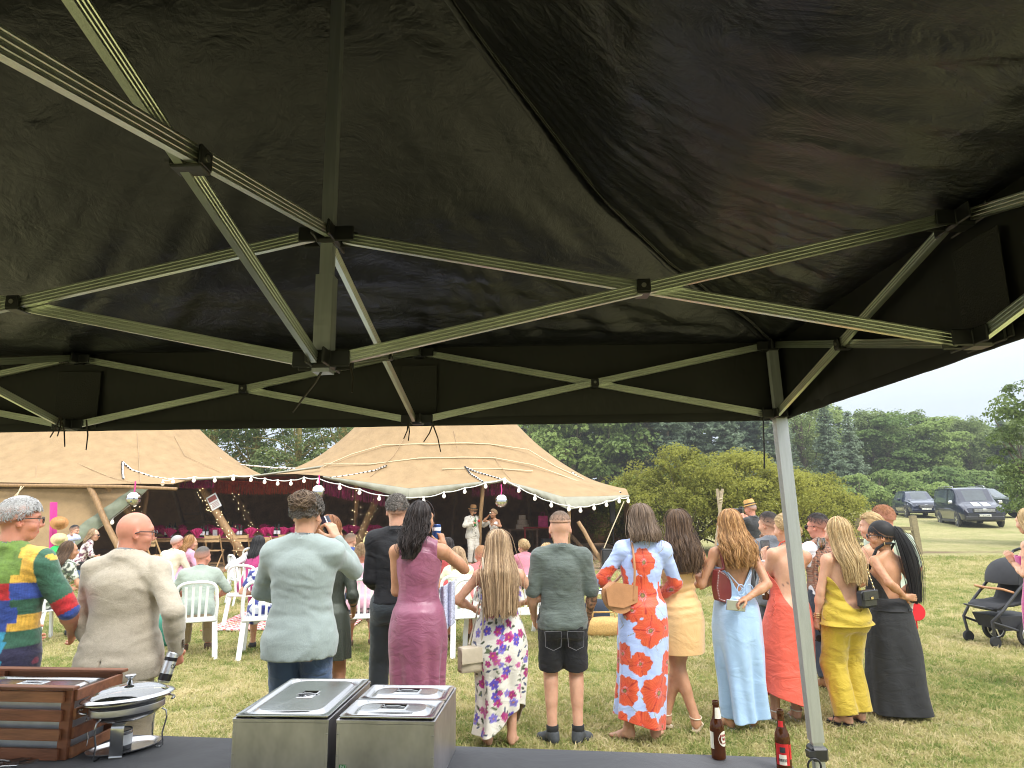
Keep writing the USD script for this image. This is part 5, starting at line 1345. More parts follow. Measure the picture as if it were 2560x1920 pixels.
def hair_up(B, mats, knot=(0, -.10, .0), kr=(.06, .05, .055), n=420, seed=3, messy=.0, name='hair', m2=260):
  """hair drawn back into a knot"""
  rng = np.random.default_rng(seed); kn = np.array(knot)
  hb = hair_short(B, mats, .01, 1.0, 1.85, 1.6, 60, seed, .1, name, 1.03, fade=.05)
  for k in range(3):
    nn = n // 3
    t0 = rng.uniform(-np.pi, np.pi, nn); p0 = np.where(np.abs(t0) < 1.6, 1.65, 1.05) * rng.uniform(.5, 1, nn)
    s = np.linspace(0, 1, 12)
    r = scalp(t0, p0, 1.04)
    P = r[:, None] * (1 - s)[None, :, None] + kn * s[None, :, None]
    c = np.array([0, -.010, .020]); d = P - c
    rr = np.linalg.norm(d / [A_, B_, C_], axis=-1, keepdims=True)
    P = c + d * np.maximum(1, 1.05 / np.maximum(rr, .3)) ** (1 - s[None, :, None] ** 4)
    P += rng.normal(0, .002 + messy * .1, (nn, 1, 3))
    curves(hb, 'strands', to_local(B, P), .004, .003, mats[k])
    m3 = m2 // 3
    d0 = unit(rng.normal(0, 1, (m3, 3))); s = np.linspace(0, 1, 14)
    ax = unit(np.cross(d0, rng.normal(0, 1, (m3, 3)) * .6 + [0, 1, .2]))
    an = s[None] * rng.uniform(1.5, 3.2, m3)[:, None]
    e = np.cross(ax, d0)
    P = d0[:, None] * np.cos(an)[..., None] + e[:, None] * np.sin(an)[..., None]
    rad = rng.uniform(.75, 1.08, (m3, 1, 1)) + messy * np.abs(rng.normal(0, 1, (m3, 1, 1))) * np.sin(s * 3.1)[None, :, None]
    P = kn + P * np.array(kr) * rad + messy * .03 * np.stack([np.sin(s[None] * 16 + d0[:, :1] * 9), np.cos(s[None] * 14 + d0[:, 1:2] * 9), np.sin(s[None] * 15 + d0[:, 2:] * 9)], -1)
    curves(hb, 'strands', to_local(B, P), .0045, .003, mats[k])
  bl = trimesh.creation.icosphere(3, 1.0); bl.vertices = to_local(B, kn + np.array(bl.vertices) * np.array(kr) * .9)
  put(hb, 'knot', bl, mats[0], True)
  return hb
HM = dict(dark=hairmats('hair_dark', (.012, .009, .008), (.020, .013, .011), (.035, .024, .02)), black=hairmats('hair_black', (.008, .007, .007), (.014, .013, .013), (.045, .042, .042)),
  brown=hairmats('hair_brown', (.045, .025, .014), (.085, .048, .026), (.16, .095, .05)), mid=hairmats('hair_midbrown', (.07, .045, .03), (.13, .085, .055), (.22, .155, .10)),
  blond=hairmats('hair_blond', (.24, .145, .06), (.42, .29, .14), (.62, .48, .27)), honey=hairmats('hair_honey', (.16, .075, .026), (.34, .175, .065), (.56, .34, .145)),
  straw=hairmats('hair_straw', (.16, .10, .055), (.32, .21, .115), (.55, .40, .24)), grey=hairmats('hair_grey', (.22, .215, .205), (.34, .335, .33), (.46, .455, .45)),
  salt=hairmats('hair_salt', (.05, .042, .036), (.12, .105, .09), (.24, .215, .19)), auburn=hairmats('hair_auburn', (.12, .045, .018), (.26, .105, .04), (.40, .19, .08)), ginger=hairmats('hair_ginger', (.16, .075, .03), (.30, .15, .065), (.42, .24, .12)))
# ------------------------------------------------------------------ the standing guests
def fabric(name, col=(.5, .5, .5), rough=.8, bump=.35, bs=420, sheen=.25, cd=False, var=.10, vs=5, fold=.55, **kw):
  return M(name, col, rough, 0, var, vs, bump, bs, cd, fold=fold, sheen_weight=sheen, sheen_roughness=.5, **kw)
def spot(px, hy, y, hair=.012):
  """where someone whose head top shows at (px, hy) stands, y metres away, and how tall"""
  p = at(px, hy, y); g = float(gz(p[0], y))
  return np.array([p[0], y, g]), p[2] - g - hair
def stand(hx, hy, fx, fy, rz=0.0):
  """someone whose head top and whose feet both show: place (under the head), height, sideways shift of the feet"""
  f = gp(fx, fy); h = at(hx, hy, f[1]); return np.array([h[0], f[1], f[2]]), h[2] - f[2] - .012, (f[0] - h[0]) * math.cos(rz)
def lp(loc, rz, px, py, dy=0.0):
  """a pixel at a depth, in the person's own coordinates"""
  p = at(px, py, loc[1] + dy) - loc
  c, s = math.cos(-rz), math.sin(-rz)
  return np.array([c * p[0] - s * p[1], s * p[0] + c * p[1], p[2]])
def frows(B, off, skirt, upto=.46, zmin=-.02):
  t, s, b = FEM, B.s, B.b
  r = []
  for z, x, rb, rf in zip(t['z'], t['rx'], t['rb'], t['rf']):
    if zmin <= z <= upto: r.append((B.pel[2] + z * s, B.pel[0], B.pel[1], x * s * b + off, rb * s * b + off + (.028 * s if z < .06 else 0), rf * s * b + off + (.03 * s if .25 < z < .4 else 0), 0.0))
  for z, cx, x, rb, rf, a in skirt: r.append((z * s, B.pel[0] + cx + (B.fx - B.pel[0]) * (1 - z * s / B.pel[2]), B.pel[1], x, rb, rf, a))
  return r
def spun(B, R, tz):
  """angle and height on a garment as flat cloth coordinates, zero at the middle of the back"""
  return (tz[:, 0] - 1.5 * np.pi) * R, tz[:, 1]
def soft(base, n, seed, cols, R=.17, rr=(.016, .03), zr=(0, 1.5), petal=5, centre=None, leaf=None, nleaf=0, ring=None):
  """a printed cloth of scattered flowers and leaves"""
  rng = np.random.default_rng(seed)
  F = [(rng.uniform(-np.pi * R, np.pi * R), rng.uniform(*zr), rng.uniform(*rr), rng.integers(len(cols)), rng.uniform(0, 6.28)) for _ in range(n)]
  Lf = [(rng.uniform(-np.pi * R, np.pi * R), rng.uniform(*zr), rng.uniform(.012, .028), rng.uniform(0, 3.14), rng.integers(len(leaf)) if leaf else 0) for _ in range(nleaf)]
  def fn(v, tz):
    u, z = spun(None, R, tz)
    c = np.tile(np.array(base, float), (len(v), 1))
    for a, b, r, ph, k in Lf:
      dx, dz = u - a, z - b
      m = (np.abs(dx) < .04) & (np.abs(dz) < .04)
      x, y = dx[m] * math.cos(ph) + dz[m] * math.sin(ph), -dx[m] * math.sin(ph) + dz[m] * math.cos(ph)
      q = np.zeros(len(v), bool); q[np.flatnonzero(m)[(x / r) ** 2 + (y / (r * .36)) ** 2 < 1]] = True
      c[q] = leaf[k]
    for a, b, r, k, ph in F:
      dx, dz = u - a, z - b; d = np.hypot(dx, dz); m = d < r * 1.1
      an = np.arctan2(dz[m], dx[m]); lim = r * (.62 + .38 * np.abs(np.cos(an * petal / 2 + ph)))
      i = np.flatnonzero(m); q = i[d[m] < lim]
      sh = (.72 + .45 * d[q] / r)[:, None]
      c[q] = np.array(cols[k]) * sh
      if centre is not None: c[i[d[m] < r * .18]] = centre
    return c
  return fn
def stuff_in_hand(name, label, cat, p, group=None): return thing(name, label, cat, p, 0, group)
def orient(m, d, u=(0, 0, 1)):
  """turn a mesh modelled upright (z along d, y along u)"""
  d = unit(np.array(d, float)); u = np.array(u, float); u = u - d * (u @ d)
  u = unit(u) if np.linalg.norm(u) > 1e-6 else unit(np.cross(d, (1, 0, 0))); x = np.cross(u, d)
  m = m.copy(); m.vertices = np.asarray(m.vertices) @ np.stack([x, u, d], 1).T
  return m
BLACKG = M('black_gloss', (.010, .010, .012), .22, var=.1); DARKGLASS = M('dark_lens', (.012, .012, .014), .08, var=0)
GOLD = M('gold_chain', (.72, .55, .28), .3, 1.0, var=.1); SILV = M('silver', (.75, .75, .75), .25, 1.0, var=.1)
def spectacles(B, frame, lens=None, name='glasses'):
  """worn glasses: a part of the wearer"""
  ms, ls = [], []
  X = lambda x, y, z: B.hc + B.hR @ np.array([x, y, z])
  for s in (-1, 1):
    a = np.linspace(0, 2 * np.pi, 18, endpoint=False)
    ms.append(tube(np.array([X(s * .034 + .024 * np.cos(q), .103, .003 + .017 * np.sin(q)) for q in a]), .003, 6, True))
    ls.append(np.array([X(s * .034 + .023 * np.cos(q), .103, .003 + .016 * np.sin(q)) for q in a]))
    ms.append(tube([X(s * .058, .102, .010), X(s * .080, .060, .012), X(s * .085, .005, .008), X(s * .086, -.020, -.004)], .0032, 6))
  ms.append(tube([X(-.011, .105, .006), X(.011, .105, .006)], .0025, 6))
  p = put(B.t, name, cat_m(ms), frame, True)
  if lens is not None:
    for l in ls: put(p, 'lens', rings([l, l * .5 + l.mean(0) * .5], True, True), lens, True)
def torus_strap(B, pts, w, mat, name, parent, t=.004):
  P = np.array(pts); n = np.linspace(0, len(P) - 1, 40); i = np.arange(len(P))
  from scipy.interpolate import PchipInterpolator as PI
  Q = np.stack([PI(i, P[:, k])(n) for k in range(3)], 1)
  return put(parent, name, tube(Q, w, 8), mat, True, world=True)
# --- man in the patchwork shirt
rz = -.10; loc, H = spot(42, 1066, 3.75)
PALETTE = [(.42, .015, .02), (.03, .065, .30), (.55, .22, .02), (.11, .19, .03), (.02, .018, .05), (.16, .02, .05), (.04, .27, .42), (.03, .10, .06), (.62, .36, .05), (.10, .02, .06)]
def patchwork(B, v):
  q = (v - B.pel) @ B.T
  rng = np.random.default_rng(17)
  arm = np.abs(q[:, 0]) > .215
  col = np.zeros((len(v), 3))
  GRID = np.array([[2, 3, 3, 8], [9, 0, 0, 1], [0, 0, 1, 7], [4, 4, 1, 8], [4, 6, 6, 7], [2, 6, 6, 4], [1, 3, 3, 4], [3, 3, 2, 2]])
  cx = np.clip(np.floor((q[:, 0] + .25 + .02 * np.sin(np.floor(q[:, 2] / .085) * 2.2)) / .125).astype(int), 0, 3); cz = np.clip(np.floor((.46 - q[:, 2]) / .082).astype(int), 0, 7)
  col = np.array(PALETTE)[GRID[cz, cx]]
  e = np.abs(np.linalg.norm(v - B.shR, axis=1)); e2 = np.linalg.norm(v - B.shL, axis=1)
  along = np.where(q[:, 0] > 0, e, e2)
  k = np.clip((along / .075).astype(int), 0, 6)
  bandc = np.array([PALETTE[i] for i in (8, 7, 7, 0, 1, 5, 5)])
  col[arm] = bandc[k[arm]]
  str_ = 1.2 + .25 * np.sin(q[:, 0] * 700) * .5 + .12 * np.sin(q[:, 2] * 130 + q[:, 0] * 60)
  return np.clip(col * str_[:, None], 0, 1)
P1 = Body(H, 'm', 1.02, head=(-.75, .05, 0), armR=dict(at=(.20, .26, 1.02), pole=(.9, -.5, -.3)), armL=dict(at=(-.16, .26, 1.02), pole=(-.9, -.5, -.3)))
person('person', 'grey-haired man with glasses in a multicoloured patchwork shirt at the left edge', loc, rz, P1, 'red', .012)
trousers(P1, fabric('grey_green_twill', (.085, .105, .095)), seed=6)
top(P1, fabric('patchwork', cd=True, var=.22, vs=60), .022, 1.0, -.09, sleeve_off=.018, collar=.034, col=patchwork, seed=8, h=.008, flare=.02)
shoes(P1, M('brown_shoe', (.10, .055, .03), .5))
hair_short(P1, HM['grey'], .055, 1.03, 2.05, 1.5, 2400, 11, .08, w=(.0036, .0024), thick=1.05, curl=.12)
spectacles(P1, M('frame_brown', (.05, .03, .02), .35))
# --- bald man in the linen jacket
rz = -.06; loc, H = spot(287, 1104, 3.95, .0)
cw = lp(loc, rz, 380, 1404, -.02)
P2 = Body(H, 'm', 1.06, head=(-.80, .12, 0), armR=dict(at=cw, pole=(.6, -.6, 0), palm=(-.7, .6, 0), curl=.9), armL=dict(at=(-.19, .10, .86), pole=(-1, -.35, 0)), sh=1.03)
person('person', 'bald man with sunglasses in a creased beige linen suit holding a drinks can', loc, rz, P2, 'red', .012)
linen = fabric('beige_linen', (.44, .385, .30), .85, bump=.5, bs=260, var=.08, vs=60, fold=.22, fs=7)
def jacket_cut(P): return np.where((np.abs(P[:, 0]) < .003) & (P[:, 1] < 0) & (P[:, 2] < .9), .002, -1.0).astype(np.float32)
trousers(P2, fabric('beige_linen_trousers', (.35, .29, .21), .85, bump=.5, bs=260, var=.1, vs=40, fold=.5), .012, seed=7, waist=-.03, glute=.55)
jk = top(P2, linen, .034, 2.0, -.155, neck=.565, amp=.019, flare=.045, name='jacket', collar=.045, seed=21, sleeve_off=.015, glute=.55, sx=4, sz=9, cuts=(jacket_cut,))
top(P2, fabric('spotted_shirt', (.70, .68, .62)), .020, 0, .0, neck=.58, name='shirt', collar=.062, seed=3)
for k in range(4):
  bpos = P2.wrR + (P2.elR - P2.wrR) * (.10 + .055 * k) + np.array([.052, -.012, 0])
  put(jk, 'cuff_button', bbox_bevel(bpos, (.006, .013, .013), .003), M('button', (.08, .055, .035), .4))
spectacles(P2, BLACKG, DARKGLASS, 'sunglasses')
shoes(P2, M('brown_shoe', (.10, .055, .03), .5))
cd_ = unit(np.array([-.16, -.25, -1])); gp2 = at(364, 1440, loc[1] - .06)
can = thing('drinks_can', 'silver and black lager can in the hand of the man in the linen jacket', 'can', gp2)
canp = lathe([(0, -.082), (.026, -.082), (.032, -.074), (.033, -.070), (.033, .066), (.027, .076), (.0265, .078), (.025, .075), (0, .074)], 28)
def sub(m, d=(0, 0, 1)): return orient(m, d)
put(can, 'can_body', orient(canp, -cd_), M('can_silver', (.66, .67, .69), .28, .8, var=.05), 40)
cb = put(can, 'black_band', orient(lathe([(.0334, -.070), (.0335, -.069), (.0335, -.036), (.0334, -.035)], 28), -cd_), M('can_black', (.02, .018, .02), .3, .3), True)
aa = np.radians(np.linspace(-170, -10, 24))
put(can, 'lettering', orient(curved_text('CARLING', .020, .0336, -90, -.005), -cd_), BLACKG)
put(can, 'flash', orient(lathe([(.0334, .030), (.0335, .031), (.0335, .048), (.0334, .049)], 28), -cd_), M('can_black', (.02, .018, .02), .3, .3), True)
# --- tall man with a bun in the pale green blazer
rz = .02; loc, H = spot(662, 1066, 4.2, .0)
rw = lp(loc, rz, 728, 1165, .12)
P3 = Body(H, 'm', .94, head=(-.15, .10, 0), armR=dict(at=rw, pole=(.45, .1, -1.2), dir=(-.45, .1, .9), palm=(-.75, .5, -.2), curl=.7, thumb=1), armL=dict(at=(-.12, .30, 1.12), pole=(-1, -.45, -.2)), sh=1.0)
person('person', 'tall man with curly hair in a bun wearing a pale green blazer and blue chinos', loc, rz, P3, 'light', .012)
trousers(P3, fabric('navy_chino', (.055, .095, .18), fold=.8), .014, 1.9, seed=9, amp=.016, waist=-.03, glute=.55)
top(P3, fabric('pale_green_blazer', (.29, .345, .33), .8, var=.10, vs=90, stretch=(4, 4, .3), fold=.2), .030, 1.96, -.15, neck=.565, amp=.016, flare=.045, name='blazer', collar=.045, seed=31, sleeve_off=.014, glute=.55, sx=5, sz=10, cuts=(lambda P: np.where((np.abs(P[:, 0] - .01) < .003) & (P[:, 1] < 0) & (P[:, 2] < .92), .002, -1.0).astype(np.float32),))
hair_up(P3, HM['mid'], (-.005, -.075, .070), (.078, .070, .072), 620, 6, .085, m2=900)
hair_short(P3, HM['salt'], .035, 1.0, 1.95, 1.4, 900, 66, .25, curl=.5, thick=1.04, fade=.1)
shoes(P3, M('brown_shoe', (.10, .055, .03), .5))
ph = thing('glass', 'dark drinking glass held to the face of the man in the pale green blazer', 'glass', world(P3, P3.grip['R'] + np.array([-.02, .035, .02])))
put(ph, 'tumbler', orient(lathe([(0, -.06), (.030, -.06), (.038, .055), (.036, .055), (.028, -.05), (0, -.05)], 24), (-.5, .3, .75)), M('dark_glass', (.02, .02, .035), .08, var=.1), True)
# --- auburn woman in the dark green dress behind him
rz = .05; loc, H = spot(712, 1112, 5.3)
P4 = Body(H, 'f', 1.05, head=(-.5, .05, 0), armR=dict(d=(.03, .16, -.42), pole=(.3, -1, -.4)), armL=dict(d=(-.02, .2, -.35)))
def spider(B, v, c, paint):
  q = v - (B.knR + B.anR) / 2
  rr = np.hypot(q[:, 0], q[:, 2] - .06); an = np.arctan2(q[:, 2] - .06, q[:, 0])
  paint((np.linalg.norm(q, axis=1) < .15) & (q[:, 1] < 0) & ((rr < .035) | ((rr < .10) & (np.abs(np.cos(an * 4)) > .9))), (.06, .05, .05), .85)
person('person', 'auburn-haired woman in a dark green glittery dress beside the pale green blazer', loc, rz, P4, 'tan', .012, marks=(spider,))
sequin = M('sequin_green', (.055, .065, .05), .35, .3, var=.5, vs=160, bump=.8, bs=200)
gown(P4, sequin, P4.pel[2] + .42 * P4.s, frows(P4, .014, [(.80, 0, .19, .15, .12, .006), (.62, 0, .195, .15, .14, .010)], .43), top_fn=lambda a: P4.pel[2] + .43 * P4.s, folds=(8, 0, 1))
top(P4, sequin, .010, 1.5, .28, amp=.01, name='bodice', seed=13)
hair_long(P4, HM['auburn'], .22, [.105, .118, .12, .11], (.125, .125, .13, .13), (.004, 14), 620, seed=7)
P4.heel = 0
shoes(P4, M('black_shoe', (.015, .015, .016), .4))
# --- man in the black shirt
rz = .12; loc, H = spot(858, 1063, 5.45)
P5 = Body(H, 'm', .88, sh=.94, head=(.0, .05, 0), armL=dict(at=(-.13, .24, 1.04), pole=(-.35, -.8, -.6)), armR=dict(at=(.13, .24, 1.04), pole=(.35, -.8, -.6)), legL=dict(at=(-.12, -.03, .085)), legR=dict(at=(.14, .12, .085)))
person('person', 'slim man with short greying hair in a black shirt and dark trousers', loc, rz, P5, 'light', .012)
top(P5, fabric('black_shirt', (.006, .006, .008), .8, sheen=.02), .018, 2.0, .0, amp=.013, collar=.032, seed=41, sleeve_off=.020, flare=.0)
trousers(P5, fabric('dark_slate_trousers', (.035, .045, .050)), .016, 1.9, seed=42, waist=.09)
shoes(P5, M('black_shoe', (.015, .015, .016), .4))
hair_short(P5, HM['salt'], .034, 1.03, 2.05, 1.5, 1800, 15, .22, curl=.3, w=(.0045, .003))
# --- woman in the mauve dress
rz = .02; loc, H = spot(907, 1079, 4.9)
cr_ = lp(loc, rz, 958, 1178, .10)
P6 = Body(H, 'f', 1.04, head=(-.6, .05, 0), armR=dict(at=cr_, pole=(.7, -.1, -1), dir=(-.25, .15, .95), palm=(-.9, .4, 0), curl=1.0), armL=dict(at=(-.05, .26, 1.10), pole=(-.25, -.3, -1)))
person('person', 'woman with long dark wavy hair in a mauve satin dress holding a blue can', loc, rz, P6, 'tan', .011)
mauve = fabric('mauve_satin', (.25, .072, .125), .42, bump=.12, bs=500, sheen=.15, fold=.5, specular_ior_level=.6)
def fold6(TH, Z, w): return w * np.clip((1.25 - Z) * 2, 0, 1)
gown(P6, mauve, 0, frows(P6, .013, [(.80, 0, .205, .165, .13, .004), (.62, 0, .190, .150, .135, .008), (.35, .0, .175, .15, .15, .014), (.08, -.02, .20, .19, .18, .022)], .44), top_fn=lambda a: P6.pel[2] + (.47 - .08 * abs(math.cos(a)) ** 3) * P6.s, folds=(7, 0, .5), fold_fn=fold6, nz=130)
top(P6, mauve, .012, 0, .30, neck=.50, amp=.004, name='bodice', seed=44, cuts=(lambda P: (np.abs(P[:, 0] - P6.pel[0]) - .135).astype(np.float32),))
hair_long(P6, HM['dark'], .33, [.115, .128, .105, .06], (.125, .135, .155, .15), (.016, 19), 900, seed=9, w=(.005, .003), ragged=.45, clump=20, thmax=1.75)
cp6 = world(P6, P6.grip['R'] + np.array([-.01, .0, .03]))
can2 = thing('drinks_can', 'blue and white drinks can held up by the woman in the mauve dress', 'can', cp6)
put(can2, 'can_body', lathe([(0, -.06), (.026, -.06), (.032, -.053), (.033, -.05), (.033, .05), (.027, .058), (0, .057)], 24), M('can_blue', (.03, .07, .22), .28, .5, var=.1), 40)
put(can2, 'white_band', lathe([(.0334, .012), (.0336, .014), (.0336, .034), (.0334, .036)], 24), M('can_white', (.75, .77, .8), .35), True)
sc = thing('folded_scarf', 'white scarf with fine blue pattern tucked under the arm of the mauve dress', 'scarf', world(P6, (.19, .08, .90)))
u_, v_2 = np.meshgrid(np.linspace(-1, 1, 20), np.linspace(0, 1, 30), indexing='ij')
put(sc, 'cloth', sheet(np.stack([.055 * u_ * (1 - .3 * v_2) + .02 * v_2, .02 * np.sin(u_ * 6 + v_2 * 2) + .02, (.24 - .30 * v_2 + .03 * u_)], -1), .006), M('scarf_print', (.50, .52, .66), .8, var=.45, vs=90), True)
# --- woman with very long blond hair in the floral dress
rz = .03; loc, H = spot(1077, 1149, 5.13)
P7 = Body(H, 'f', 1.16, head=(.05, .22, 0), armL=dict(at=(-.19, .18, .92), pole=(-1, -.5, -.2), curl=.6), armR=dict(at=(.17, .22, .95), pole=(1, -.5, -.2)), hipx=0)
person('person', 'woman with very long straight blond hair in a white dress with purple and pink flowers', loc, rz, P7, 'light', .011)
floral = soft((.70, .66, .58), 300, 5, [(.42, .03, .22), (.50, .10, .30), (.10, .06, .42), (.20, .16, .50), (.36, .02, .16)], .19, (.020, .036), (.0, 1.35), 5, (.55, .22, .05), [(.045, .06, .03), (.10, .13, .06), (.06, .075, .14)], 420)
zt7 = P7.pel[2] + .36 * P7.s
gown(P7, fabric('floral_print', cd=True, var=.06, fold=.5), zt7, frows(P7, .014, [(.78, 0, .205, .17, .13, .004), (.55, .01, .185, .15, .14, .010), (.30, .0, .170, .15, .15, .014), (.06, -.03, .175, .17, .17, .022)], .37), top_fn=lambda a: zt7, hem_fn=lambda a: .10 + .20 * max(0, math.cos(a + .5)) ** 2, folds=(7, 0, 2), nth=170, nz=170, col=floral)
ra_ = np.linspace(0, 2 * np.pi, 140)
RU = np.stack([np.stack([(P7.tab['rx'][6] * P7.s * P7.b + .02 + .03 * q + .012 * q * np.sin(ra_ * 14)) * np.cos(ra_), (.105 * P7.s * P7.b + .02 + .03 * q + .012 * q * np.sin(ra_ * 14)) * np.sin(ra_), zt7 + .012 - .095 * q + 0 * ra_], 1) for q in np.linspace(0, 1, 14)], 0)
rum = sheet(RU, .003); vru = np.asarray(rum.vertices)
put(P7.t, 'ruffle', rum, fabric('floral_print', cd=True), True, col=floral(vru, np.stack([np.arctan2(vru[:, 1], vru[:, 0]) % (2 * np.pi), vru[:, 2]], 1)))
hair_long(P7, HM['straw'], .56, [.108, .125, .135, .14, .13, .12], (.125, .135, .175, .17, .165, .16), (.004, 8), 1300, seed=12, w=(.0045, .003), ragged=.10, clump=34, thmax=1.9, )
hb_ = thing('handbag', 'quilted beige handbag hanging from the shoulder of the long-haired blond woman', 'handbag', at(1018, 1418, 5.02) - (0, 0, .10))
cream_l = M('beige_leather', (.46, .39, .29), .45, var=.1, vs=12, bump=.3, bs=14)
bl_ = trimesh.creation.box((.20, .085, .165)).subdivide().subdivide().subdivide()
v = np.array(bl_.vertices); v *= 1 - .10 * (np.abs(v[:, [0]]) / .1) ** 4 * [1, 1, 0]; v[:, 1] *= 1 + .25 * np.cos(v[:, 0] * 30) * .3; v[:, 1] += np.sign(v[:, 1]) * .012 * (1 - (v[:, 0] / .1) ** 2) * (1 - (v[:, 2] / .085) ** 2); bl_.vertices = v @ rot(.5).T + (0, 0, .085)
put(hb_, 'bag_body', bl_, cream_l, True)
fl_ = trimesh.creation.box((.205, .012, .10)).subdivide().subdivide(); vf = np.array(fl_.vertices) + (0, -.062, .118); fl_.vertices = vf @ rot(.5).T; put(hb_, 'flap', fl_, cream_l, True)
sp7 = [at(1018, 1418, 5.02) + (.07, .0, .07), world(P7, P7.X(-.12, -.13, .05)), world(P7, P7.X(-.115, -.125, .30)), world(P7, P7.X(-.12, -.03, .530)), world(P7, P7.X(-.13, .13, .30)), at(1018, 1418, 5.02) + (-.02, .05, .07)]
torus_strap(P7, sp7, .007, cream_l, 'strap', hb_)
# --- man in the green shirt and black shorts
B8 = Body(spot(1222, 1104, 5.18)[1], 'm', .96, sh=.95, head=(.05, .12, 0), armL=dict(d=(-.05, .16, -.47)), armR=dict(d=(.05, .16, -.47)), legL=dict(toe=-.5), legR=dict(toe=.6))
def armink(B, v, c, paint):
  e = np.minimum(seg(v, B.elR, B.wrR, .055, .05), 9)
  n_ = meshkit.fbm(v * 38, 3, 5)
  paint((e < 0) & (np.abs(n_ - .5) < .055), (.05, .05, .05), .8)
person('person', 'man in dark green short-sleeved shirt and black denim shorts with tattooed forearm', place(1222, 1606) if False else gp(1222, 1606), 0, B8, 'light', .011, marks=(armink,))
sh8 = top(B8, fabric('green_slub', (.085, .105, .090), stretch=(1, 1, 7), var=.3, vs=14), .020, .92, -.07, sleeve_off=.020, collar=.034, seed=4, flare=.02)
tr8 = trousers(B8, fabric('black_denim', (.011, .011, .014), .8, sheen=.06), .020, .90, name='shorts', seed=5, flare=.03)
for s in (-1, 1):
  c = B8.X(s * .082, -.158, -.125)
  pk = np.array([c + np.array(q) for q in ((-.06, .01, .055), (.06, .01, .055), (.055, .014, -.05), (0, .012, -.075), (-.055, .014, -.05), (-.06, .01, .055))])
  put(tr8, 'pocket_stitching', tube(pk, .0016, 5), M('denim_thread', (.16, .16, .17), .8))
shoes(B8, M('grey_trainer', (.05, .055, .06), .7, var=.3, vs=30))
for q in 'LR':
  an = B8.anL if q == 'L' else B8.anR
  put(B8.t, 'sock', tube([an - (0, 0, .05), an + (0, 0, .02), an + (0, 0, .045)], [.045, .045, .046], 14), M('black_sock', (.012, .012, .012), .9), True)
hair_short(B8, HM['mid'], .024, 1.0, 1.42, 1.05, 1700, 5, .22)
# --- woman in the poppy dress
rz = .04; loc, H = spot(1387, 1086, 5.17); loc, H, fx = stand(1387, 1086, 1388, 1600)
P9 = Body(H, 'f', 1.02, fx=fx, head=(.10, .10, 0), armL=dict(at=(-.20, .20, 1.03), pole=(-1, -.6, -.2)), armR=dict(at=(.13, .22, .95), pole=(1, -.5, -.2)), legL=dict(toe=-.9), legR=dict(toe=.5))
person('person', 'barefoot woman in a pale blue dress printed with big red poppies', loc, rz, P9, 'light', .011)
POP = [(-.02, 1.03, .17), (.00, 1.27, .12), (-.11, .93, .10), (.02, .79, .135), (.16, .80, .09), (-.05, .56, .10), (-.16, .37, .13), (.09, .36, .155), (-.02, .12, .145), (.17, .12, .10), (-.19, .62, .10), (.20, .55, .11), (-.19, .16, .09), (.24, 1.05, .12), (-.25, 1.15, .11)]
def poppy_fn(u, z, n):
  c = np.tile(np.array((.40, .50, .80)), (n, 1))
  vine = (np.abs(np.sin(u * 24 + 1.6 * np.sin(z * 21)) * .03 + .006 * np.sin(z * 90)) < .0022) & (np.sin(z * 9 + u * 4) > -.1)
  c[vine] = (.33, .27, .07)
  for a, b, r in POP:
    r = r * .90
    for side in (0,):
      dx, dz = u - a, z - b; d = np.hypot(dx, dz); m = d < r * 1.15
      if not m.any(): continue
      i = np.flatnonzero(m); an = np.arctan2(dz[i], dx[i]); dd = d[i]
      lim = r * (.80 + .16 * np.abs(np.cos(2 * an + a * 9)) + .05 * np.sin(11 * an))
      q = dd < lim; k = i[q]; e = dd[q] / r; t = an[q]
      vein = .5 + .5 * np.sin(t * 34 + 3 * np.sin(e * 5))
      c[k] = np.stack([.66 - .10 * vein, .075 - .045 * vein + .04 * e, .030 - .012 * vein], 1)
      ed = np.abs(np.sin(2 * t + a * 9)) < .09
      c[k[ed & (e > .25)]] = (.36, .018, .012)
      c[k[(e < .26) & (np.sin(t * 24) > .2)]] = (.55, .20, .22)
      c[k[e < .13]] = (.16, .10, .035); c[k[e < .06]] = (.30, .22, .06)
  return c
def poppies(v, tz):
  u, z = spun(None, .175, tz); return poppy_fn(np.where(u > .28, u - .5, np.where(u < -.28, u + .5, u)), z, len(v))
pop_m = fabric('poppy_print', cd=True, rough=.55, var=.05, bump=.1, fold=.35)
gown(P9, pop_m, 0, frows(P9, .016, [(.78, 0, .185, .160, .13, .004), (.55, 0, .178, .150, .14, .008), (.30, -.01, .178, .150, .15, .010), (.07, -.03, .185, .155, .16, .016)], .46), top_fn=lambda a: P9.pel[2] + .44 * P9.s, hem_fn=lambda a: .135 - .05 * math.cos(a), folds=(6, 0, 3), nth=180, nz=200, col=poppies)
top(P9, pop_m, .013, 1.55, .20, neck=.52, amp=.009, seed=46, name='bodice', h=.0065, sleeve_off=.016, col=lambda B, v: poppy_fn(v[:, 0] - B.pel[0], v[:, 2], len(v)))
hair_long(P9, HM['mid'], .20, [.108, .120, .122, .112], (.122, .128, .14, .135), (.005, 12), 1000, seed=14, ragged=.12, w=(.0045, .003))
put(P9.t, 'flower_clip', cat_m([trimesh.creation.icosphere(1, .014).apply_translation(P9.hc + P9.hR @ (np.array([.092, .02, -.02]) + d)) for d in ((0, 0, 0), (.008, 0, .018), (.008, .01, -.016), (.004, .018, 0))]), M('pink_petals', (.62, .03, .22), .7), True)
tan_l = M('tan_leather', (.40, .19, .085), .42, var=.14, vs=9, bump=.15, bs=40)
tb_ = thing('handbag', 'tan leather saddle bag on the hip of the woman in the poppy dress', 'handbag', at(1338, 1290, loc[1] - .12) - (0, 0, .10))
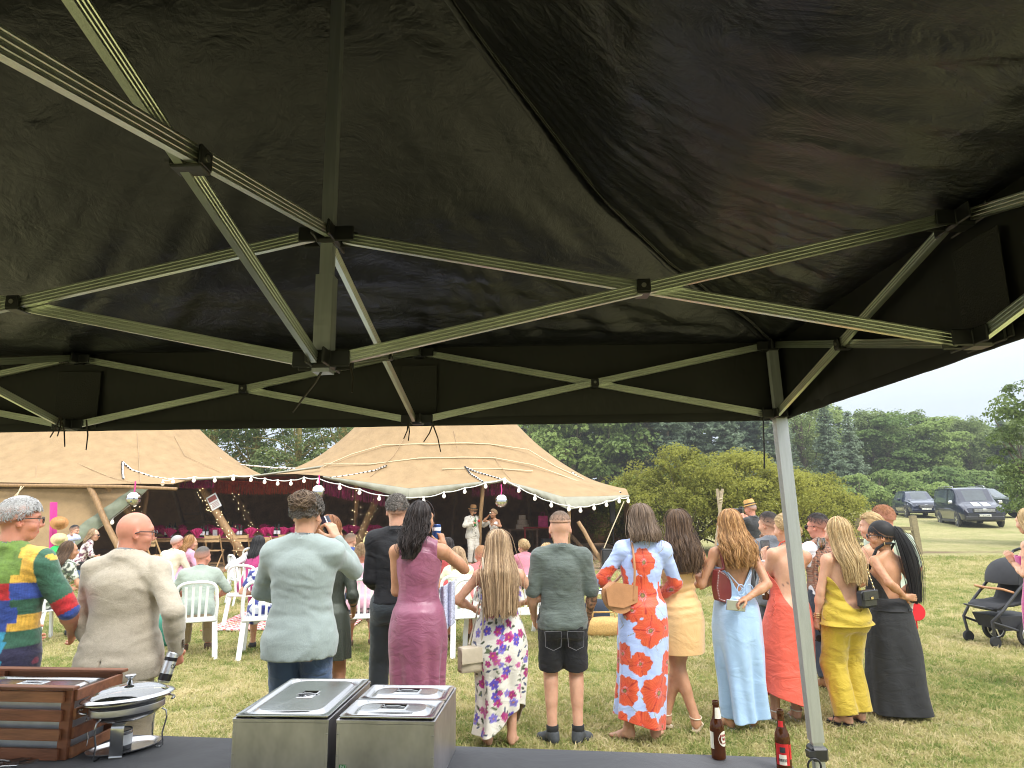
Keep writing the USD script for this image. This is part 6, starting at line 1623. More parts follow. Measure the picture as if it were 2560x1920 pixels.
a = np.linspace(np.pi, 2 * np.pi, 24); prof = np.stack([.125 * np.cos(a), .135 * np.sin(a) * 1.0 + .135], 1)
sg_poly = sg.Polygon(np.vstack([prof, [(.11, .17), (-.06, .20), (-.12, .16)]])).buffer(.012)
bm = trimesh.creation.extrude_polygon(sg_poly, .075, engine='earcut').subdivide()
vb = np.array(bm.vertices); vb = np.stack([vb[:, 0], vb[:, 2] - .0375, vb[:, 1]], 1); vb[:, 1] *= 1 - .5 * np.clip((np.abs(vb[:, 0]) / .14) ** 2, 0, 1); bm.vertices = vb @ rot(.35).T; bm.fix_normals()
put(tb_, 'bag_body', bm, tan_l, 50)
fp = trimesh.creation.extrude_polygon(sg.Polygon([(-.11, .06), (.0, .04), (.115, .07), (.12, .17), (-.06, .205), (-.125, .165)]).buffer(.01), .008, engine='earcut'); vv_ = np.array(fp.vertices); fp.vertices = np.stack([vv_[:, 0], -.044 - vv_[:, 2], vv_[:, 1]], 1) @ rot(.35).T; fp.fix_normals()
put(tb_, 'flap', fp, tan_l)
bt = at(1338, 1290, loc[1] - .12)
torus_strap(P9, [bt + (.10, .02, .08), world(P9, P9.X(-.10, -.13, .1)), world(P9, P9.X(-.09, -.13, .33)), world(P9, P9.X(-.095, -.02, .53)), world(P9, P9.X(-.11, .14, .3)), bt + (-.06, .06, .08)], .009, tan_l, 'strap', tb_)
# --- woman in the peach mini dress
rz = .10; loc, H, fx = stand(1467, 1100, 1470, 1578)
P10 = Body(H, 'f', 1.0, fx=fx, head=(.12, .12, 0), armL=dict(at=(-.10, .24, 1.02), pole=(-1, -.4, -.3)), armR=dict(at=(.12, .24, 1.02), pole=(1, -.4, -.3)), legL=dict(at=(.10, -.06, .10), toe=.5, pole=(-.3, 1, 0)), legR=dict(at=(-.09, .06, .10), toe=-.5, pole=(.3, 1, 0)))
person('person', 'woman with long brown wavy hair in a short peach yellow dress and strappy sandals', loc, rz, P10, 'tan', .011)
peach = fabric('peach_stretch', (.66, .40, .17), .6, fold=.6, fs=4)
ruch = lambda TH, Z, w: .35 * w + np.sin(Z * 105 + 2.0 * np.sin(TH * 2) + TH) * np.exp(-((Z - 1.02) / .16) ** 2) * 1.6
gown(P10, peach, 0, [(r[0], r[1], r[2], r[3], r[4], r[5], .003) for r in frows(P10, .010, [(.82, 0, .185, .158, .13, .002), (.60, 0, .180, .155, .15, .002)], .44)], top_fn=lambda a: P10.pel[2] + (.36 + .05 * math.sin(a)) * P10.s, hem_fn=lambda a: .605 * P10.s, folds=(5, 0, 0), fold_fn=ruch, nz=150)
hair_long(P10, HM['brown'], .42, [.112, .135, .145, .135, .10], (.125, .135, .155, .155, .14), (.012, 17), 1000, seed=16, ragged=.22, w=(.0048, .003))
def sandals(B, mat, heel=.03, solemat=None, name='sandal', thong=True):
  for q in 'LR':
    an = B.anL if q == 'L' else B.anR; t = B.toe(q); sd = np.array([t[1], -t[0], 0]); s = B.s
    g = an - (0, 0, .085 * s)
    out = [g + t * x * s + sd * w * s for x, w in ((-.055, -.026), (-.06, .0), (-.055, .026), (.05, .036), (.15, .040), (.185, .01), (.17, -.03), (.05, -.036))]
    out = np.array(out); sole = rings([out + (0, 0, .001), out + (0, 0, .013)], True, True)
    p = put(B.t, name, sole, solemat or mat)
    if heel: put(p, 'heel', bbox_bevel(g + t * -.025 * s + (0, 0, .0), (.045, .045, .03), .004), solemat or mat)
    a = np.linspace(0, 2 * np.pi, 18, endpoint=False)
    put(p, 'ankle_strap', tube(an + (0, 0, .012) + np.stack([.046 * s * np.cos(a), .046 * s * np.sin(a), .008 * np.sin(a)], 1), .0045, 6, True), mat, True)
    put(p, 'toe_strap', tube([g + t * .11 * s + sd * -.043 * s + (0, 0, .01), g + t * .115 * s + (0, 0, .058), g + t * .11 * s + sd * .043 * s + (0, 0, .01)], .006, 6), mat, True)
    put(p, 'side_strap', tube([an + t * .035 * s + sd * .03 + (0, 0, -.02), an + t * .09 * s + (0, 0, -.035), g + t * .10 * s + sd * -.035 * s + (0, 0, .02)], .0045, 6), mat, True)
sandals(P10, M('gold_strap', (.62, .50, .36), .35, .3, var=.05), 0)
put(P10.t, 'brown_strap', tube([P10.X(.155, -.03, .17), P10.X(.165, -.055, .3), P10.X(.145, -.05, .43), P10.X(.13, .0, .50)], .006, 6), tan_l, True)
# --- woman in the light blue satin dress
rz = .14; loc, H, fx = stand(1578, 1100, 1602, 1573)
la, ra = lp(loc, rz, 1505, 1222, .14), lp(loc, rz, 1612, 1293, -.20)
P11 = Body(H, 'f', 1.06, head=(.22, .10, 0), fx=fx, armL=dict(at=la, pole=(-.5, -.3, -1), dir=(.05, .2, .95), palm=(.5, .8, 0), curl=.8), armR=dict(at=ra, pole=(1, -.25, -.35), dir=(-.9, -.15, -.25), palm=(-.1, -.2, -1), curl=.6, thumb=1), legL=dict(toe=-.2), legR=dict(toe=.35))
person('person', 'woman with golden curls in a light blue satin dress, phone behind her back', loc, rz, P11, 'tan', .011)
satin = fabric('blue_satin', (.34, .50, .70), .26, bump=.10, bs=600, sheen=.3, fold=.45, fs=4, specular_ior_level=.8, var=.05)
vback = lambda a: P11.pel[2] + (.36 - .20 * math.exp(-((a - 1.5 * math.pi) / .55) ** 2) + .05 * max(0, math.sin(a))) * P11.s
gown(P11, satin, 0, frows(P11, .012, [(.80, 0, .190, .168, .13, .003), (.55, .01, .180, .155, .14, .014), (.30, .02, .165, .145, .15, .022), (.07, .03, .165, .15, .16, .028)], .40), top_fn=vback, hem_fn=lambda a: .12 + .05 * math.sin(a * 1 + .4), folds=(6, 0, 1.2), nz=140)
for s in (-1, 1):
  put(P11.t, 'shoulder_strap', tube([P11.X(s * .125, -.075, .33), P11.X(s * .125, -.06, .45), P11.X(s * .12, .0, .515), P11.X(s * .11, .08, .45)], .006, 6), satin, True)
  put(P11.t, 'tie_cord', tube([P11.X(s * .10, -.095, .30), P11.X(s * .02, -.125, .20), P11.X(s * -.04, -.135, .14), P11.X(s * .03, -.14, .07), P11.X(s * .06, -.145, .0)], .004, 6), satin, True)
put(P11.t, 'tie_bow', cat_m([tube(np.array([P11.X(.02 + s * (.035 + .03 * math.cos(q)), -.135, .17 + .04 * math.sin(q)) for q in np.linspace(0, 6.28, 16)]), .004, 6) for s in (-1, 1)]), satin, True)
hair_long(P11, HM['honey'], .38, [.125, .155, .165, .155, .125], (.13, .14, .16, .155, .14), (.016, 22), 1050, seed=18, ragged=.22, w=(.0052, .0032), clump=30)
sandals(P11, M('white_strap', (.75, .72, .66), .45), .0)
pht = thing('phone', 'mobile phone in a mirrored case held behind the back of the blue satin dress', 'phone', world(P11, P11.grip['R'] + np.array([-.04, -.01, .0])))
put(pht, 'phone_body', bbox_bevel((0, 0, 0), (.155, .010, .078), .004, rot(.15) @ rot(0, 0, .12)), M('mirror_case', (.40, .42, .46), .12, .9, var=.1), False)
put(pht, 'camera_patch', bbox_bevel((-.04, -.008, .012), (.03, .006, .026), .002, rot(.15)), BLACKG)
pk_ = thing('phone', 'mobile phone in a bright pink case held up beside the peach dress', 'phone', world(P11, P11.grip['L'] + np.array([0, .012, .035])))
put(pk_, 'phone_body', bbox_bevel((0, 0, 0), (.075, .011, .15), .005, rot(.3)), M('pink_case', (.72, .16, .36), .5, var=.05)); put(pk_, 'screen', bbox_bevel((-.002, .0072, 0), (.068, .002, .142), .0008, rot(.3)), BLACKG)
rb_ = thing('handbag', 'dark red studded shoulder bag under the arm of the light blue satin dress', 'handbag', at(1562, 1262, loc[1] - .10) - (0, 0, .10))
oxb = M('oxblood_leather', (.13, .018, .016), .4, var=.15, vs=9, bump=.2, bs=30)
pol = sg.Polygon([(-.06, .20), (-.085, .08), (-.07, -.0), (.02, -.03), (.085, .02), (.08, .10), (.0, .17)]).buffer(.015).simplify(.003)
m = trimesh.creation.extrude_polygon(pol, .05, engine='earcut').subdivide(); q = np.array(m.vertices); m.vertices = np.stack([q[:, 0], q[:, 2] - .025, q[:, 1]], 1) @ rot(.5).T; m.fix_normals()
put(rb_, 'bag_body', m, oxb, 50)
ex = np.array(pol.buffer(-.010).exterior.coords); k = np.linspace(0, 1, 34, endpoint=False); L_ = sg.LineString(ex)
for t_ in k:
  q = L_.interpolate(t_, normalized=True); put(rb_, 'stud', trimesh.creation.icosphere(1, .0042).apply_translation(np.array([q.x, -.027, q.y]) @ rot(.5).T), SILV, True)
bt = at(1562, 1262, loc[1] - .10)
torus_strap(P11, [bt + (-.05, .0, .11), world(P11, P11.X(-.135, -.11, .33)), world(P11, P11.X(-.135, -.05, .475)), world(P11, P11.X(-.14, .07, .45)), bt + (.02, .12, .12)], .010, oxb, 'strap', rb_)
# --- woman in the coral dress
rz = .18; loc, H, fx = stand(1703, 1109, 1695, 1556)
la, ra = lp(loc, rz, 1652, 1208, .22), lp(loc, rz, 1662, 1262, .06)
P12 = Body(H, 'f', 1.05, fx=fx, head=(.25, .08, 0), armL=dict(at=la, pole=(-.5, -.5, -1), dir=(.1, .3, .9), palm=(.9, .3, 0), curl=.45), armR=dict(at=ra, pole=(.8, .5, -.6), dir=(-.9, .1, .35), palm=(-.1, -.9, -.2), curl=.9))
def backink(B, v, c, paint):
  q = (v - B.pel) @ B.T
  paint((q[:, 1] < 0) & (np.abs(q[:, 2] - .20 - .01 * np.sin(q[:, 0] * 90) - .25 * (q[:, 0] + .05)) < .004) & (q[:, 0] > -.09) & (q[:, 0] < -.01), (.05, .05, .06), .8)
person('person', 'woman with blond hair pinned up in a backless coral red dress filming with her phone', loc, rz, P12, 'light', .011, marks=(backink,))
coral = fabric('coral_linen', (.62, .085, .045), .7, bump=.3, bs=300, fold=.6)
vb12 = lambda a: P12.pel[2] + (.30 - .30 * math.exp(-((a - 1.5 * math.pi) / .85) ** 2) + .14 * max(0, math.sin(a))) * P12.s
gown(P12, coral, 0, frows(P12, .012, [(.80, 0, .205, .165, .13, .003), (.55, -.01, .22, .18, .16, .010), (.30, -.02, .24, .20, .19, .016), (.06, -.04, .27, .23, .22, .016)], .44), top_fn=vb12, hem_fn=lambda a: .16 - .09 * math.cos(a - .2), folds=(4, 0, 2), nz=140)
for s in (-1, 1): put(P12.t, 'halter_strap', tube([P12.X(s * .115, .03, .40), P12.X(s * .075, .0, .52), P12.X(s * .02, -.045, .56)], .007, 6), coral, True)
put(P12.t, 'side_lacing', tube([P12.X(-.165 + .012 * math.sin(k * 2.2), -.07, .12 - .02 * k) for k in range(14)], .005, 6), coral, True)
hair_up(P12, HM['blond'], (.005, -.105, -.025), (.052, .040, .050), 900, 8, .008, m2=300)
sandals(P12, M('white_strap', (.75, .72, .66), .45), .05)
ph3 = thing('phone', 'black mobile phone held upright filming by the woman in the coral dress', 'phone', world(P12, P12.grip['L'] + np.array([.01, .02, .02])))
put(ph3, 'phone_body', bbox_bevel((0, 0, 0), (.074, .010, .150), .004, rot(-.2)), BLACKG); put(ph3, 'screen', bbox_bevel((0, -.0062, 0) @ rot(-.2).T, (.066, .0015, .136), .0006, rot(-.2)), M('screen_grey', (.10, .115, .12), .15, var=.5, vs=22))
put(P12.t, 'watch', tube(P12.wrL - unit(P12.wrL - P12.elL) * .02 + np.stack([.030 * np.cos(np.linspace(0, 6.28, 16, endpoint=False)), .030 * np.sin(np.linspace(0, 6.28, 16, endpoint=False)), 0 * np.linspace(0, 1, 16)], 1), .006, 6, True), SILV, True)
b3 = bottle(world(P12, P12.grip['R'] + np.array([.0, -.03, -.135])), .3, 'brown beer bottle with cream label in the hand of the coral dress woman', 0)
# --- woman in the mustard jumpsuit
rz = .25; loc, H, fx = stand(1812, 1119, 1838, 1566)
la = lp(loc, rz, 1764, 1346, .04)
P13 = Body(H, 'f', 1.06, head=(.25, .06, 0), fx=fx, armL=dict(at=la, pole=(-1, -.5, 0), palm=(.8, .4, 0), curl=.7), armR=dict(at=(.12, .26, .95), pole=(1, -.3, -.2)), legL=dict(at=(-.055, -.02, .085), toe=-.4), legR=dict(at=(.10, .02, .085), toe=.1))
person('person', 'woman with long blond hair in a backless mustard yellow jumpsuit', loc, rz, P13, 'light', .011)
must = fabric('mustard_linen', (.44, .31, .018), .75, bump=.4, bs=280, fold=.75)
cow = lambda TH, Z, w: np.sin(Z * 75 + 5 * np.cos(TH - 1.5 * np.pi)) * 1.2
vb13 = lambda a: P13.pel[2] + (.34 - .30 * math.exp(-((a - 1.5 * math.pi) / .75) ** 2) + .10 * max(0, math.sin(a))) * P13.s
gown(P13, must, 0, [(r[0], r[1], r[2], r[3] + .01, r[4] + .012, r[5] + .01, .005) for r in frows(P13, .014, [(.85, 0, .20, .168, .135, .005)], .44, -.03)], name='bodice', top_fn=vb13, hem_fn=lambda a: P13.pel[2] - .075, fold_fn=cow, nz=110)
trousers(P13, must, .024, 1.99, waist=.06, amp=.016, flare=.035, seed=61, h=.008, sx=10, sz=4)
hair_long(P13, HM['blond'], .44, [.110, .132, .135, .12, .10], (.125, .135, .16, .155, .15), (.007, 13), 1000, seed=22, ragged=.2, w=(.0045, .003))
sandals(P13, M('black_strap', (.02, .02, .02), .4), .0)
sg_ = thing('sunglasses', 'black sunglasses dangling from the hand of the woman in mustard', 'sunglasses', world(P13, P13.grip['L'] + np.array([0, -.02, -.06])))
for s in (-1, 1):
  a = np.linspace(0, 2 * np.pi, 18, endpoint=False); rg_ = np.stack([.012 * s + .026 * np.cos(a), 0 * a, s * .032 + .026 * np.sin(a)], 1)
  put(sg_, 'lens', rings([rg_ - (0, .002, 0), rg_ + (0, .002, 0)], True, True), DARKGLASS)
  put(sg_, 'temple', tube([(.012 * s - .02, 0, s * .05), (-.05, .03, s * .05), (-.11, .04, s * .04)], .003, 6), BLACKG, True)
for k in range(3): put(P13.t, 'bracelet', tube(P13.wrL - unit(P13.wrL - P13.elL) * (.012 + .014 * k) + np.stack([.031 * np.cos(np.linspace(0, 6.28, 16, endpoint=False)), .031 * np.sin(np.linspace(0, 6.28, 16, endpoint=False)), 0 * np.linspace(0, 1, 16)], 1), .003, 6, True), GOLD, True)
# --- woman with the black ponytail and black skirt
rz = .42; loc, H, fx = stand(1907, 1128, 1932, 1545)
P14 = Body(H, 'f', 1.08, head=(.75, .05, 0), fx=fx, armL=dict(at=(-.06, -.17, .94), pole=(-1, -.6, 0), dir=(.85, -.25, -.1), palm=(0, 1, .1), curl=.25), armR=dict(at=(.20, .14, .88), pole=(.7, -.7, 0)))
person('person', 'woman with a sleek black ponytail and sunglasses in a backless top and long black skirt', loc, rz, P14, 'tan', .011)
blks = fabric('black_crepe', (.010, .010, .011), .75, fold=.4, sheen=.04)
gown(P14, blks, 0, [r for r in frows(P14, .013, [(.80, 0, .205, .165, .14, .004), (.55, .01, .225, .19, .18, .012), (.30, .01, .235, .20, .20, .016), (.03, .02, .255, .22, .22, .024)], .14)], name='skirt', top_fn=lambda a: P14.pel[2] + .115, hem_fn=lambda a: .05, folds=(5, 0, 2.5), nz=120)
vb14 = lambda a: P14.pel[2] + (.36 - .34 * math.exp(-((a - 1.5 * math.pi) / 1.05) ** 2) + .08 * max(0, math.sin(a))) * P14.s
gown(P14, blks, 0, frows(P14, .010, [], .44, -.02), name='halter_top', top_fn=vb14, hem_fn=lambda a: P14.pel[2] + .02, nz=60)
for s in (-1, 1): put(P14.t, 'halter_strap', tube([P14.X(s * .11, .05, .40), P14.X(s * .085, .01, .505), P14.X(s * .055, -.045, .55), P14.X(0, -.062, .555)], [.014, .012, .010, .010], 8), blks, True)
hair_short(P14, HM['black'], .07, 1.02, 1.95, 1.55, 1300, 25, .02, thick=1.02, crown=1.0, fade=.05)
rgp = np.random.default_rng(26); n_ = 420
tie_p = np.array([0, -.108, .075]); s_ = np.linspace(0, 1, 16)
off_ = rgp.normal(0, 1, (n_, 3)); rad_ = .012 + .040 * np.sin(np.clip(s_ * 1.25, 0, 1) * np.pi * .62) * (1 - .45 * s_)
ctr_ = tie_p + np.stack([-.02 * s_, -.075 * np.sin(s_ * 2.2) - .03 * s_, .03 * np.sin(s_ * 3) - .60 * s_ ** 1.15], 1)
ctr_l = P14.hc + ctr_ * [1, 1, 1] @ rot(.75).T
PT = ctr_l[None] + off_[:, None] * rad_[None, :, None] * [.75, .55, .3]
tail = put(P14.t, 'ponytail', tube(ctr_l, rad_ * 1.05, 12), HM['black'][0], True)
for k in range(3): curves(tail, 'strands', PT[k::3], .0045, .0025, HM['black'][k])
spectacles(P14, BLACKG, DARKGLASS, 'sunglasses')
put(P14.t, 'earring', tube([P14.hc + P14.hR @ np.array([-.085, -.01, -.045]), P14.hc + P14.hR @ np.array([-.086, -.01, -.07])], .004, 6), GOLD, True)
bbk = thing('handbag', 'small black chain bag hanging between the mustard jumpsuit and the black skirt', 'handbag', at(1872, 1292, 5.35) - (0, 0, .075))
put(bbk, 'bag_body', bbox_bevel((0, 0, .07), (.18, .07, .13), .018, rot(.5)), M('black_leather', (.013, .013, .014), .33, var=.2, vs=14, bump=.25, bs=60)); put(bbk, 'flap', bbox_bevel(np.array([0, -.036, .10]) @ rot(.5).T, (.184, .014, .075), .006, rot(.5)), M('black_leather', (.013, .013, .014), .33))
put(bbk, 'clasp', bbox_bevel(np.array([0, -.047, .08]) @ rot(.5).T, (.03, .004, .018), .001, rot(.5)), GOLD)
c0 = at(1872, 1292, 5.35); ch_ = []
P_ = np.array([c0 + (.07, 0, .06), c0 + (.03, .03, .25), world(P13, P13.X(.13, -.10, .38)), world(P13, P13.X(.135, -.01, .50))])
q_ = np.linspace(0, 3, 46); path_ = np.stack([np.interp(q_, range(4), P_[:, k]) for k in range(3)], 1)
for k in range(45):
  a, b = path_[k], path_[k + 1]
  lk = put(bbk, 'chain_link', tube([a, (a + b) / 2 + (0, .003 * (-1) ** k, 0), b + (b - a) * .25], .0042, 5), GOLD if k % 2 else SILV, True, world=True)
# --- woman in magenta at the right edge
rz = .5; loc, H = spot(2222, 1098, 6.4)
P15 = Body(H, 'f', 1.12, head=(-.2, .1, 0), armL=dict(at=lp(loc, rz, 2188, 1215, .12), pole=(-.6, -.4, -1), dir=(-.2, .3, .9), palm=(.6, .6, 0), curl=.5))
def ink15(B, v, c, paint):
  n_ = meshkit.fbm(v * 30, 3, 15); q = (v - B.pel) @ B.T
  paint(((seg(v, B.shL, B.elL, .07, .06) < 0) | ((q[:, 1] < 0) & (q[:, 0] < -.02) & (q[:, 2] > .2) & (q[:, 2] < .45))) & (np.abs(n_ - .5) < .016), (.10, .08, .08), .6)
person('person', 'blond woman in a magenta satin dress with tattooed shoulder at the right edge', loc, rz, P15, 'light', .013, marks=(ink15,))
gown(P15, fabric('magenta_satin', (.36, .015, .16), .35, bump=.1, sheen=.3, fold=.4), 0, frows(P15, .013, [(.80, 0, .21, .17, .14, .004), (.50, 0, .20, .17, .16, .010), (.25, .02, .22, .18, .18, .016), (.05, .05, .26, .2, .2, .02)], .40), top_fn=lambda a: P15.pel[2] + (.36 - .14 * math.exp(-((a - 1.5 * math.pi) / .6) ** 2)) * P15.s, folds=(6, 0, 1))
hair_long(P15, HM['blond'], .26, [.11, .125, .12, .10], (.125, .13, .15, .14), (.01, 15), 500, seed=29)
# --- second rank on the right
rz = .30; loc, H = spot(1769, 1110, 6.6)
P16 = Body(H, 'm', 1.08, head=(.35, .10, 0), armL=dict(at=(-.10, .26, 1.12), pole=(-1, -.4, -.4)), armR=dict(at=(.06, .30, 1.25), pole=(1, -.3, -.6), curl=.8), legL=dict(at=(-.13, -.05, .085)), legR=dict(at=(.16, .10, .085)))
person('person', 'man in a brown patterned waistcoat over white shirt and jeans beside the gazebo leg', loc, rz, P16, 'red', .013)
top(P16, fabric('white_shirt', (.74, .74, .76)), .016, 1.6, .0, collar=.036, seed=51)
def tiles(B, v):
  q = (v - B.pel) @ B.T; a = np.sin(q[:, 0] * 150) * np.sin(q[:, 2] * 150); r = np.abs(np.sin(q[:, 0] * 75) * np.sin(q[:, 2] * 75))
  c = np.tile([.20, .085, .05], (len(v), 1)); c[a > .35] = (.36, .17, .10); c[r > .8] = (.06, .04, .035); c[(a < -.5)] = (.30, .20, .14); return c
top(P16, fabric('tile_waistcoat', cd=True, var=.1), .026, 0, -.02, neck=.54, name='waistcoat', col=tiles, seed=52, h=.009, cuts=(lambda P: (np.abs(P[:, 0] - P16.pel[0]) - .175).astype(np.float32),))
trousers(P16, fabric('dark_jeans', (.030, .038, .060), .8), .018, 1.95, seed=53)
shoes(P16, M('tan_shoe', (.30, .14, .06), .5)); hair_short(P16, HM['dark'], .028, 1.03, 2.05, 1.5, 900, 28, .35)
spectacles(P16, BLACKG, DARKGLASS, 'sunglasses')
wg = thing('wine_glass', 'clear stemmed wine glass held up beside the patterned waistcoat', 'glass', at(1774, 1172, loc[1] - .12) - (0, 0, .16)); put(wg, 'bowl', lathe([(.03, 0), (.031, .003), (.004, .008), (.004, .09), (.03, .11), (.042, .15), (.036, .20), (.035, .20), (.040, .15), (.028, .113), (0, .095)], 20), glass, True); put(wg, 'wine', lathe([(0, .098), (.028, .116), (.037, .142), (0, .142)], 16), M('rose_wine', (.55, .22, .16), .1), True)
wg = None
rz = .25; loc, H = spot(1662, 1106, 6.7)
P17 = Body(H, 'm', 1.05, head=(.30, .08, 0), armL=dict(at=lp(loc, rz, 1632, 1182, .25), pole=(-1, -.3, -.6), curl=.6), armR=dict(at=lp(loc, rz, 1668, 1176, -.02), pole=(1, -.3, -.4)))
def ink17(B, v, c, paint): paint((np.minimum(seg(v, B.elR, B.wrR, .06, .06), seg(v, B.shR, B.elR, .06, .06)) < 0) & (np.abs(meshkit.fbm(v * 40, 3, 25) - .5) < .05), (.08, .07, .07), .7)
person('person', 'dark-haired bearded man in a grey waistcoat suit behind the coral dress', loc, rz, P17, 'light', .013, marks=(ink17,))
top(P17, fabric('grey_suit', (.105, .115, .13)), .028, .5, -.14, name='waistcoat', amp=.012, flare=.03, seed=54, collar=.03)
trousers(P17, fabric('dark_grey_trousers', (.04, .045, .055)), seed=55); shoes(P17, M('black_shoe', (.015, .015, .016), .4)); hair_short(P17, HM['dark'], .024, 1.03, 2.05, 1.5, 900, 32, .3)
put(P17.t, 'wristband', tube(P17.wrL + np.stack([.034 * np.cos(np.linspace(0, 6.28, 14, endpoint=False)), .034 * np.sin(np.linspace(0, 6.28, 14, endpoint=False)), 0 * np.linspace(0, 1, 14)], 1), .008, 6, True), M('orange_band', (.8, .16, .03), .5), True)
rz = .2; loc, H = spot(1910, 1090, 6.6)
P19 = Body(H, 'm', 1.12, head=(.5, .1, 0), armL=dict(d=(-.05, .2, -.4)), armR=dict(d=(.05, .2, -.4)))
person('person', 'broad man with short reddish hair in a pale green t-shirt behind the black ponytail', loc, rz, P19, 'red', .014)
top(P19, fabric('mint_tshirt', (.36, .42, .32)), .020, .85, -.08, seed=56, neck=.545); trousers(P19, fabric('stone_trousers', (.45, .38, .28)), seed=57); shoes(P19, M('brown_shoe', (.10, .055, .03), .5)); hair_short(P19, HM['auburn'], .03, 1.03, 2.05, 1.5, 800, 33, .3)
rz = .45; loc, H = spot(1884, 1108, 6.2)
P20 = Body(H, 'f', 1.0, head=(.6, .05, 0), armL=dict(d=(-.05, .2, -.4)), armR=dict(d=(.05, .2, -.4)))
person('person', 'blond woman in a black sleeveless dress between the mustard jumpsuit and the ponytail', loc, rz, P20, 'light', .014)
gown(P20, blks, 0, frows(P20, .014, [(.80, 0, .20, .16, .14, .004), (.45, 0, .2, .16, .16, .01)], .42), top_fn=lambda a: P20.pel[2] + .40 * P20.s, folds=(5, 0, 1)); hair_up(P20, HM['blond'], (0, -.10, -.02), (.05, .04, .05), 600, 34, .01); shoes(P20, M('black_shoe', (.015, .015, .016), .4))
# photographer
rz = .55; loc, H = spot(1622, 1082, 12.0)
P18 = Body(H, 'm', 1.0, head=(.35, .12, 0), armL=dict(at=lp(loc, rz, 1606, 1122, -.05), pole=(-.8, -.4, -1), dir=(.1, .3, .9), palm=(.6, .7, 0), curl=.8), armR=dict(at=(.05, .33, 1.52), pole=(1, -.2, -.6), curl=.8))
person('person', 'photographer in a black shirt and straw hat aiming a camera', loc, rz, P18, 'red', .016)
top(P18, fabric('black_tshirt', (.014, .014, .015)), .02, 1.0, -.06, seed=58, collar=.03); trousers(P18, fabric('black_jeans', (.014, .014, .016)), seed=59); shoes(P18, M('black_shoe', (.015, .015, .016), .4)); hair_short(P18, HM['grey'], .012, 1.03, 2.05, 1.5, 200, 35, .2)
straw = M('straw_hat', (.52, .30, .09), .75, var=.2, vs=40, bump=.6, bs=120); hatband = M('hat_band', (.05, .035, .02), .7)
def fedora(B, mat, band=True, brim=.115, h_=.105, tilt=0.1):
  prof = [(brim * 1.0, -.006), (brim, .0), (.092, .004), (.088, .02), (.080, h_ * .8), (.066, h_), (.03, h_ * .93), (0, h_ * .90)]
  m = lathe(prof, 32, sx=.95, sy=1.12); v = np.array(m.vertices); v[:, 2] += .10 * (np.maximum(0, np.hypot(v[:, 0], v[:, 1]) - .09)) * np.cos(2 * np.arctan2(v[:, 1], v[:, 0])) * -1
  R = B.hR @ rot(0, tilt)
  m.vertices = B.hc + (v @ R.T) + B.hR @ np.array([0, -.008, .062])
  p = put(B.t, 'hat', m, mat, 50)
  if band:
    b = lathe([(.0895, .010), (.0905, .012), (.0870, .036), (.0855, .038)], 32, sx=.95, sy=1.12); b.vertices = B.hc + np.array(b.vertices) @ R.T + B.hR @ np.array([0, -.008, .062]); put(p, 'hat_band', b, hatband, True)
fedora(P18, straw)
cm = thing('handheld_camera', 'black camera with long lens held by the photographer in the straw hat', 'camera', world(P18, P18.hc + P18.hR @ np.array([0, .16, -.01])), .9)
put(cm, 'camera_body', bbox_bevel((0, 0, 0), (.14, .06, .10), .012), BLACKG); put(cm, 'lens', lathe([(0, .03), (.036, .03), (.038, .06), (.043, .10), (.043, .17), (.038, .17), (.036, .15), (0, .15)], 20).apply_transform(trimesh.transformations.rotation_matrix(-np.pi / 2, (1, 0, 0))), BLACKG, 40); put(cm, 'viewfinder', bbox_bevel((0, 0, .06), (.05, .05, .03), .006), BLACKG)
# child half hidden by the black skirt
rz = .3; loc = gp(1958, 1400);
PC = Body(1.12, 'm', .85, head=(.2, .1, 0), armR=dict(at=(.17, -.02, .50), pole=(1, -.5, 0), curl=.8))
person('person', 'small child in sand camouflage clothes partly hidden behind the long black skirt', loc, rz, PC, 'light', .013)
camo = M('camo_cloth', (.40, .35, .26), .8, var=.5, vs=22)
top(PC, camo, .018, 1.9, -.05, seed=70); trousers(PC, camo, seed=71); shoes(PC, M('red_shoe', (.4, .05, .04), .6)); hair_short(PC, HM['ginger'], .02, 1.03, 2.05, 1.5, 500, 36, .2)
rd = thing('red_fan', 'round red felt fan in the hand of the small child', 'fan', gp(1968, 1398) * [1, 1, 0] + (0.03, -.12, .42))
put(rd, 'disc', orient(lathe([(0, -.006), (.10, -.006), (.104, 0), (.10, .006), (0, .006)], 32), (-.3, -.9, .2)), M('red_felt', (.55, .015, .02), .9), 30)
put(rd, 'handle', tube([(0, 0, -.10), (0, 0, -.19)], .008, 8), M('red_felt', (.55, .015, .02), .9), True)
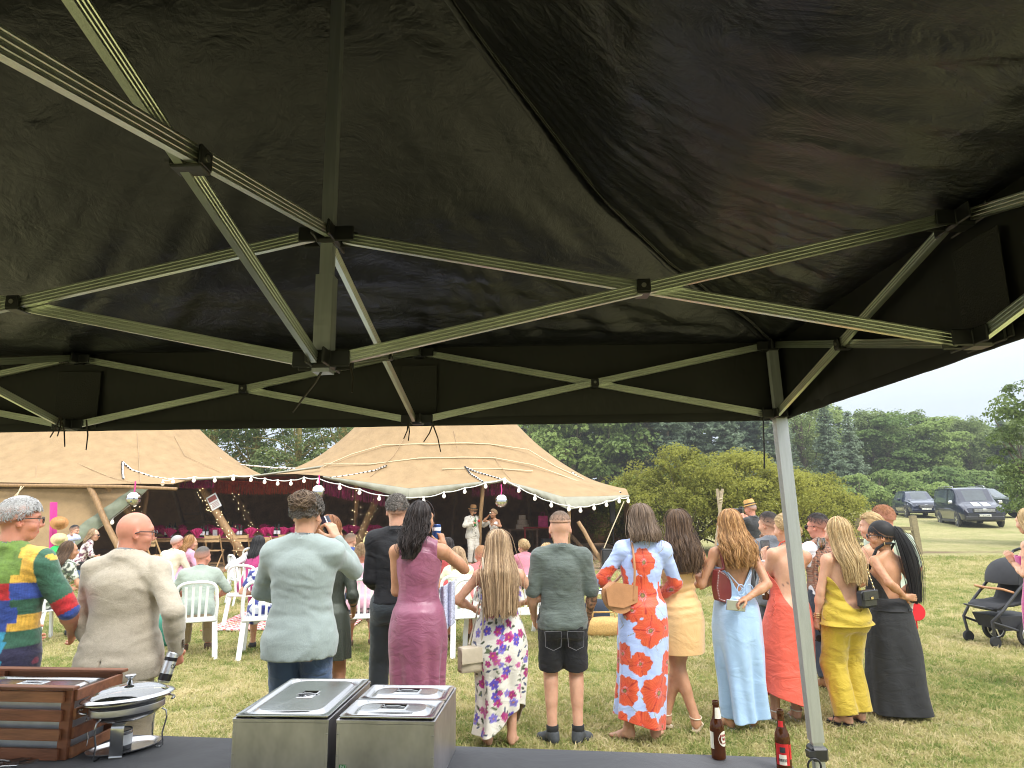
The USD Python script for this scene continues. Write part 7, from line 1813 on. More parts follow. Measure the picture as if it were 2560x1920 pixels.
# ------------------------------------------------------------------ chairs and the seated guests
plast = M('white_plastic', (.72, .73, .73), .38, var=.05, vs=4, bump=.05, bs=60)
def make_chair(loc, rz, label, group='white plastic garden chairs'):
  t = thing('plastic_chair', label, 'chair', loc, rz, group)
  n = 12; u, v = np.meshgrid(np.linspace(-1, 1, n), np.linspace(-1, 1, n), indexing='ij')
  put(t, 'seat', sheet(np.stack([.215 * u * (1 - .06 * v), .21 * v, .435 - .012 * (1 - u ** 2) - .015 * (v < -.6) * (-.6 - v) + 0 * u - .014 * np.clip(v - .7, 0, 1) * 3], -1), .008), plast, True)
  put(t, 'seat_rim', tube(np.array([(.215 * c, .21 * s, .425) for c, s in ((-1, -1), (0, -1.02), (1, -1), (.98, 0), (.93, 1), (0, 1.03), (-.93, 1), (-.98, 0))]), .014, 6, True), plast, True)
  for sx in (-1, 1):
    put(t, 'leg', beam((sx * .235, -.27, 0), (sx * .205, -.19, .43), [(-.028, -.012), (.028, -.012), (.028, .012), (-.028, .012)], (0, 1, 0)), plast)
    put(t, 'leg', beam((sx * .225, .25, 0), (sx * .19, .19, .43), [(-.025, -.012), (.025, -.012), (.025, .012), (-.025, .012)], (0, 1, 0)), plast)
  a = np.linspace(0, np.pi, 16)
  arch = [(-.215, -.20, .43), (-.225, -.225, .60)] + [(-.215 * math.cos(q) if False else -.212 * np.sign(math.cos(q)) * abs(math.cos(q)) ** .6, -.255 - .03 * math.sin(q), .74 + .125 * math.sin(q) ** .8) for q in a] + [(.225, -.225, .60), (.215, -.20, .43)]
  put(t, 'backrest_frame', tube(np.array(arch), .019, 8), plast, True)
  for k in range(4):
    x = -.114 + .076 * k; top_z = .80 + .035 * (1 - (x / .15) ** 2)
    put(t, 'slat', beam((x * .9, -.205, .43), (x, -.272, top_z), rect(.030, .010), (0, 1, 0)), plast)
  put(t, 'lower_rail', beam((-.215, -.212, .45), (.215, -.212, .45), rect(.012, .04)), plast)
  return t
CHAIR0 = None
CLIST = []
def chair(p, rz, label):
  global CHAIR0
  p = np.array([p[0], p[1], float(gz(p[0], p[1])) + .003])
  if CHAIR0 is None: CHAIR0 = make_chair(p, rz, label); return CHAIR0
  return copy_of(CHAIR0, p, rz, label)
def seated(px, hy, y, sex, build, label, chair_label=None, rz=0.0, head=(0, .1, 0), skin='light', lean=None, armL=None, armR=None, seat=.44, h=.017, marks=(), Hm=(1.45, 1.8), drop=0.0):
  p = at(px, hy, y); g = float(gz(p[0], y)); zt_ = p[2] - g - .012
  s = np.clip((zt_ - seat - .08) / .80, Hm[0] / 1.75, Hm[1] / 1.75)
  c = np.clip((zt_ - seat - .11) / (.815 * s), .80, 1.0); ln = math.acos(c) if lean is None else lean
  loc = np.array([p[0], y, g + drop])
  # the head leans forward of the hips
  sh_ = .70 * s * math.sin(ln)
  loc = loc - np.array([-math.sin(rz) * sh_, math.cos(rz) * sh_, 0])
  B = Body(s * 1.75, sex, build, lean=(ln, 0), head=head, seat=seat, armL=armL or dict(at=(-.12, .33, seat + .22), pole=(-1, -.5, -.3)), armR=armR or dict(at=(.12, .33, seat + .22), pole=(1, -.5, -.3)))
  person('person', label, loc, rz, B, skin, h, hands='LR', marks=marks, headh=.010)
  if chair_label: chair(loc, rz, chair_label)
  return B
def dressup(B, topm, legm=None, sleeve=1.0, seed=100, hem=-.06, off=.02, col=None, shoe=None, skirt=False, **k):
  top(B, topm, off, sleeve, hem, seed=seed, col=col, **k)
  if legm is not None: trousers(B, legm, .018, 1.15 if skirt else 1.9, seed=seed + 1, name='skirt' if skirt else 'trousers')
  shoes(B, shoe or M('brown_shoe', (.10, .055, .03), .5), h=.011)
def vprint(base, cols, sc=14, thr=.56, seed=1):
  def fn(B, v):
    c = np.tile(np.array(base, float), (len(v), 1))
    for k, q in enumerate(cols): c[meshkit.fbm(v * sc * (1 + .2 * k) + k * 7, 2, seed + k) > thr] = q
    return c
  return fn
prints = fabric('printed_cotton', cd=True, var=.08, fold=.4)
S6 = seated(437, 1186, 8.35, 'm', 1.18, 'balding man in a sage green shirt and khaki trousers sitting on a white chair', 'white plastic chair under the man in the sage green shirt', .38, (-.6, .12, 0), 'red', armR=dict(at=(.20, .30, .62), pole=(1, -.4, -.4)))
dressup(S6, fabric('sage_shirt', (.30, .35, .29)), fabric('khaki', (.33, .25, .15)), 1.0, 101, -.12, collar=.03); hair_short(S6, HM['salt'], .010, .5, 1.95, 1.45, 500, 101, .15, crown=.3, thick=1.005)
S1 = seated(152, 1172, 9.3, 'f', 1.05, 'woman with bushy long brown hair in a leaf print dress on a white chair', 'white plastic chair under the woman with bushy brown hair', -.35, (-.5, .1, 0), 'tan')
dressup(S1, prints, prints, .6, 103, col=vprint((.55, .56, .46), [(.10, .14, .07), (.05, .06, .04)], 26, .55), skirt=True) if False else (top(S1, prints, .018, .6, -.1, seed=103, col=vprint((.55, .56, .46), [(.10, .14, .07), (.05, .06, .04)], 26, .55)), trousers(S1, prints, .02, 1.3, name='skirt', seed=104, col=vprint((.55, .56, .46), [(.10, .14, .07), (.05, .06, .04)], 26, .55)), shoes(S1, M('black_shoe', (.015, .015, .016), .4), h=.011))
hair_long(S1, HM['brown'], .34, [.13, .17, .185, .17], (.14, .155, .175, .16), (.014, 26), 800, seed=41, w=(.006, .004))
S4 = seated(384, 1160, 11.6, 'm', 1.1, 'elderly grey-haired man in a cream shirt seated beside an auburn woman', 'white plastic chair under the elderly man in cream', -.3, (-.5, .1, 0), 'red')
dressup(S4, fabric('cream_shirt', (.58, .50, .36)), fabric('stone_trousers', (.45, .38, .28)), 1.0, 105, collar=.03); hair_short(S4, HM['grey'], .025, 1.03, 2.05, 1.5, 500, 42, .2)
S5 = seated(413, 1159, 11.7, 'f', 1.0, 'auburn-haired woman in a pink top and pale jeans, legs crossed, seated left of centre', 'white plastic chair under the auburn woman in pink', -.5, (-.4, .1, 0), 'light')
dressup(S5, fabric('pink_top', (.60, .30, .42)), fabric('pale_jeans', (.36, .47, .62)), .8, 107, -.05); hair_long(S5, HM['honey'], .20, [.11, .13, .13, .11], (.13, .135, .15, .14), (.01, 14), 450, seed=43, w=(.006, .004))
S7 = seated(560, 1160, 10.6, 'f', 1.0, 'woman with long straight black hair and white sleeves seated left of the pale green blazer', 'white plastic chair under the woman with straight black hair', -.1, (-.2, .1, 0), 'tan', armL=dict(at=(-.42, .05, .80), pole=(-.3, -1, -.3)))
dressup(S7, fabric('white_blouse', (.70, .69, .72)), fabric('magenta_cloth', (.36, .03, .14)), 1.8, 109, .12); top(S7, fabric('magenta_cloth', (.36, .03, .14)), .026, 0, -.08, neck=.40, seed=110, name='wrap'); hair_long(S7, HM['black'], .32, [.11, .125, .12, .11], (.13, .135, .155, .15), (.003, 9), 450, seed=44, w=(.006, .004))
S8 = seated(580, 1190, 8.5, 'f', 1.1, 'seated guest in a blue and white print hidden behind the pale green blazer', 'white plastic chair in front of the pale green blazer', .30, (0, .2, 0), 'light', Hm=(1.5, 1.6))
top(S8, prints, .018, .6, -.1, seed=111, col=vprint((.03, .04, .22), [(.66, .68, .74)], 13, .56)); trousers(S8, prints, .02, 1.3, name='skirt', seed=112, col=vprint((.03, .04, .22), [(.66, .68, .74)], 13, .56)); hair_short(S8, HM['brown'], .04, 1.03, 2.05, 1.5, 400, 45, .2); shoes(S8, M('black_shoe', (.015, .015, .016), .4), h=.011)
S11 = seated(785, 1185, 8.5, 'f', 1.2, 'guest with curly grey-blond hair in a pale pink shirt on a white chair', 'white plastic chair under the guest in pale pink', .22, (-.1, .15, 0), 'red')
dressup(S11, fabric('pale_pink', (.55, .30, .36)), None, 1.2, 113, -.10); trousers(S11, prints, .02, 1.3, name='skirt', seed=114, col=vprint((.02, .02, .025), [(.5, .3, .3)], 16, .6)); hair_short(S11, HM['straw'], .035, 1.03, 2.05, 1.5, 900, 46, .3, curl=.8, thick=1.06)
S9 = seated(757, 1155, 11.4, 'm', 1.0, 'man with trimmed beard and short brown hair in a blue jacket seated near the post', None, .1, (-.5, .1, 0), 'light')
dressup(S9, fabric('blue_jacket', (.03, .06, .22)), fabric('navy_chino', (.055, .095, .18)), 1.9, 115, -.12); hair_short(S9, HM['mid'], .02, 1.03, 2.05, 1.5, 500, 47, .25)
S10 = seated(796, 1172, 10.4, 'f', .95, 'guest in a pale yellow sun hat beside the man in the black shirt', None, 0, (0, .1, 0), 'light')
dressup(S10, fabric('pale_yellow', (.62, .58, .30)), fabric('stone_trousers', (.45, .38, .28)), 1.0, 117); hair_short(S10, HM['blond'], .02, 1.03, 2.05, 1.5, 300, 48, .2); fedora(S10, M('yellow_hat', (.62, .54, .25), .8, var=.1, vs=50), False, .15)
S12 = seated(968, 1166, 10.2, 'f', 1.0, 'woman with smooth dark brown hair seated right of the mauve dress', None, .1, (.1, .1, 0), 'tan')
dressup(S12, fabric('red_top', (.35, .04, .04)), fabric('black_jeans', (.014, .014, .016)), .8, 119); hair_long(S12, HM['dark'], .10, [.10, .105, .10], (.12, .125, .13), (.003, 8), 350, seed=49, w=(.006, .004))
S13 = seated(990, 1190, 8.9, 'f', .95, 'girl with straight blond hair and a pale yellow dress seated behind the mauve dress', 'white plastic chair under the girl in pale yellow', .1, (.2, .1, 0), 'light')
dressup(S13, fabric('pale_yellow_dress', (.60, .62, .40)), fabric('pale_yellow_dress', (.60, .62, .40)), .4, 121, skirt=True); hair_long(S13, HM['straw'], .22, [.105, .12, .125, .115], (.125, .13, .15, .15), (.006, 12), 500, seed=50, w=(.006, .004))
put(S13.t, 'sunglasses', tube([S13.hc + S13.hR @ np.array(q) for q in ((-.088, .02, .07), (-.05, .04, .115), (0, .045, .127), (.05, .04, .115), (.088, .02, .07))], .006, 6), M('frame_brown', (.05, .03, .02), .35), True)
S14 = seated(1040, 1187, 9.0, 'm', 1.1, 'ginger-haired man in a coral shirt seated left of the very long blond hair', 'white plastic chair under the man in the coral shirt', .1, (.1, .1, 0), 'red')
dressup(S14, fabric('coral_shirt', (.52, .12, .12)), fabric('coral_shorts', (.52, .13, .10)), 1.6, 123, -.1, skirt=True); hair_short(S14, HM['ginger'], .026, 1.03, 2.05, 1.5, 700, 51, .3)
S16 = seated(1131, 1192, 11.0, 'f', 1.0, 'woman with curly pinned-up blond hair seated behind the very long blond hair', None, .2, (.2, .1, 0), 'light')
dressup(S16, fabric('rose_top', (.45, .16, .2)), fabric('black_jeans', (.014, .014, .016)), .5, 125); hair_up(S16, HM['blond'], (0, -.095, .02), (.07, .055, .065), 300, 52, .03, m2=240)
S17 = seated(1180, 1182, 9.6, 'f', 1.0, 'blond woman in a blue and white print blouse beside the man in dark green', 'white plastic chair left of the man in dark green', .2, (.4, .1, 0), 'light')
dressup(S17, prints, fabric('pale_jeans', (.36, .47, .62)), .8, 127, -.08, col=vprint((.66, .70, .76), [(.06, .14, .45)], 24, .54)); hair_long(S17, HM['blond'], .16, [.105, .12, .115], (.125, .13, .14), (.005, 12), 450, seed=53, w=(.006, .004))
S2 = seated(162, 1136, 15.5, 'm', 1.05, 'dark-haired bearded man in a pale blue shirt resting his chin on his hand', None, -1.2, (-.3, .2, 0), 'light', seat=.5, armR=dict(at=(.12, .25, 1.13), pole=(1, .2, -.8)), Hm=(1.6, 1.9))
dressup(S2, fabric('pale_blue_shirt', (.42, .45, .62)), fabric('navy_chino', (.055, .095, .18)), 1.7, 129, collar=.03); hair_short(S2, HM['black'], .022, 1.03, 2.05, 1.5, 500, 54, .3)
S3 = seated(205, 1146, 14.2, 'f', 1.0, 'woman with wavy blond hair and sunglasses in a speckled blouse near the tent pole', None, -.9, (-.5, .1, 0), 'light', seat=.5, Hm=(1.5, 1.8))
dressup(S3, prints, fabric('black_jeans', (.014, .014, .016)), 1.2, 131, col=vprint((.62, .55, .50), [(.12, .03, .06)], 30, .54)); hair_long(S3, HM['straw'], .20, [.11, .13, .13, .11], (.13, .135, .15, .14), (.01, 15), 450, seed=55, w=(.006, .004)); spectacles(S3, BLACKG, DARKGLASS, 'sunglasses')
for (px, py, y, rz, L) in ((518, 1308, 12.2, -.9, 'empty white plastic chair turned sideways left of the pale green blazer'), (548, 1278, 13.4, -.2, 'white plastic chair farther back left of the pale green blazer'), (1152, 1408, 8.5, .1, 'white plastic chair beside the dark green shirt'), (1004, 1418, 7.9, .35, 'white plastic chair between the mauve dress and the floral dress')):
  p = gp(px, py); chair((p[0], y if y < 0 else p[1] + .2, 0), rz, L)
# picnic blanket, bags and small things on the grass
bc = gp(600, 1362); u, v = np.meshgrid(np.linspace(-1, 1, 40), np.linspace(-1, 1, 40), indexing='ij')
bl_m = usdkit.material(stage, '/World/Looks/zigzag_rug', {'tc': ('texture_coordinate', {}), 'w': ('wave_texture', {'bands_direction': 'y', 'scale': 2.6, 'distortion': 2.2, 'detail': 0.0, 'detail_scale': 1.5}) if False else ('noise_texture', {'scale': 1.0}), 'sx': ('separate_xyz', {}),
  'px': ('math', {'math_type': 'pingpong', 'value2': .055}), 'my': ('math', {'math_type': 'add'}), 'pp': ('math', {'math_type': 'pingpong', 'value2': .055}), 'lt': ('math', {'math_type': 'greater_than', 'value2': .026}),
  'rp': ('mix', {'color1': (.66, .60, .55), 'color2': (.55, .07, .09)}), 'p': ('principled_bsdf', {'roughness': .9})},
  [('tc.object', 'sx.vector'), ('sx.x', 'px.value1'), ('px.value', 'my.value1'), ('sx.y', 'my.value2'), ('my.value', 'pp.value1'), ('pp.value', 'lt.value1'), ('lt.value', 'rp.fac'), ('rp.color', 'p.base_color')], surface='p.BSDF')
rug = thing('picnic_rug', 'pink and white zigzag picnic rug on the grass between the chairs', 'rug', (bc[0], bc[1] + .9, 0))
put(rug, 'cloth', sheet(np.stack([1.05 * u, 1.0 * v, .035 + .02 * (meshkit.fbm(np.stack([u * 3, v * 3, 0 * u], -1), 3, 2) - .5) * 2], -1), .012), bl_m, True)
def soft_bag(name, label, cat, p, s, mat, seed=1, handles=True):
  t = thing(name, label, cat, p)
  m = trimesh.creation.icosphere(3, 1.0); q = np.array(m.vertices); q = np.sign(q) * np.abs(q) ** .7; q *= 1 + .10 * (meshkit.fbm(q * 2 + seed, 3, seed)[:, None] - .5)
  m.vertices = q * np.array(s) / 2 + [0, 0, s[2] * .49]; put(t, 'bag_body', m, mat, True)
  if handles: put(t, 'handle', tube([(-s[0] * .25, 0, s[2] * .9), (-s[0] * .22, 0, s[2] * 1.25), (s[0] * .22, 0, s[2] * 1.25), (s[0] * .25, 0, s[2] * .9)], .012, 6), mat, True)
  return t
soft_bag('basket_bag', 'flattened straw basket bag on the grass behind the man in dark green', 'bag', gp(1306, 1374), (.62, .3, .24), M('straw_bag', (.46, .29, .10), .85, var=.25, vs=60, bump=.6, bs=90), 3)
soft_bag('tote_bag', 'dark blue tote bag with teal handles on the grass behind the man in dark green', 'bag', gp(1290, 1362), (.36, .2, .42), M('navy_canvas', (.02, .03, .05), .8), 4)
soft_bag('pink_bag', 'crumpled pink fabric bag on the grass left of the mauve dress', 'bag', gp(848, 1432), (.42, .3, .36), M('pink_canvas', (.55, .22, .34), .8), 5, False)
soft_bag('green_bag', 'crumpled green bag under the chair by the beige linen suit', 'bag', gp(345, 1398), (.3, .3, .4), M('teal_canvas', (.04, .20, .14), .8), 6, False)
soft_bag('tote_bag', 'crumpled cream and red tote bag on the grass by the picnic rug', 'bag', gp(618, 1402), (.42, .3, .22), M('cream_canvas', (.55, .48, .40), .8, var=.4, vs=9), 7, False)
pt = thing('plastic_table', 'low white plastic table behind the man in dark green', 'table', gp(1312, 1345))
put(pt, 'tabletop', rings([rr_ring(.6, .6, .08, .44, 4), rr_ring(.6, .6, .08, .47, 4)], True, True), plast)
for sx in (-1, 1):
  for sy in (-1, 1): put(pt, 'leg', tube([(sx * .25, sy * .25, 0), (sx * .22, sy * .22, .44)], .022, 6), plast, True)
tpz = gp(1312, 1345) + (0, 0, .475)
for k, (dx, dy, c, L) in enumerate(((-.12, 0, (.25, .5, .08), 'green drinks bottle on the low white plastic table'), (.05, .1, (.62, .6, .5), 'white cup on the low white plastic table'), (.16, -.05, (.35, .22, .08), 'brown bottle on the low white plastic table'))):
  q = thing('drink_bottle' if k != 1 else 'cup', L, 'bottle' if k != 1 else 'cup', tpz + (dx, dy, 0)); put(q, 'vessel', lathe([(0, 0), (.035, 0), (.036, .12), (.016, .17), (.015, .22), (0, .22)] if k != 1 else [(0, 0), (.03, 0), (.04, .11), (.036, .11), (.028, .006), (0, .006)], 16), M('vessel_%s' % 'green white brown'.split()[k], c, .25), True)
# ------------------------------------------------------------------ inside the tents
FLZ = lambda x, y: float(gz(x, y)) + .055
def ontent(px, y): x = X_at(px, y); return np.array([x, y, FLZ(x, y)])
# the couple
rz = math.pi + .55; p = ontent(1021, 18.5)
G1 = Body((at(1020, 1096, 18.5)[2] - p[2]), 'm', 1.08, head=(.35, .05, 0), armR=dict(at=(.14, .24, 1.12), pole=(1, -.4, -.5), curl=.9), armL=dict(at=(-.42, .18, 1.13), pole=(-.5, -.5, -1)))
person('person', 'groom with brown fedora and beard in an ivory suit over a spotted shirt', p, rz, G1, 'tan', .014)
ivory = fabric('ivory_suit', (.55, .51, .44), fold=.5)
trousers(G1, ivory, .018, 1.95, seed=140); top(G1, prints, .016, 0, -.06, seed=141, name='shirt', col=vprint((.62, .58, .50), [(.05, .04, .03)], 42, .56), h=.008)
top(G1, ivory, .026, 1.97, -.13, seed=142, name='jacket', flare=.03, sleeve_off=.024, cuts=(lambda P: np.where(P[:, 1] > .02, .085 - np.abs(P[:, 0] + .0) - .04 * (1.2 - P[:, 2]), -1.0).astype(np.float32),))
hair_short(G1, HM['dark'], .015, 1.03, 2.05, 1.5, 300, 60, .2); fedora(G1, M('brown_felt', (.24, .115, .04), .85, var=.15), True, .135, .12)
spectacles(G1, BLACKG, DARKGLASS, 'sunglasses')
put(G1.t, 'beard', trimesh.creation.icosphere(2, 1).apply_scale((.052, .035, .045)).apply_transform(np.vstack([np.hstack([G1.hR, (G1.hc + G1.hR @ np.array([0, .058, -.078]))[:, None]]), [0, 0, 0, 1]])), HM['dark'][0], True)
put(G1.t, 'buttonhole_rose', trimesh.creation.icosphere(2, .035).apply_translation(G1.X(-.115, .150, .36)), M('rose_red', (.5, .015, .02), .7, var=.3, vs=40), True)
bt_ = thing('beer_bottle', 'green beer bottle in the hand of the groom', 'bottle', world(G1, G1.grip['R'] + np.array([0, 0, -.09]))); put(bt_, 'glass', lathe(BP, 16), M('bottle_green', (.02, .14, .03), .12), True)
rz = math.pi - .45; p = ontent(1067, 18.6)
G2 = Body((at(1069, 1102, 18.6)[2] - p[2]), 'f', 1.0, head=(-.45, .05, 0), armR=dict(at=(.05, .24, 1.30), pole=(.9, -.3, -.8), curl=.9), armL=dict(at=(-.12, .26, 1.08), pole=(-1, -.4, -.5), curl=.7))
person('person', 'bride with fair hair tied back in a white v-neck dress holding a microphone', p, rz, G2, 'tan', .014)
wht = fabric('bridal_white', (.70, .67, .64), fold=.4)
gown(G2, wht, 0, frows(G2, .014, [(.80, 0, .205, .165, .14, .006), (.45, 0, .24, .2, .2, .02), (.05, 0, .30, .28, .28, .03)], .46), top_fn=lambda a: G2.pel[2] + (.45 - .17 * math.exp(-((a - .5 * math.pi) / .35) ** 2)) * G2.s, folds=(7, 0, 1))
hair_up(G2, HM['straw'], (0, -.09, .02), (.05, .05, .05), 400, 61, .01)
mic = thing('microphone', 'silver-headed microphone held to the mouth of the bride', 'microphone', world(G2, G2.grip['R'])); put(mic, 'grip', lathe([(0, -.12), (.014, -.12), (.018, .05), (0, .05)], 12), BLACKG, True); put(mic, 'mesh_head', trimesh.creation.icosphere(2, .028).apply_translation((0, 0, .07)), SILV, True)
# tables
cloth_p = M('pink_runner', (.30, .015, .10), .7, var=.25, vs=8); twood = M('table_pine', (.42, .25, .12), .6, var=.25, vs=4, bump=.2, bs=20, stretch=(1, 8, 8))
def trestle(a, b, y, label, z=.74, d=.76):
  xa, xb = X_at(a, y), X_at(b, y); c = np.array([(xa + xb) / 2, y, FLZ(xa, y)]); L = xb - xa
  t = thing('trestle_table', label, 'table', c)
  for k in range(4): put(t, 'plank', bbox_bevel((0, -d / 2 + d / 8 + k * d / 4, z), (L, d / 4 - .008, .03), .003), twood)
  put(t, 'apron', bbox_bevel((0, -d / 2 + .05, z - .06), (L - .1, .02, .08), .003), twood)
  u, v = np.meshgrid(np.linspace(-1, 1, 60), np.linspace(-1, 1, 16), indexing='ij')
  put(t, 'runner', sheet(np.stack([L / 2 * u * .985, d * .50 * v * (1 + .08 * np.sin(u * 20)), z + .022 + .012 * np.abs(np.sin(u * 31 + v * 4)) - .10 * np.clip(-v - .93, 0, 1)], -1), .004), cloth_p, True)
  for sx in np.linspace(-1, 1, max(2, int(L / 1.8) + 1)):
    for sy in (-1, 1): put(t, 'leg', bbox_bevel((sx * (L / 2 - .12), sy * (d / 2 - .08), z / 2 - .01), (.06, .06, z - .03), .004), twood)
  return c, L, z + .04
TB = [trestle(282, 420, 19.9, 'long wooden table with pink runner, leftmost inside the tent'), trestle(432, 672, 19.6, 'long wooden table with pink runner behind the log pole'), trestle(330, 700, 22.6, 'rear wooden table with pink runner in the tent shade'), trestle(745, 825, 20.6, 'short wooden table with pink runner by the tent post')]
nap_m = M('pink_napkin', (.50, .025, .14), .75, var=.2, vs=12)
def napkin(loc, rz, label, k):
  global NAP
  if k == 0:
    NAP = thing('napkin', label, 'napkin', loc, rz, 'pink napkins fanned on the tables')
    for q, (a, w) in enumerate(((-.9, .11), (-.3, .13), (.3, .12), (.9, .10), (0, .09))):
      u, v = np.meshgrid(np.linspace(-1, 1, 9), np.linspace(0, 1, 9), indexing='ij')
      x = u * w * (v * .9 + .1) * .9; z = v * (.24 - .05 * abs(a)) + .02 * np.cos(u * 3)
      P = np.stack([x * math.cos(a * .5) + np.sin(a) * v * .16, x * math.sin(a * .7) * .6 + .05 * np.sin(u * 5 + q) * v + (.05 if q == 4 else 0), z], -1)
      put(NAP, 'fold', sheet(P, .004), nap_m, True)
    return NAP
  return copy_of(NAP, loc, rz, label)
wb_m = M('wine_bottle_glass', (.012, .02, .012), .15); lab_m = M('label_white', (.72, .73, .74), .5)
def wine(loc, label, k):
  global WB
  if k == 0:
    WB = thing('wine_bottle', label, 'bottle', loc, 0, 'bottles standing on the tent tables')
    put(WB, 'glass', lathe([(0, 0), (.037, 0), (.038, .02), (.038, .18), (.030, .215), (.015, .235), (.014, .30), (.016, .302), (.016, .315), (0, .315)], 16), wb_m, True)
    put(WB, 'label', lathe([(.0385, .05), (.039, .052), (.039, .15), (.0385, .152)], 16), lab_m, True)
    return WB
  return copy_of(WB, loc, 0, label)
rg = np.random.default_rng(9); nk = wk = 0
ORDN = ['leftmost', 'second', 'third', 'fourth', 'fifth', 'sixth', 'seventh', 'eighth', 'ninth', 'tenth']
SEEN = {}
def nth_(k):
  SEEN[k] = SEEN.get(k, -1) + 1; return ORDN[SEEN[k]] + (' from the left' if SEEN[k] else '')
NAPX = [(0, 300), (0, 316), (0, 335), (0, 358), (0, 378), (0, 398), (1, 438), (1, 462), (1, 482), (1, 505), (1, 548), (1, 572), (1, 588), (1, 612), (1, 632), (1, 655), (2, 350), (2, 400), (2, 460), (2, 520), (2, 575), (2, 640), (3, 752), (3, 768), (3, 800), (3, 815)]
for t_, px in NAPX:
  c, L, z = TB[t_]; x = X_at(px, c[1]); L_ = 'pink fanned napkin on the ' + ['leftmost tent table', 'tent table behind the log pole', 'rear shaded tent table', 'short table by the tent post'][t_]
  L_ += ', ' + nth_(L_)
  napkin((x, c[1] + rg.uniform(-.2, .2), c[2] + z), rg.uniform(-.6, .6), L_, nk); nk += 1
for t_, px in [(0, 308), (0, 313), (0, 318), (0, 366), (0, 371), (1, 443), (1, 449), (1, 455), (1, 510), (1, 515), (1, 521), (1, 595), (1, 601), (1, 606), (1, 640), (2, 375), (2, 382), (2, 500), (2, 507), (2, 600), (3, 781), (3, 786), (3, 791)]:
  c, L, z = TB[t_]; x = X_at(px, c[1])
  wine((x, c[1] + rg.uniform(-.15, .25), c[2] + z), (lambda q: q + ', ' + nth_(q))('dark bottle with white label on the ' + ['leftmost tent table', 'table behind the log pole', 'rear shaded table', 'short table by the post'][t_]), wk); wk += 1
for k, (px, y, L) in enumerate(((372, 19.7, 'white menu card standing on the leftmost tent table'), (468, 19.4, 'white menu card standing on the table behind the log pole'))):
  t = thing('menu_card', L, 'card', (X_at(px, y), y, FLZ(0, y) + .78)); put(t, 'card', box((0, .02, .10), (.13, .003, .20), np.array(rot(0, -.15))), lab_m); put(t, 'stand', box((0, .05, .06), (.06, .003, .14), np.array(rot(0, .4))), lab_m)
fchair_m = M('folding_chair_wood', (.46, .29, .14), .55, var=.25, vs=6)
def fold_chair(loc, rz, label, k):
  global FCH
  if k == 0:
    FCH = thing('folding_chair', label, 'chair', loc, rz, 'wooden folding chairs inside the tent')
    for sx in (-1, 1):
      put(FCH, 'leg', beam((sx * .19, -.24, 0), (sx * .19, .16, .46), rect(.02, .035)), fchair_m); put(FCH, 'leg', beam((sx * .205, .24, 0), (sx * .205, -.22, .88), rect(.02, .035)), fchair_m)
    for q in range(5): put(FCH, 'slat', bbox_bevel((0, -.17 + .085 * q, .45), (.40, .07, .015), .003), fchair_m)
    for q in (.72, .82): put(FCH, 'back_slat', bbox_bevel((0, -.24 + .5 * (.9 - q) * .5, q), (.40, .014, .075), .003), fchair_m)
    put(FCH, 'stretcher', bbox_bevel((0, .20, .10), (.39, .02, .03), .003), fchair_m)
    return FCH
  return copy_of(FCH, loc, rz, label)
for k, (px, y, rz, L) in enumerate(((470, 18.7, 0, 'wooden folding chair at the table left of the log pole'), (528, 18.7, .1, 'wooden folding chair at the table just behind the log pole foot'), (590, 17.6, -.5, 'wooden folding chair standing askew right of the log pole foot'), (625, 18.8, .1, 'wooden folding chair at the right end of the long table'), (345, 17.2, -.4, 'wooden folding chair behind the bald man'), (800, 20.0, .4, 'wooden folding chair by the short tent table'), (1210, 19.0, -.6, 'wooden folding chair inside the right-hand end of the tent'))):
  fold_chair(ontent(px, y), rz, L, k)
# hanging things
def fringe(name, label, pts, y, drop, mat, n=110, cat='decoration'):
  P = np.array([at(*q, y) for q in pts]); t = thing(name, label, cat, P[0])
  s = np.linspace(0, 1, n); kk = np.linspace(0, 1, len(P)); Q = np.stack([np.interp(s, kk, P[:, c]) for c in range(3)], 1)
  put(t, 'cord', tube(Q[::6], .02, 5), mat, True, world=True)
  rgf = np.random.default_rng(n); ms = []
  for q in Q:
    for j in range(2):
      d = drop * rgf.uniform(.85, 1.05); o = np.array([rgf.uniform(-.02, .02), rgf.uniform(-.04, .04), 0])
      ms.append(beam(q + o, q + o - (rgf.uniform(-.02, .02), 0, d), rect(.028, .006)))
  p = put(t, 'fringe', cat_m(ms), mat, world=True); stage.GetPrimAtPath(p).SetCustomDataByKey('kind', 'stuff')
  return t
foil = M('magenta_foil', (.26, .006, .07), .36, .3, var=.5, vs=14)
lampf = M('orange_fringe', (.50, .075, .025), .7, var=.3, vs=16)
fringe('fringe_lamp', 'wide orange red fringed lampshade hanging inside the left tent opening', [(462, 1038), (500, 1040), (560, 1041), (620, 1040), (682, 1036)], 20.2, .38, lampf, 120)
fringe('fringe_lamp', 'upper tier of the orange red fringed lampshade', [(500, 1030), (560, 1032), (640, 1030)], 20.6, .3, lampf, 60)
fringe('foil_garland', 'magenta foil garland hanging left of the tent post behind the bun', [(700, 1038), (740, 1050), (790, 1056), (830, 1066)], 18.6, .36, foil, 70)
fringe('foil_garland', 'magenta foil garland hanging above the couple', [(1020, 1046), (1060, 1044), (1090, 1040), (1125, 1052)], 18.9, .36, foil, 70)
fringe('foil_garland', 'magenta foil garland at the left tent opening', [(390, 1038), (425, 1038), (462, 1038)], 18.9, .22, foil, 40)
mirror = usdkit.material(stage, '/World/Looks/mirror_tiles', {'g': ('geometry', {}), 'p': ('principled_bsdf', {'base_color': (.85, .86, .88), 'metallic': 1.0, 'roughness': .07})}, [], surface='p.BSDF')
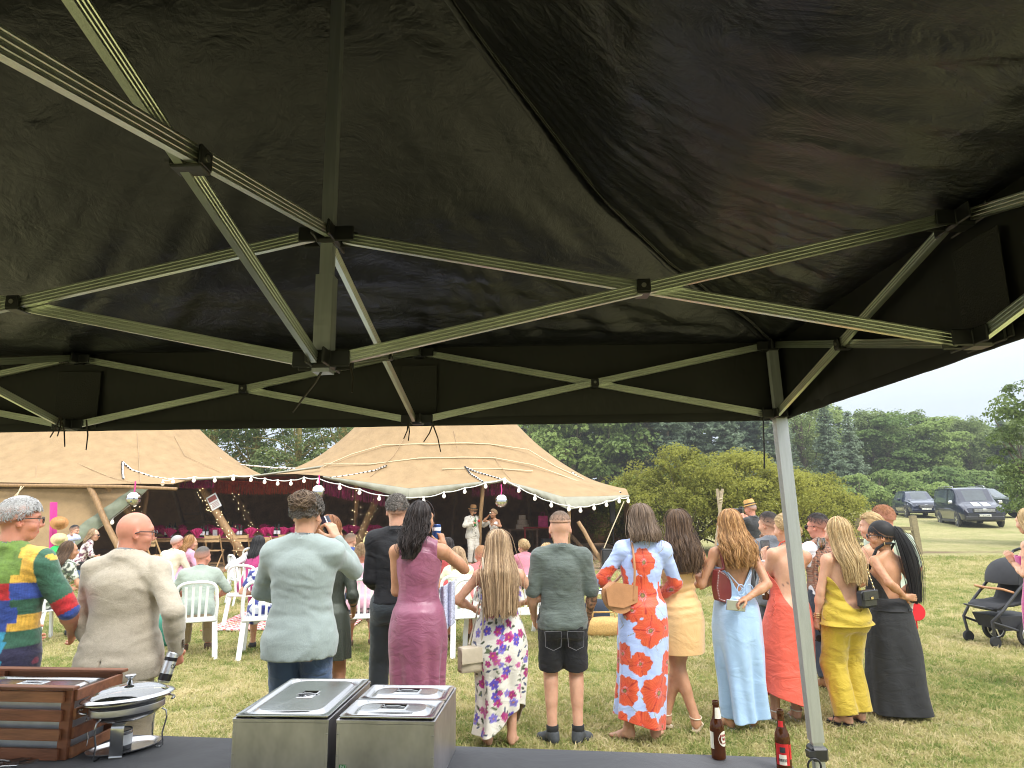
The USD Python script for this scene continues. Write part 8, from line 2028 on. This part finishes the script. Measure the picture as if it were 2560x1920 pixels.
for (px, py, y, r, L) in ((289, 1077, 17.05, .18, 'mirrored disco ball hanging from the left eave beam'), (1083, 1082, 17.9, .175, 'mirrored disco ball hanging beside the bride'), (688, 1062, 17.6, .175, 'mirrored disco ball half hidden behind the curly bun')):
  c = at(px, py, y); t = thing('disco_ball', L, 'disco ball', c - (0, 0, r))
  ms = []
  for i in range(15):
    la = -np.pi / 2 + np.pi * (i + .5) / 15; nn_ = max(4, int(30 * math.cos(la)))
    for j in range(nn_):
      lo = 2 * np.pi * j / nn_; d = np.array([math.cos(la) * math.cos(lo), math.cos(la) * math.sin(lo), math.sin(la)])
      _, s, u_ = frame_of(d); w = r * np.pi / 15 * .46
      ms.append(trimesh.Trimesh(np.array([d * r + s * w * a + u_ * w * b for a, b in ((-1, -1), (1, -1), (1, 1), (-1, 1))]) + (0, 0, r), [[0, 1, 2], [0, 2, 3]], process=False))
  q = put(t, 'mirror_tiles', cat_m(ms), mirror); stage.GetPrimAtPath(q).SetCustomDataByKey('kind', 'stuff')
  put(t, 'core', trimesh.creation.icosphere(2, r * .975).apply_translation((0, 0, r)), M('silver', (.75, .75, .75), .25, 1.0), True)
  put(t, 'hanger', tube([(0, 0, 2 * r), (.01, 0, 2 * r + .12), (0, 0, 2 * r + .26)], .018, 6), M('pink_ribbon', (.62, .04, .22), .6), True)
# festoon lights
z2 = lambda o, q: ((o + q[0] * .2652) / 1.1573, (1050 + q[1] * .2652) / 1.1573)
FB = [(352, 1046)] + [z2(420, q) for q in ((50, 590), (245, 575), (443, 575), (617, 560), (783, 570), (912, 590), (1035, 605), (1160, 605), (1283, 580), (1418, 590), (1620, 645))] + [z2(840, q) for q in ((35, 640), (222, 690), (408, 745))] + [(915, 1083)] + [z2(840, q) for q in ((1018, 720), (1213, 680), (1410, 630), (1590, 590), (1722, 670))] + [z2(1260, q) for q in ((290, 745), (445, 808), (610, 845), (720, 858), (848, 835), (965, 805), (1085, 770), (1170, 770))]
fest = thing('festoon_lights', 'white cable of festoon bulbs along the front edge of the tents', 'lights', at(700, 1040, 17.7))
FY = np.interp([f[0] for f in FB], [300, 420, 640, 700, 884, 1083, 1220, 1360], [17.4, 18.3, 18.6, 18.1, 17.2, 18.1, 17.6, 18.6])
FP = np.array([at(a, b - 9, y - .05) for (a, b), y in zip(FB, FY)])
n_ = 180; s_ = np.linspace(0, len(FP) - 1, n_); CP = np.stack([np.interp(s_, range(len(FP)), FP[:, c]) for c in range(3)], 1); CP[:, 2] -= .03 * np.sin((s_ % 1) * np.pi)
put(fest, 'cable', tube(CP, .013, 6), white_rope, True, world=True)
bulb_m = M('opal_bulb', (.82, .80, .76), .3, var=0, emission_color=(1.0, .86, .66), emission_strength=.35)
bulb = lathe([(0, -.155), (.022, -.15), (.042, -.125), (.047, -.10), (.040, -.07), (.024, -.045), (.020, -.0), (0, 0)], 14); sock = lathe([(.0, -.04), (.024, -.04), (.024, .02), (0, .02)], 10)
for p in FP:
  b_ = put(fest, 'bulb', bulb.copy().apply_translation(p), bulb_m, True, world=True); put(b_, 'socket', sock.copy().apply_translation(p), white_rope, True, world=True)
fest2 = thing('festoon_lights', 'festoon bulbs running down the green border of the left tent wall', 'lights', at(200, 1120, 17))
F2 = [at(*q) for q in ((318, 1058, 17.6), (292, 1082, 17.5), (243, 1120, 17.3), (190, 1158, 17.1), (150, 1185, 17.0))]
put(fest2, 'cable', tube(np.array(F2), .012, 6), white_rope, True, world=True)
for p in F2[1:4]:
  b_ = put(fest2, 'bulb', bulb.copy().apply_translation(p), bulb_m, True, world=True); put(b_, 'socket', sock.copy().apply_translation(p), white_rope, True, world=True)
fairy = M('fairy_bulb', (1, .8, .5), .4, var=0, emission_color=(1.0, .72, .35), emission_strength=4.0)
for k, (a, b, y0, y1, n, L) in enumerate((((424, 1050), (528, 1200), 19.4, 18.4, 34, 'string of fairy lights wound round the log pole of the left tent'), ((820, 1068), (766, 1190), 20.2, 19.3, 26, 'string of fairy lights wound round the log pole behind the tent post'), ((505, 1066), (560, 1160), 22.8, 22.4, 20, 'string of fairy lights on the rear log pole'), ((772, 1060), (768, 1180), 18.2, 18.2, 16, 'string of fairy lights on the upright tent post'), ((300, 1075), (292, 1150), 18.9, 18.9, 14, 'string of fairy lights by the left disco ball'), ((1135, 1056), (1180, 1066), 18.9, 18.9, 14, 'string of fairy lights on the garland above the couple'), ((438, 1075), (510, 1150), 20.6, 20.2, 16, 'string of fairy lights hanging behind the log pole'))):
  t = thing('fairy_lights', L, 'lights', at(*a, y0)); s = np.linspace(0, 1, n); A2, B2 = at(*a, y0), at(*b, y1)
  C2 = A2 + (B2 - A2) * s[:, None] + np.stack([.13 * np.sin(s * 31), -.13 * np.abs(np.cos(s * 31)), .05 * np.sin(s * 17)], 1)
  put(t, 'wire', tube(C2, .004, 4), M('wire_brown', (.12, .08, .05), .6), True, world=True)
  q = put(t, 'tiny_bulbs', cat_m([trimesh.creation.icosphere(1, .009).apply_translation(c) for c in C2]), fairy, world=True); stage.GetPrimAtPath(q).SetCustomDataByKey('kind', 'stuff')
# notice on the log pole, welcome card, hat stand
nt = thing('paper_notice', 'white paper notice fastened to the log pole', 'notice', at(462, 1084, 19.1)); nm = box((0, 0, 0), (.30, .008, .42), rot(0, 0, -.52)); put(nt, 'paper', nm, lab_m); put(nt, 'printing', cat_m([box(np.array([0, -.006, .10]) @ rot(0, 0, -.52).T, (.24, .004, .14), rot(0, 0, -.52))] + [box(np.array([0, -.006, -.03 - .04 * k]) @ rot(0, 0, -.52).T, (.22, .004, .012), rot(0, 0, -.52)) for k in range(4)]), M('notice_ink', (.30, .09, .08), .7))
wc = thing('welcome_sign', 'white card sign with pink lettering behind the bald man', 'sign', at(287, 1156, 13.5) - (0, 0, .26))
put(wc, 'board', box((-.13, 0, .26), (.30, .012, .50)), lab_m)
for k, (tx, hh, zz) in enumerate((('TEQUILA', .042, .38), ('SUNRISE', .042, .32))): put(wc, 'lettering', up_text(tx, hh, -.245, -.008, zz, .002), M('pink_letters', (.62, .08, .18), .6))
put(wc, 'stake', tube([(-.13, .02, 0), (-.13, .02, -.95)], .018, 6), pole_m, True)
hs = thing('hat_stand', 'bright pink slatted hat stand hung with sun hats near the left tent', 'stand', gp(118, 1300))
hp = at(116, 1085, gp(118, 1300)[1]); q0 = gp(112, 1300)
put(hs, 'board', beam(q0 + (0, 0, .02), hp, rect(.05, .14), (0, 1, 0)), M('hot_pink', (.62, .045, .28), .5, var=.08), world=True)
for k, zq in enumerate((1122, 1158, 1232)): put(hs, 'peg', tube([at(116, zq, q0[1]), at(132, zq - 2, q0[1] - .1)], .012, 6), M('orange_peg', (.75, .15, .03), .5), True, world=True)
for (px, py, c, r, L, n) in ((128, 1130, (.42, .20, .07), .16, 'tan sun hat hanging topmost on the pink stand', 'tan'), (128, 1165, (.58, .45, .25), .15, 'cream sun hat hanging on the pink stand', 'cream'), (128, 1195, (.03, .42, .10), .20, 'bright green sun hat hanging lowest on the pink stand', 'green')):
  t = thing('sun_hat', L, 'hat', at(px, py, q0[1] - .15)); m = lathe([(r, 0), (r * .98, .012), (r * .55, .02), (r * .5, .08), (r * .35, .12), (0, .125)], 24, sy=.8); put(t, 'hat_body', orient(m, (.8, -.6, .15)), M('hat_' + n, c, .85, var=.15, vs=40), True)
# speakers and stage things
spk = thing('loudspeaker', 'slim black column loudspeaker on a pole at the right tent end', 'loudspeaker', gp(1327, 1212))
zb_, zt2 = at(1327, 1136, gp(1327, 1212)[1])[2], at(1327, 1086, gp(1327, 1212)[1])[2]
put(spk, 'cabinet', bbox_bevel((0, 0, (zb_ + zt2) / 2), (.16, .18, zt2 - zb_), .02), BLACKG); put(spk, 'grille', bbox_bevel((0, -.092, (zb_ + zt2) / 2), (.13, .008, zt2 - zb_ - .06), .003), M('grille_black', (.03, .03, .032), .8, var=.3, vs=80))
put(spk, 'pole', tube([(0, 0, .4), (0, 0, zb_)], .022, 8), BLACKG, True)
sub_ = thing('subwoofer', 'black bass loudspeaker box at the foot of the column speaker', 'loudspeaker', gp(1318, 1232) + (0, -.1, 0)); put(sub_, 'cabinet', bbox_bevel((0, 0, .27), (.46, .42, .54), .02), BLACKG); put(sub_, 'grille', bbox_bevel((0, -.213, .27), (.40, .01, .46), .004), M('grille_black', (.03, .03, .032), .8))
for k, (px, y, w, hgt, c, L, nm_) in enumerate(((1160, 21.5, .9, .85, (.35, .02, .015), 'red side table in the shade right of the bride', 'side_table'), (1180, 19.6, .32, .62, (.012, .012, .014), 'small black loudspeaker standing on the tent floor', 'loudspeaker'), (1196, 19.2, .34, .40, (.62, .60, .58), 'white printed cardboard box on the tent floor', 'cardboard_box'), (1130, 22.5, 1.0, .75, (.30, .17, .10), 'dark table carrying the wedding cake', 'cake_table'))):
  t = thing(nm_, L, nm_.split('_')[-1], ontent(px, y)); m = M('prop_' + nm_ + str('abcd'[k]), c, .5, var=.15, vs=6)
  if 'table' in nm_:
    put(t, 'tabletop', bbox_bevel((0, 0, hgt), (w, .5, .04), .005), m)
    for sx in (-1, 1):
      for sy in (-1, 1): put(t, 'leg', bbox_bevel((sx * (w / 2 - .05), sy * .2, hgt / 2), (.05, .05, hgt - .04), .004), m)
  else: put(t, 'box_body', bbox_bevel((0, 0, hgt / 2), (w, w * .8, hgt), .02 if k == 1 else .004), m); put(t, 'front_panel', bbox_bevel((0, -w * .4 - .004, hgt / 2), (w * .8, .006, hgt * .7), .002), M('front_' + str('abcd'[k]), tuple(np.array(c) * 1.6 + .02), .6))
ck = thing('wedding_cake', 'tiered pale cake on the dark table left of the groom', 'cake', ontent(1128, 22.5) + (0, 0, .775))
for k in range(3): put(ck, 'tier', lathe([(0, .15 * k), (.22 - .05 * k, .15 * k), (.22 - .05 * k, .14 + .15 * k), (0, .145 + .15 * k)], 24), M('icing', (.62, .52, .44), .6), 40)
gb = thing('gift_bag', 'bright pink gift bag on the red side table', 'bag', ontent(1172, 21.4) + (0, 0, .875)); put(gb, 'bag_body', bbox_bevel((0, 0, .17), (.3, .14, .34), .01), M('gift_pink', (.55, .04, .22), .6, var=.3)); put(gb, 'handle', tube([(-.06, 0, .34), (-.05, 0, .44), (.05, 0, .44), (.06, 0, .34)], .008, 6), M('gift_pink', (.55, .04, .22), .6), True)
# tripod of sticks by the bushes
ts = thing('stick_tripod', 'tripod of bare wooden poles lashed together in front of the hawthorn bush', 'poles', gp(1553, 1225)); yb = gp(1553, 1225)[1]
for (a, b) in (((1540, 1225), (1561, 1056)), ((1568, 1225), (1549, 1056)), ((1553, 1218), (1556, 1060))): put(ts, 'stick', tube([at(*a, yb), at(*b, yb)], .035, 8), M('bare_pole', (.34, .27, .18), .8, var=.3, vs=12), True, world=True)
put(ts, 'lashing', tube(at(1556, 1082, yb) + np.stack([.05 * np.cos(np.linspace(0, 12, 30)), .05 * np.sin(np.linspace(0, 12, 30)), np.linspace(-.06, .06, 30)], 1), .012, 6), rope_m, True, world=True)
# ------------------------------------------------------------------ vehicles, fence, pushchair
tyre_m = M('tyre', (.015, .015, .015), .8, var=.1); glass_d = M('car_glass', (.035, .045, .05), .06, var=.3, vs=1.5, specular_ior_level=.8); lamp_m = M('headlamp', (.62, .64, .68), .12, var=.4, vs=14); trim = M('car_trim', (.02, .02, .022), .5); plate_m = M('number_plate', (.72, .72, .66), .5)
def car(name, label, loc, head, paint, X, ZT_, ZBELT, W, WR, gl, wheels, stripes=False, plate='', bars=False, mirror_m=None):
  t = thing(name, label, 'van' if 'van' in name else 'car', loc, head)
  x = np.linspace(X[0], X[-1], 60); f = lambda a: np.interp(x, X, a)
  zt_, zb_, w, wr = f(ZT_), f(ZBELT), f(W), f(WR); zl = np.interp(x, [X[0], X[0] + .3, X[-1] - .3, X[-1]], [.38, .26, .24, .34])
  zb_ = np.minimum(zb_, zt_ - .02)
  sec = np.stack([np.stack(a, -1) for a in (np.array([x, 0 * w, zl]), np.array([x, w * .86, zl]), np.array([x, w * .98, zl + .10]), np.array([x, w, (zl + zb_) / 2]), np.array([x, w * .985, zb_]), np.array([x, wr * .99, zt_ - .07]), np.array([x, wr * .90, zt_ - .012]), np.array([x, wr * .5, zt_]), np.array([x, 0 * w, zt_ + .004]))], 1)
  full = np.concatenate([sec, sec[:, -2:0:-1] * [1, -1, 1]], 1)
  put(t, 'body', rings([full[k] for k in range(60)], True, True), paint, 28)
  def patch_(xs, j0, j1, s, name, mat, o=.006, lab=None):
    A = []
    for q in xs:
      k = int(np.argmin(np.abs(x - q))); p, r = sec[k, j0], sec[k, j1]
      A.append([(p + (r - p) * a) * [1, s, 1] + [0, s * o, 0] for a in (.10, .5, .93)])
    return put(t, name, sheet(np.array(A), .003), mat, True, label=lab)
  for s in (-1, 1):
    for (a, b) in gl['side']: patch_(np.linspace(a, b, 7), 4, 5, s, 'side_window', glass_d)
    put(t, 'door_mirror', bbox_bevel((gl['mirror'], s * (W[3] + .12), gl['mz']), (.12, .20, .17), .04), mirror_m or paint)
    put(t, 'sill', bbox_bevel((np.mean(wheels), s * (W[3] - .03), .27), (wheels[1] - wheels[0] - .7, .08, .12), .02), trim)
    for wx in wheels:
      c = np.array([wx, s * (W[3] - .11), .335])
      arch = orient(lathe([(0, -.01), (.40, -.01), (.40, .11), (0, .115)], 24), (0, s, 0)); put(t, 'wheel_arch', arch.apply_translation(c + (0, s * .004, .02)), trim, 40)
      wl = orient(lathe([(0, -.05), (.30, -.05), (.335, -.02), (.335, .10), (.30, .125), (.22, .125), (.22, .09), (0, .09)], 28), (0, s, 0)); wp = put(t, 'wheel', wl.apply_translation(c), tyre_m, 40)
      for q in range(5):
        a = q * 2 * np.pi / 5; put(wp, 'spoke', beam(c + (0, s * .10, 0), c + (.21 * math.cos(a), s * .112, .21 * math.sin(a)), rect(.03, .06), (0, 1, 0)), SILV)
  for (a, b, j) in ((gl['ws'][0], gl['ws'][1], 0), (gl['rear'][0], gl['rear'][1], 1)):
    ks = [int(np.argmin(np.abs(x - q))) for q in np.linspace(a, b, 6)]
    P = np.array([[(x[k], y_ * wr[k] * .86, zt_[k] + .012 - .03 * y_ * y_) for y_ in np.linspace(-1, 1, 9)] for k in ks]); put(t, 'windscreen' if j == 0 else 'rear_window', sheet(P, .003), glass_d, True)
  fx = X[-1]
  for s in (-1, 1):
    h = rings([np.array([(fx - .62, s * .92, .98), (fx - .18, s * .62, .90), (fx - .06, s * .52, .80), (fx - .20, s * .80, .76), (fx - .5, s * .95, .84)]) * [1, W[-3] / .98, gl['hl']] + o for o in ((0, 0, 0), (.03, s * .02, .015))], True, True); put(t, 'headlight', h, lamp_m, False)
    put(t, 'fog_light', bbox_bevel((fx - .06, s * .68, .46), (.10, .16, .08), .02), lamp_m)
  gr = put(t, 'grille', bbox_bevel((fx - .015, 0, gl['gz']), (.10, gl['gw'], .22), .03), trim)
  for k in range(3): put(gr, 'bar', bbox_bevel((fx + .038, 0, gl['gz'] - .06 + .06 * k), (.012, gl['gw'] - .1, .018), .004), SILV)
  put(gr, 'badge', bbox_bevel((fx + .045, 0, gl['gz'] + .05), (.02, .16, .08), .009), SILV)
  put(t, 'bumper', bbox_bevel((fx - .05, 0, .42), (.16, W[-3] * 1.78, .22), .05), trim if bars else paint)
  pm = put(t, 'number_plate', bbox_bevel((fx + .045, 0, gl['pz']), (.015, .52, .115), .004), plate_m)
  tm = text(plate, .075, .003); v = np.array(tm.vertices); v[:, 0] -= v[:, 0].max() / 2; tm.vertices = np.stack([fx + .0535 + v[:, 2], v[:, 0], gl['pz'] - .036 + v[:, 1]], 1); put(pm, 'lettering', tm, ink)
  if stripes:
    for s in (-1, 1):
      xs_ = np.linspace(gl['ws'][1] + .12, fx - .22, 8); P = np.array([[(q, s * (.06 + .30 * a), np.interp(q, x, zt_) + .012) for a in np.linspace(0, 1, 4)] for q in xs_]); put(t, 'bonnet_stripe', sheet(P, .003), plast, True)
  if bars:
    for s in (-1, 1): put(t, 'roof_bar', tube([(.5, s * .72, ZT_[2] + .02), (.6, s * .72, ZT_[2] + .06), (2.9, s * .72, ZT_[2] + .05), (3.05, s * .72, ZT_[2] - .0)], .022, 8), SILV, True)
  return t
navy = M('car_navy', (.006, .008, .020), .22, .2, var=.05, coat_weight=.7); blue = M('car_blue', (.012, .017, .035), .24, .2, var=.05, coat_weight=.7); dgreen = M('car_green', (.018, .028, .022), .28, .1, var=.05, coat_weight=.5)
def facing(p, a):
  d = -unit(np.array([p[0], p[1]])); r = np.array([-d[1], d[0]]) * -1
  h = d * math.cos(a) + np.array([-d[1], d[0]]) * math.sin(a)
  return math.atan2(h[1], h[0])
def vplace(px, py, L, head):
  p = gp(px, py); return np.array([p[0] - math.cos(head) * L, p[1] - math.sin(head) * L, float(gz(p[0], p[1] + 1.5))])
VX = [0, .05, 1.0, 2.0, 3.0, 3.35, 4.1, 4.6, 4.9, 4.97]
pv = gp(2132, 1141); hd = facing(pv, .30)
car('camper_van', 'dark navy van with two white bonnet stripes and roof rails parked on the field', vplace(2132, 1141, 4.97, hd), hd, navy, VX, [1.85, 1.97, 2.0, 2.0, 1.98, 1.92, 1.22, 1.08, .93, .75], [1.15, 1.15, 1.15, 1.13, 1.12, 1.12, 1.10, 1.0, .88, .70], [.93, .97, .99, .99, .99, .99, .98, .95, .88, .75], [.80, .84, .86, .86, .86, .82, .80, .78, .75, .7],
  dict(side=[(.35, 2.55), (2.75, 3.55)], mirror=3.75, mz=1.22, ws=(3.42, 4.08), rear=(.02, .05), hl=1.0, gz=.80, gw=1.0, pz=.56), (1.0, 4.0), True, 'CT62 MAT', True, SILV)
ps = gp(2004, 1120); hd = facing(ps, .26)
car('parked_car', 'dark blue sport utility car parked beside the navy van', vplace(2004, 1120, 4.48, hd), hd, blue, [0, .1, .5, 1.2, 2.2, 2.7, 3.35, 3.9, 4.35, 4.48], [.95, 1.15, 1.58, 1.65, 1.63, 1.55, 1.08, 1.0, .88, .7], [.92, 1.0, 1.02, 1.02, 1.0, 1.0, .99, .95, .84, .66], [.80, .88, .91, .925, .925, .925, .92, .90, .82, .7], [.7, .70, .68, .68, .68, .68, .74, .76, .72, .6],
  dict(side=[(.75, 1.6), (1.7, 2.65)], mirror=2.75, mz=1.08, ws=(2.72, 3.32), rear=(.12, .45), hl=.92, gz=.66, gw=.8, pz=.50), (.85, 3.55), False, 'LJ19 VKB')
pg_ = gp(2200, 1118); hd = facing(pg_, 1.15)
car('parked_car', 'dark green off-road car half hidden by leaves at the right edge', vplace(2195, 1118, 4.0, hd), hd, dgreen, [0, .1, .5, 1.2, 2.2, 2.7, 3.35, 3.9, 4.35, 4.48], [1.05, 1.6, 1.78, 1.80, 1.78, 1.70, 1.18, 1.12, 1.04, .8], [1.0, 1.1, 1.12, 1.12, 1.1, 1.1, 1.09, 1.05, .98, .7], [.84, .88, .91, .925, .925, .925, .92, .90, .86, .8], [.78, .80, .78, .78, .78, .78, .80, .80, .78, .7],
  dict(side=[(.45, 1.5), (1.65, 2.65)], mirror=2.75, mz=1.2, ws=(2.72, 3.32), rear=(.05, .1), hl=1.0, gz=.8, gw=.9, pz=.55), (.85, 3.55), False, 'YK11 ODB')
old_w = M('weathered_wood', (.22, .18, .10), .85, var=.3, vs=9, bump=.5, bs=30, stretch=(1, 6, 6))
fy = gp(1985, 1197)[1]; fe = thing('field_fence', 'old wooden post and rail fence ending at a leaning post', 'fence', gp(1985, 1197))
put(fe, 'post', beam(at(1986, 1200, fy), at(1971, 1114, fy), rect(.17, .15), (0, 1, 0)), old_w, world=True)
put(fe, 'post', beam(at(1850, 1200, fy + 1.5), at(1850, 1118, fy + 1.5), rect(.16, .14), (0, 1, 0)), old_w, world=True); put(fe, 'post', beam(at(1735, 1200, fy + 2.6), at(1735, 1120, fy + 2.6), rect(.16, .14), (0, 1, 0)), old_w, world=True)
for (a, b) in ((1142, 1140), (1155, 1154), (1169, 1168), (1182, 1181)):
  put(fe, 'rail', beam(at(1970, a, fy - .1), at(1850, b, fy + 1.4), rect(.035, .11)), old_w, world=True); put(fe, 'rail', beam(at(1850, b, fy + 1.4), at(1735, b, fy + 2.5), rect(.035, .11)), old_w, world=True)
# pushchair
sl = gp(2188, 1391); st_ = thing('pushchair', 'black pushchair with raised hood standing on the grass at the right', 'pushchair', sl, .12)
bk_f = M('pushchair_fabric', (.018, .018, .021), .75, var=.2, vs=8, bump=.3, bs=120); bk_t = M('pushchair_frame', (.022, .022, .024), .4)
for s in (-.25, .25):
  wl = orient(lathe([(0, -.02), (.10, -.02), (.115, -.025), (.145, -.022), (.148, 0), (.145, .022), (.115, .025), (.10, .02), (0, .02)], 30), (0, -1, 0)); wp = put(st_, 'rear_wheel', wl.apply_translation((0, s, .148)), tyre_m, 40)
  put(wp, 'rim', tube(np.stack([.108 * np.cos(np.linspace(0, 6.283, 24, endpoint=False)), np.full(24, s - .026), .148 + .108 * np.sin(np.linspace(0, 6.283, 24, endpoint=False))], 1), .006, 6, True), SILV, True)
  for q in range(5): put(wp, 'spoke', beam((0, s - .026, .148), (.105 * math.cos(q * 1.2566), s - .026, .148 + .105 * math.sin(q * 1.2566)), rect(.018, .008), (0, 1, 0)), SILV)
  fw = orient(lathe([(0, -.02), (.06, -.02), (.068, 0), (.06, .02), (0, .02)], 20), (0, -1, 0)); put(st_, 'front_wheel', fw.apply_translation((-.40, s * .8, .07)), tyre_m, 40)
  put(st_, 'frame_tube', tube([(-.40, s * .8, .12), (-.42, s * .85, .30), (-.30, s, .42), (.10, s, .80), (.42, s, 1.06)], .017, 8), bk_t, True); put(st_, 'frame_tube', tube([(-.41, s * .85, .29), (-.2, s, .22), (0, s, .15)], .015, 8), bk_t, True); put(st_, 'frame_tube', tube([(.0, s, .16), (.16, s, .42), (.2, s, .62)], .015, 8), bk_t, True)
put(st_, 'handlebar', tube([(.42, -.25, 1.06), (.46, -.2, 1.09), (.46, .2, 1.09), (.42, .25, 1.06)], .018, 8), bk_t, True)
bs = trimesh.creation.box((.46, .40, .16)).subdivide().subdivide(); v = np.array(bs.vertices); v[:, 0] *= 1 + .3 * v[:, 2] / .08 * .5; bs.vertices = v + (-.05, 0, .27); put(st_, 'basket', bs, bk_f, 40)
put(st_, 'seat', sheet(np.stack([np.stack([np.full(9, a), np.linspace(-.21, .21, 9), np.full(9, z) - .02 * np.cos(np.linspace(-1.5, 1.5, 9))], 1) for a, z in ((-.34, .46), (-.24, .50), (-.12, .50), (.02, .52), (.12, .70), (.20, .92))], 0), .04), bk_f, True)
a, e = np.meshgrid(np.linspace(-.35, 1.55, 16), np.linspace(-1, 1, 13), indexing='ij'); ee = np.sign(e) * np.abs(e)
put(st_, 'hood', sheet(np.stack([.10 - .30 * np.sin(a) * np.sqrt(1 - (ee * .75) ** 2) + .06, .24 * ee, .70 + .30 * np.cos(a) * np.sqrt(1 - (ee * .62) ** 2)], -1), .008), bk_f, True)
for s in (-.235, .235): put(st_, 'hood_side', rings([np.array([(.16, s, .70)] + [(.16 - .20 * math.sin(q), s, .70 + .235 * math.cos(q)) for q in np.linspace(-.35, 1.55, 14)]) + o for o in ((0, 0, 0), (0, -.01, 0))], True, True), bk_f)
put(st_, 'bumper_bar', tube([(-.10, -.22, .62), (-.22, -.20, .66), (-.26, 0, .66), (-.22, .20, .66), (-.10, .22, .62)], .014, 8), tan_l, True)
put(st_, 'footrest', bbox_bevel((-.37, 0, .43), (.16, .34, .02), .008, rot(0, 0, .3)), bk_t)
lt = text('hauck', .045, .002); v = np.array(lt.vertices); lt.vertices = np.stack([.02 + v[:, 1] * .5 + v[:, 0] * .2, np.full(len(v), -.262) - v[:, 2], .90 - v[:, 0] * .9 + v[:, 1] * .3], 1);
put(st_, 'blue_cord', tube([(.14, -.27, .30), (.16, -.275, .22), (.15, -.275, .14), (.18, -.275, .10)], .007, 6), M('cord_blue', (.42, .55, .70), .7), True)
# ------------------------------------------------------------------ grass blades
grass_m = usdkit.material(stage, '/World/Looks/grass_blades', {'g': ('geometry', {}), 'o': ('object_info', {}),
  'n1': ('noise_texture', {'scale': .55, 'detail': 6.0, 'roughness': .62}), 'n2': ('noise_texture', {'scale': 5.0, 'detail': 5.0, 'roughness': .7}), 'mx': ('mix', {'fac': .45}),
  'rr': ('math', {'math_type': 'multiply_add', 'value2': .26, 'value3': -.13}), 'ad': ('math', {'math_type': 'add'}),
  'rp': ('rgb_ramp', {'ramp': [(.30, (.14, .205, .048)), (.41, (.27, .30, .09)), (.52, (.44, .395, .17)), (.66, (.61, .52, .30))]}),
  'p': ('principled_bsdf', {'roughness': .7, 'specular_ior_level': .25}), 't': ('translucent_bsdf', {}), 'm': ('mix_closure', {'fac': .4})},
  [('g.position', 'n1.vector'), ('g.position', 'n2.vector'), ('n1.fac', 'mx.color1'), ('n2.fac', 'mx.color2'), ('o.random', 'rr.value1'), ('mx.color', 'ad.value1'), ('rr.value', 'ad.value2'), ('ad.value', 'rp.fac'), ('rp.color', 'p.base_color'), ('rp.color', 't.color'), ('p.BSDF', 'm.closure1'), ('t.BSDF', 'm.closure2')], surface='m.closure')
pi_ = UsdGeom.PointInstancer.Define(stage, '/World/grass'); rgs = np.random.default_rng(77)
UsdGeom.Scope.Define(stage, '/World/grass/tufts'); targets = []
for k in range(5):
  ms = []
  for j in range(16):
    a = rgs.uniform(0, 6.28); r = .055 * np.sqrt(rgs.uniform()); b = np.array([r * math.cos(a), r * math.sin(a), -.004]); L = rgs.uniform(.022, .055); d = unit(np.array([rgs.normal(0, .6), rgs.normal(0, .6), 1.0])); w = rgs.uniform(.0022, .004)
    s = unit(np.cross(d, rgs.normal(0, 1, 3))) * w; m_ = b + d * L * .6; tip = b + d * L + np.array([d[0], d[1], -.5]) * L * .35
    ms.append(trimesh.Trimesh(np.array([b - s, b + s, m_ + s * .8, m_ - s * .8, tip]), [[0, 1, 2], [0, 2, 3], [3, 2, 4]], process=False))
  m = cat_m(ms); p = f'/World/grass/tufts/tuft_{k + 1:03d}'
  g = usdkit.mesh(stage, p, m, grass_m); targets.append(p)
pi_.CreatePrototypesRel().SetTargets([Sdf.Path(p) for p in targets])
N = 62000
yy = 3.6 + (20 - 3.6) * rgs.uniform(0, 1, N) ** 1.15; xx = rgs.uniform(-1, 1, N) * (yy * .84 + .4)
keep = ~((xx < 1.1) & (yy < 3.4)); xx, yy = xx[keep], yy[keep]
sc_ = (.8 + .6 * rgs.uniform(0, 1, len(xx))) * np.interp(yy, [3.6, 10, 20], [1.0, 1.25, 1.8])
zz = gz(xx, yy) + .05 * (meshkit.fbm(np.stack([xx * .25, yy * .25, 0 * xx], -1), 3) - .5) * np.clip((yy - 9) / 6, 0, 1)
pi_.CreatePositionsAttr(Vt.Vec3fArray.FromNumpy(np.stack([xx, yy, zz], 1).astype(np.float32)))
pi_.CreateProtoIndicesAttr(Vt.IntArray.FromNumpy(rgs.integers(0, 5, len(xx)).astype(np.int32)))
pi_.CreateScalesAttr(Vt.Vec3fArray.FromNumpy(np.stack([sc_, sc_, sc_ * rgs.uniform(.7, 1.2, len(xx))], 1).astype(np.float32)))
an_ = rgs.uniform(0, np.pi, len(xx))
q_ = np.zeros((len(xx), 4), np.float16);
pi_.CreateOrientationsAttr(Vt.QuathArray([Gf.Quath(float(math.cos(a)), 0, 0, float(math.sin(a))) for a in an_]))
tag(pi_.GetPrim(), 'short dry grass blades of the lawn around the guests', 'grass', kind='stuff')
hz_m = usdkit.material(stage, '/World/Looks/added_haze', {'v': ('principled_volume', {'color': (.93, .95, .97), 'density': .0007, 'anisotropy': .2})}, [], volume='v.volume')
solo('haze', box((0, 215, 9.4), (860, 640, 21.2)), hz_m, 'thin haze added over the field to lighten the far trees', 'haze', kind='stuff')  # volume box added to lift the tone of the dark far trees
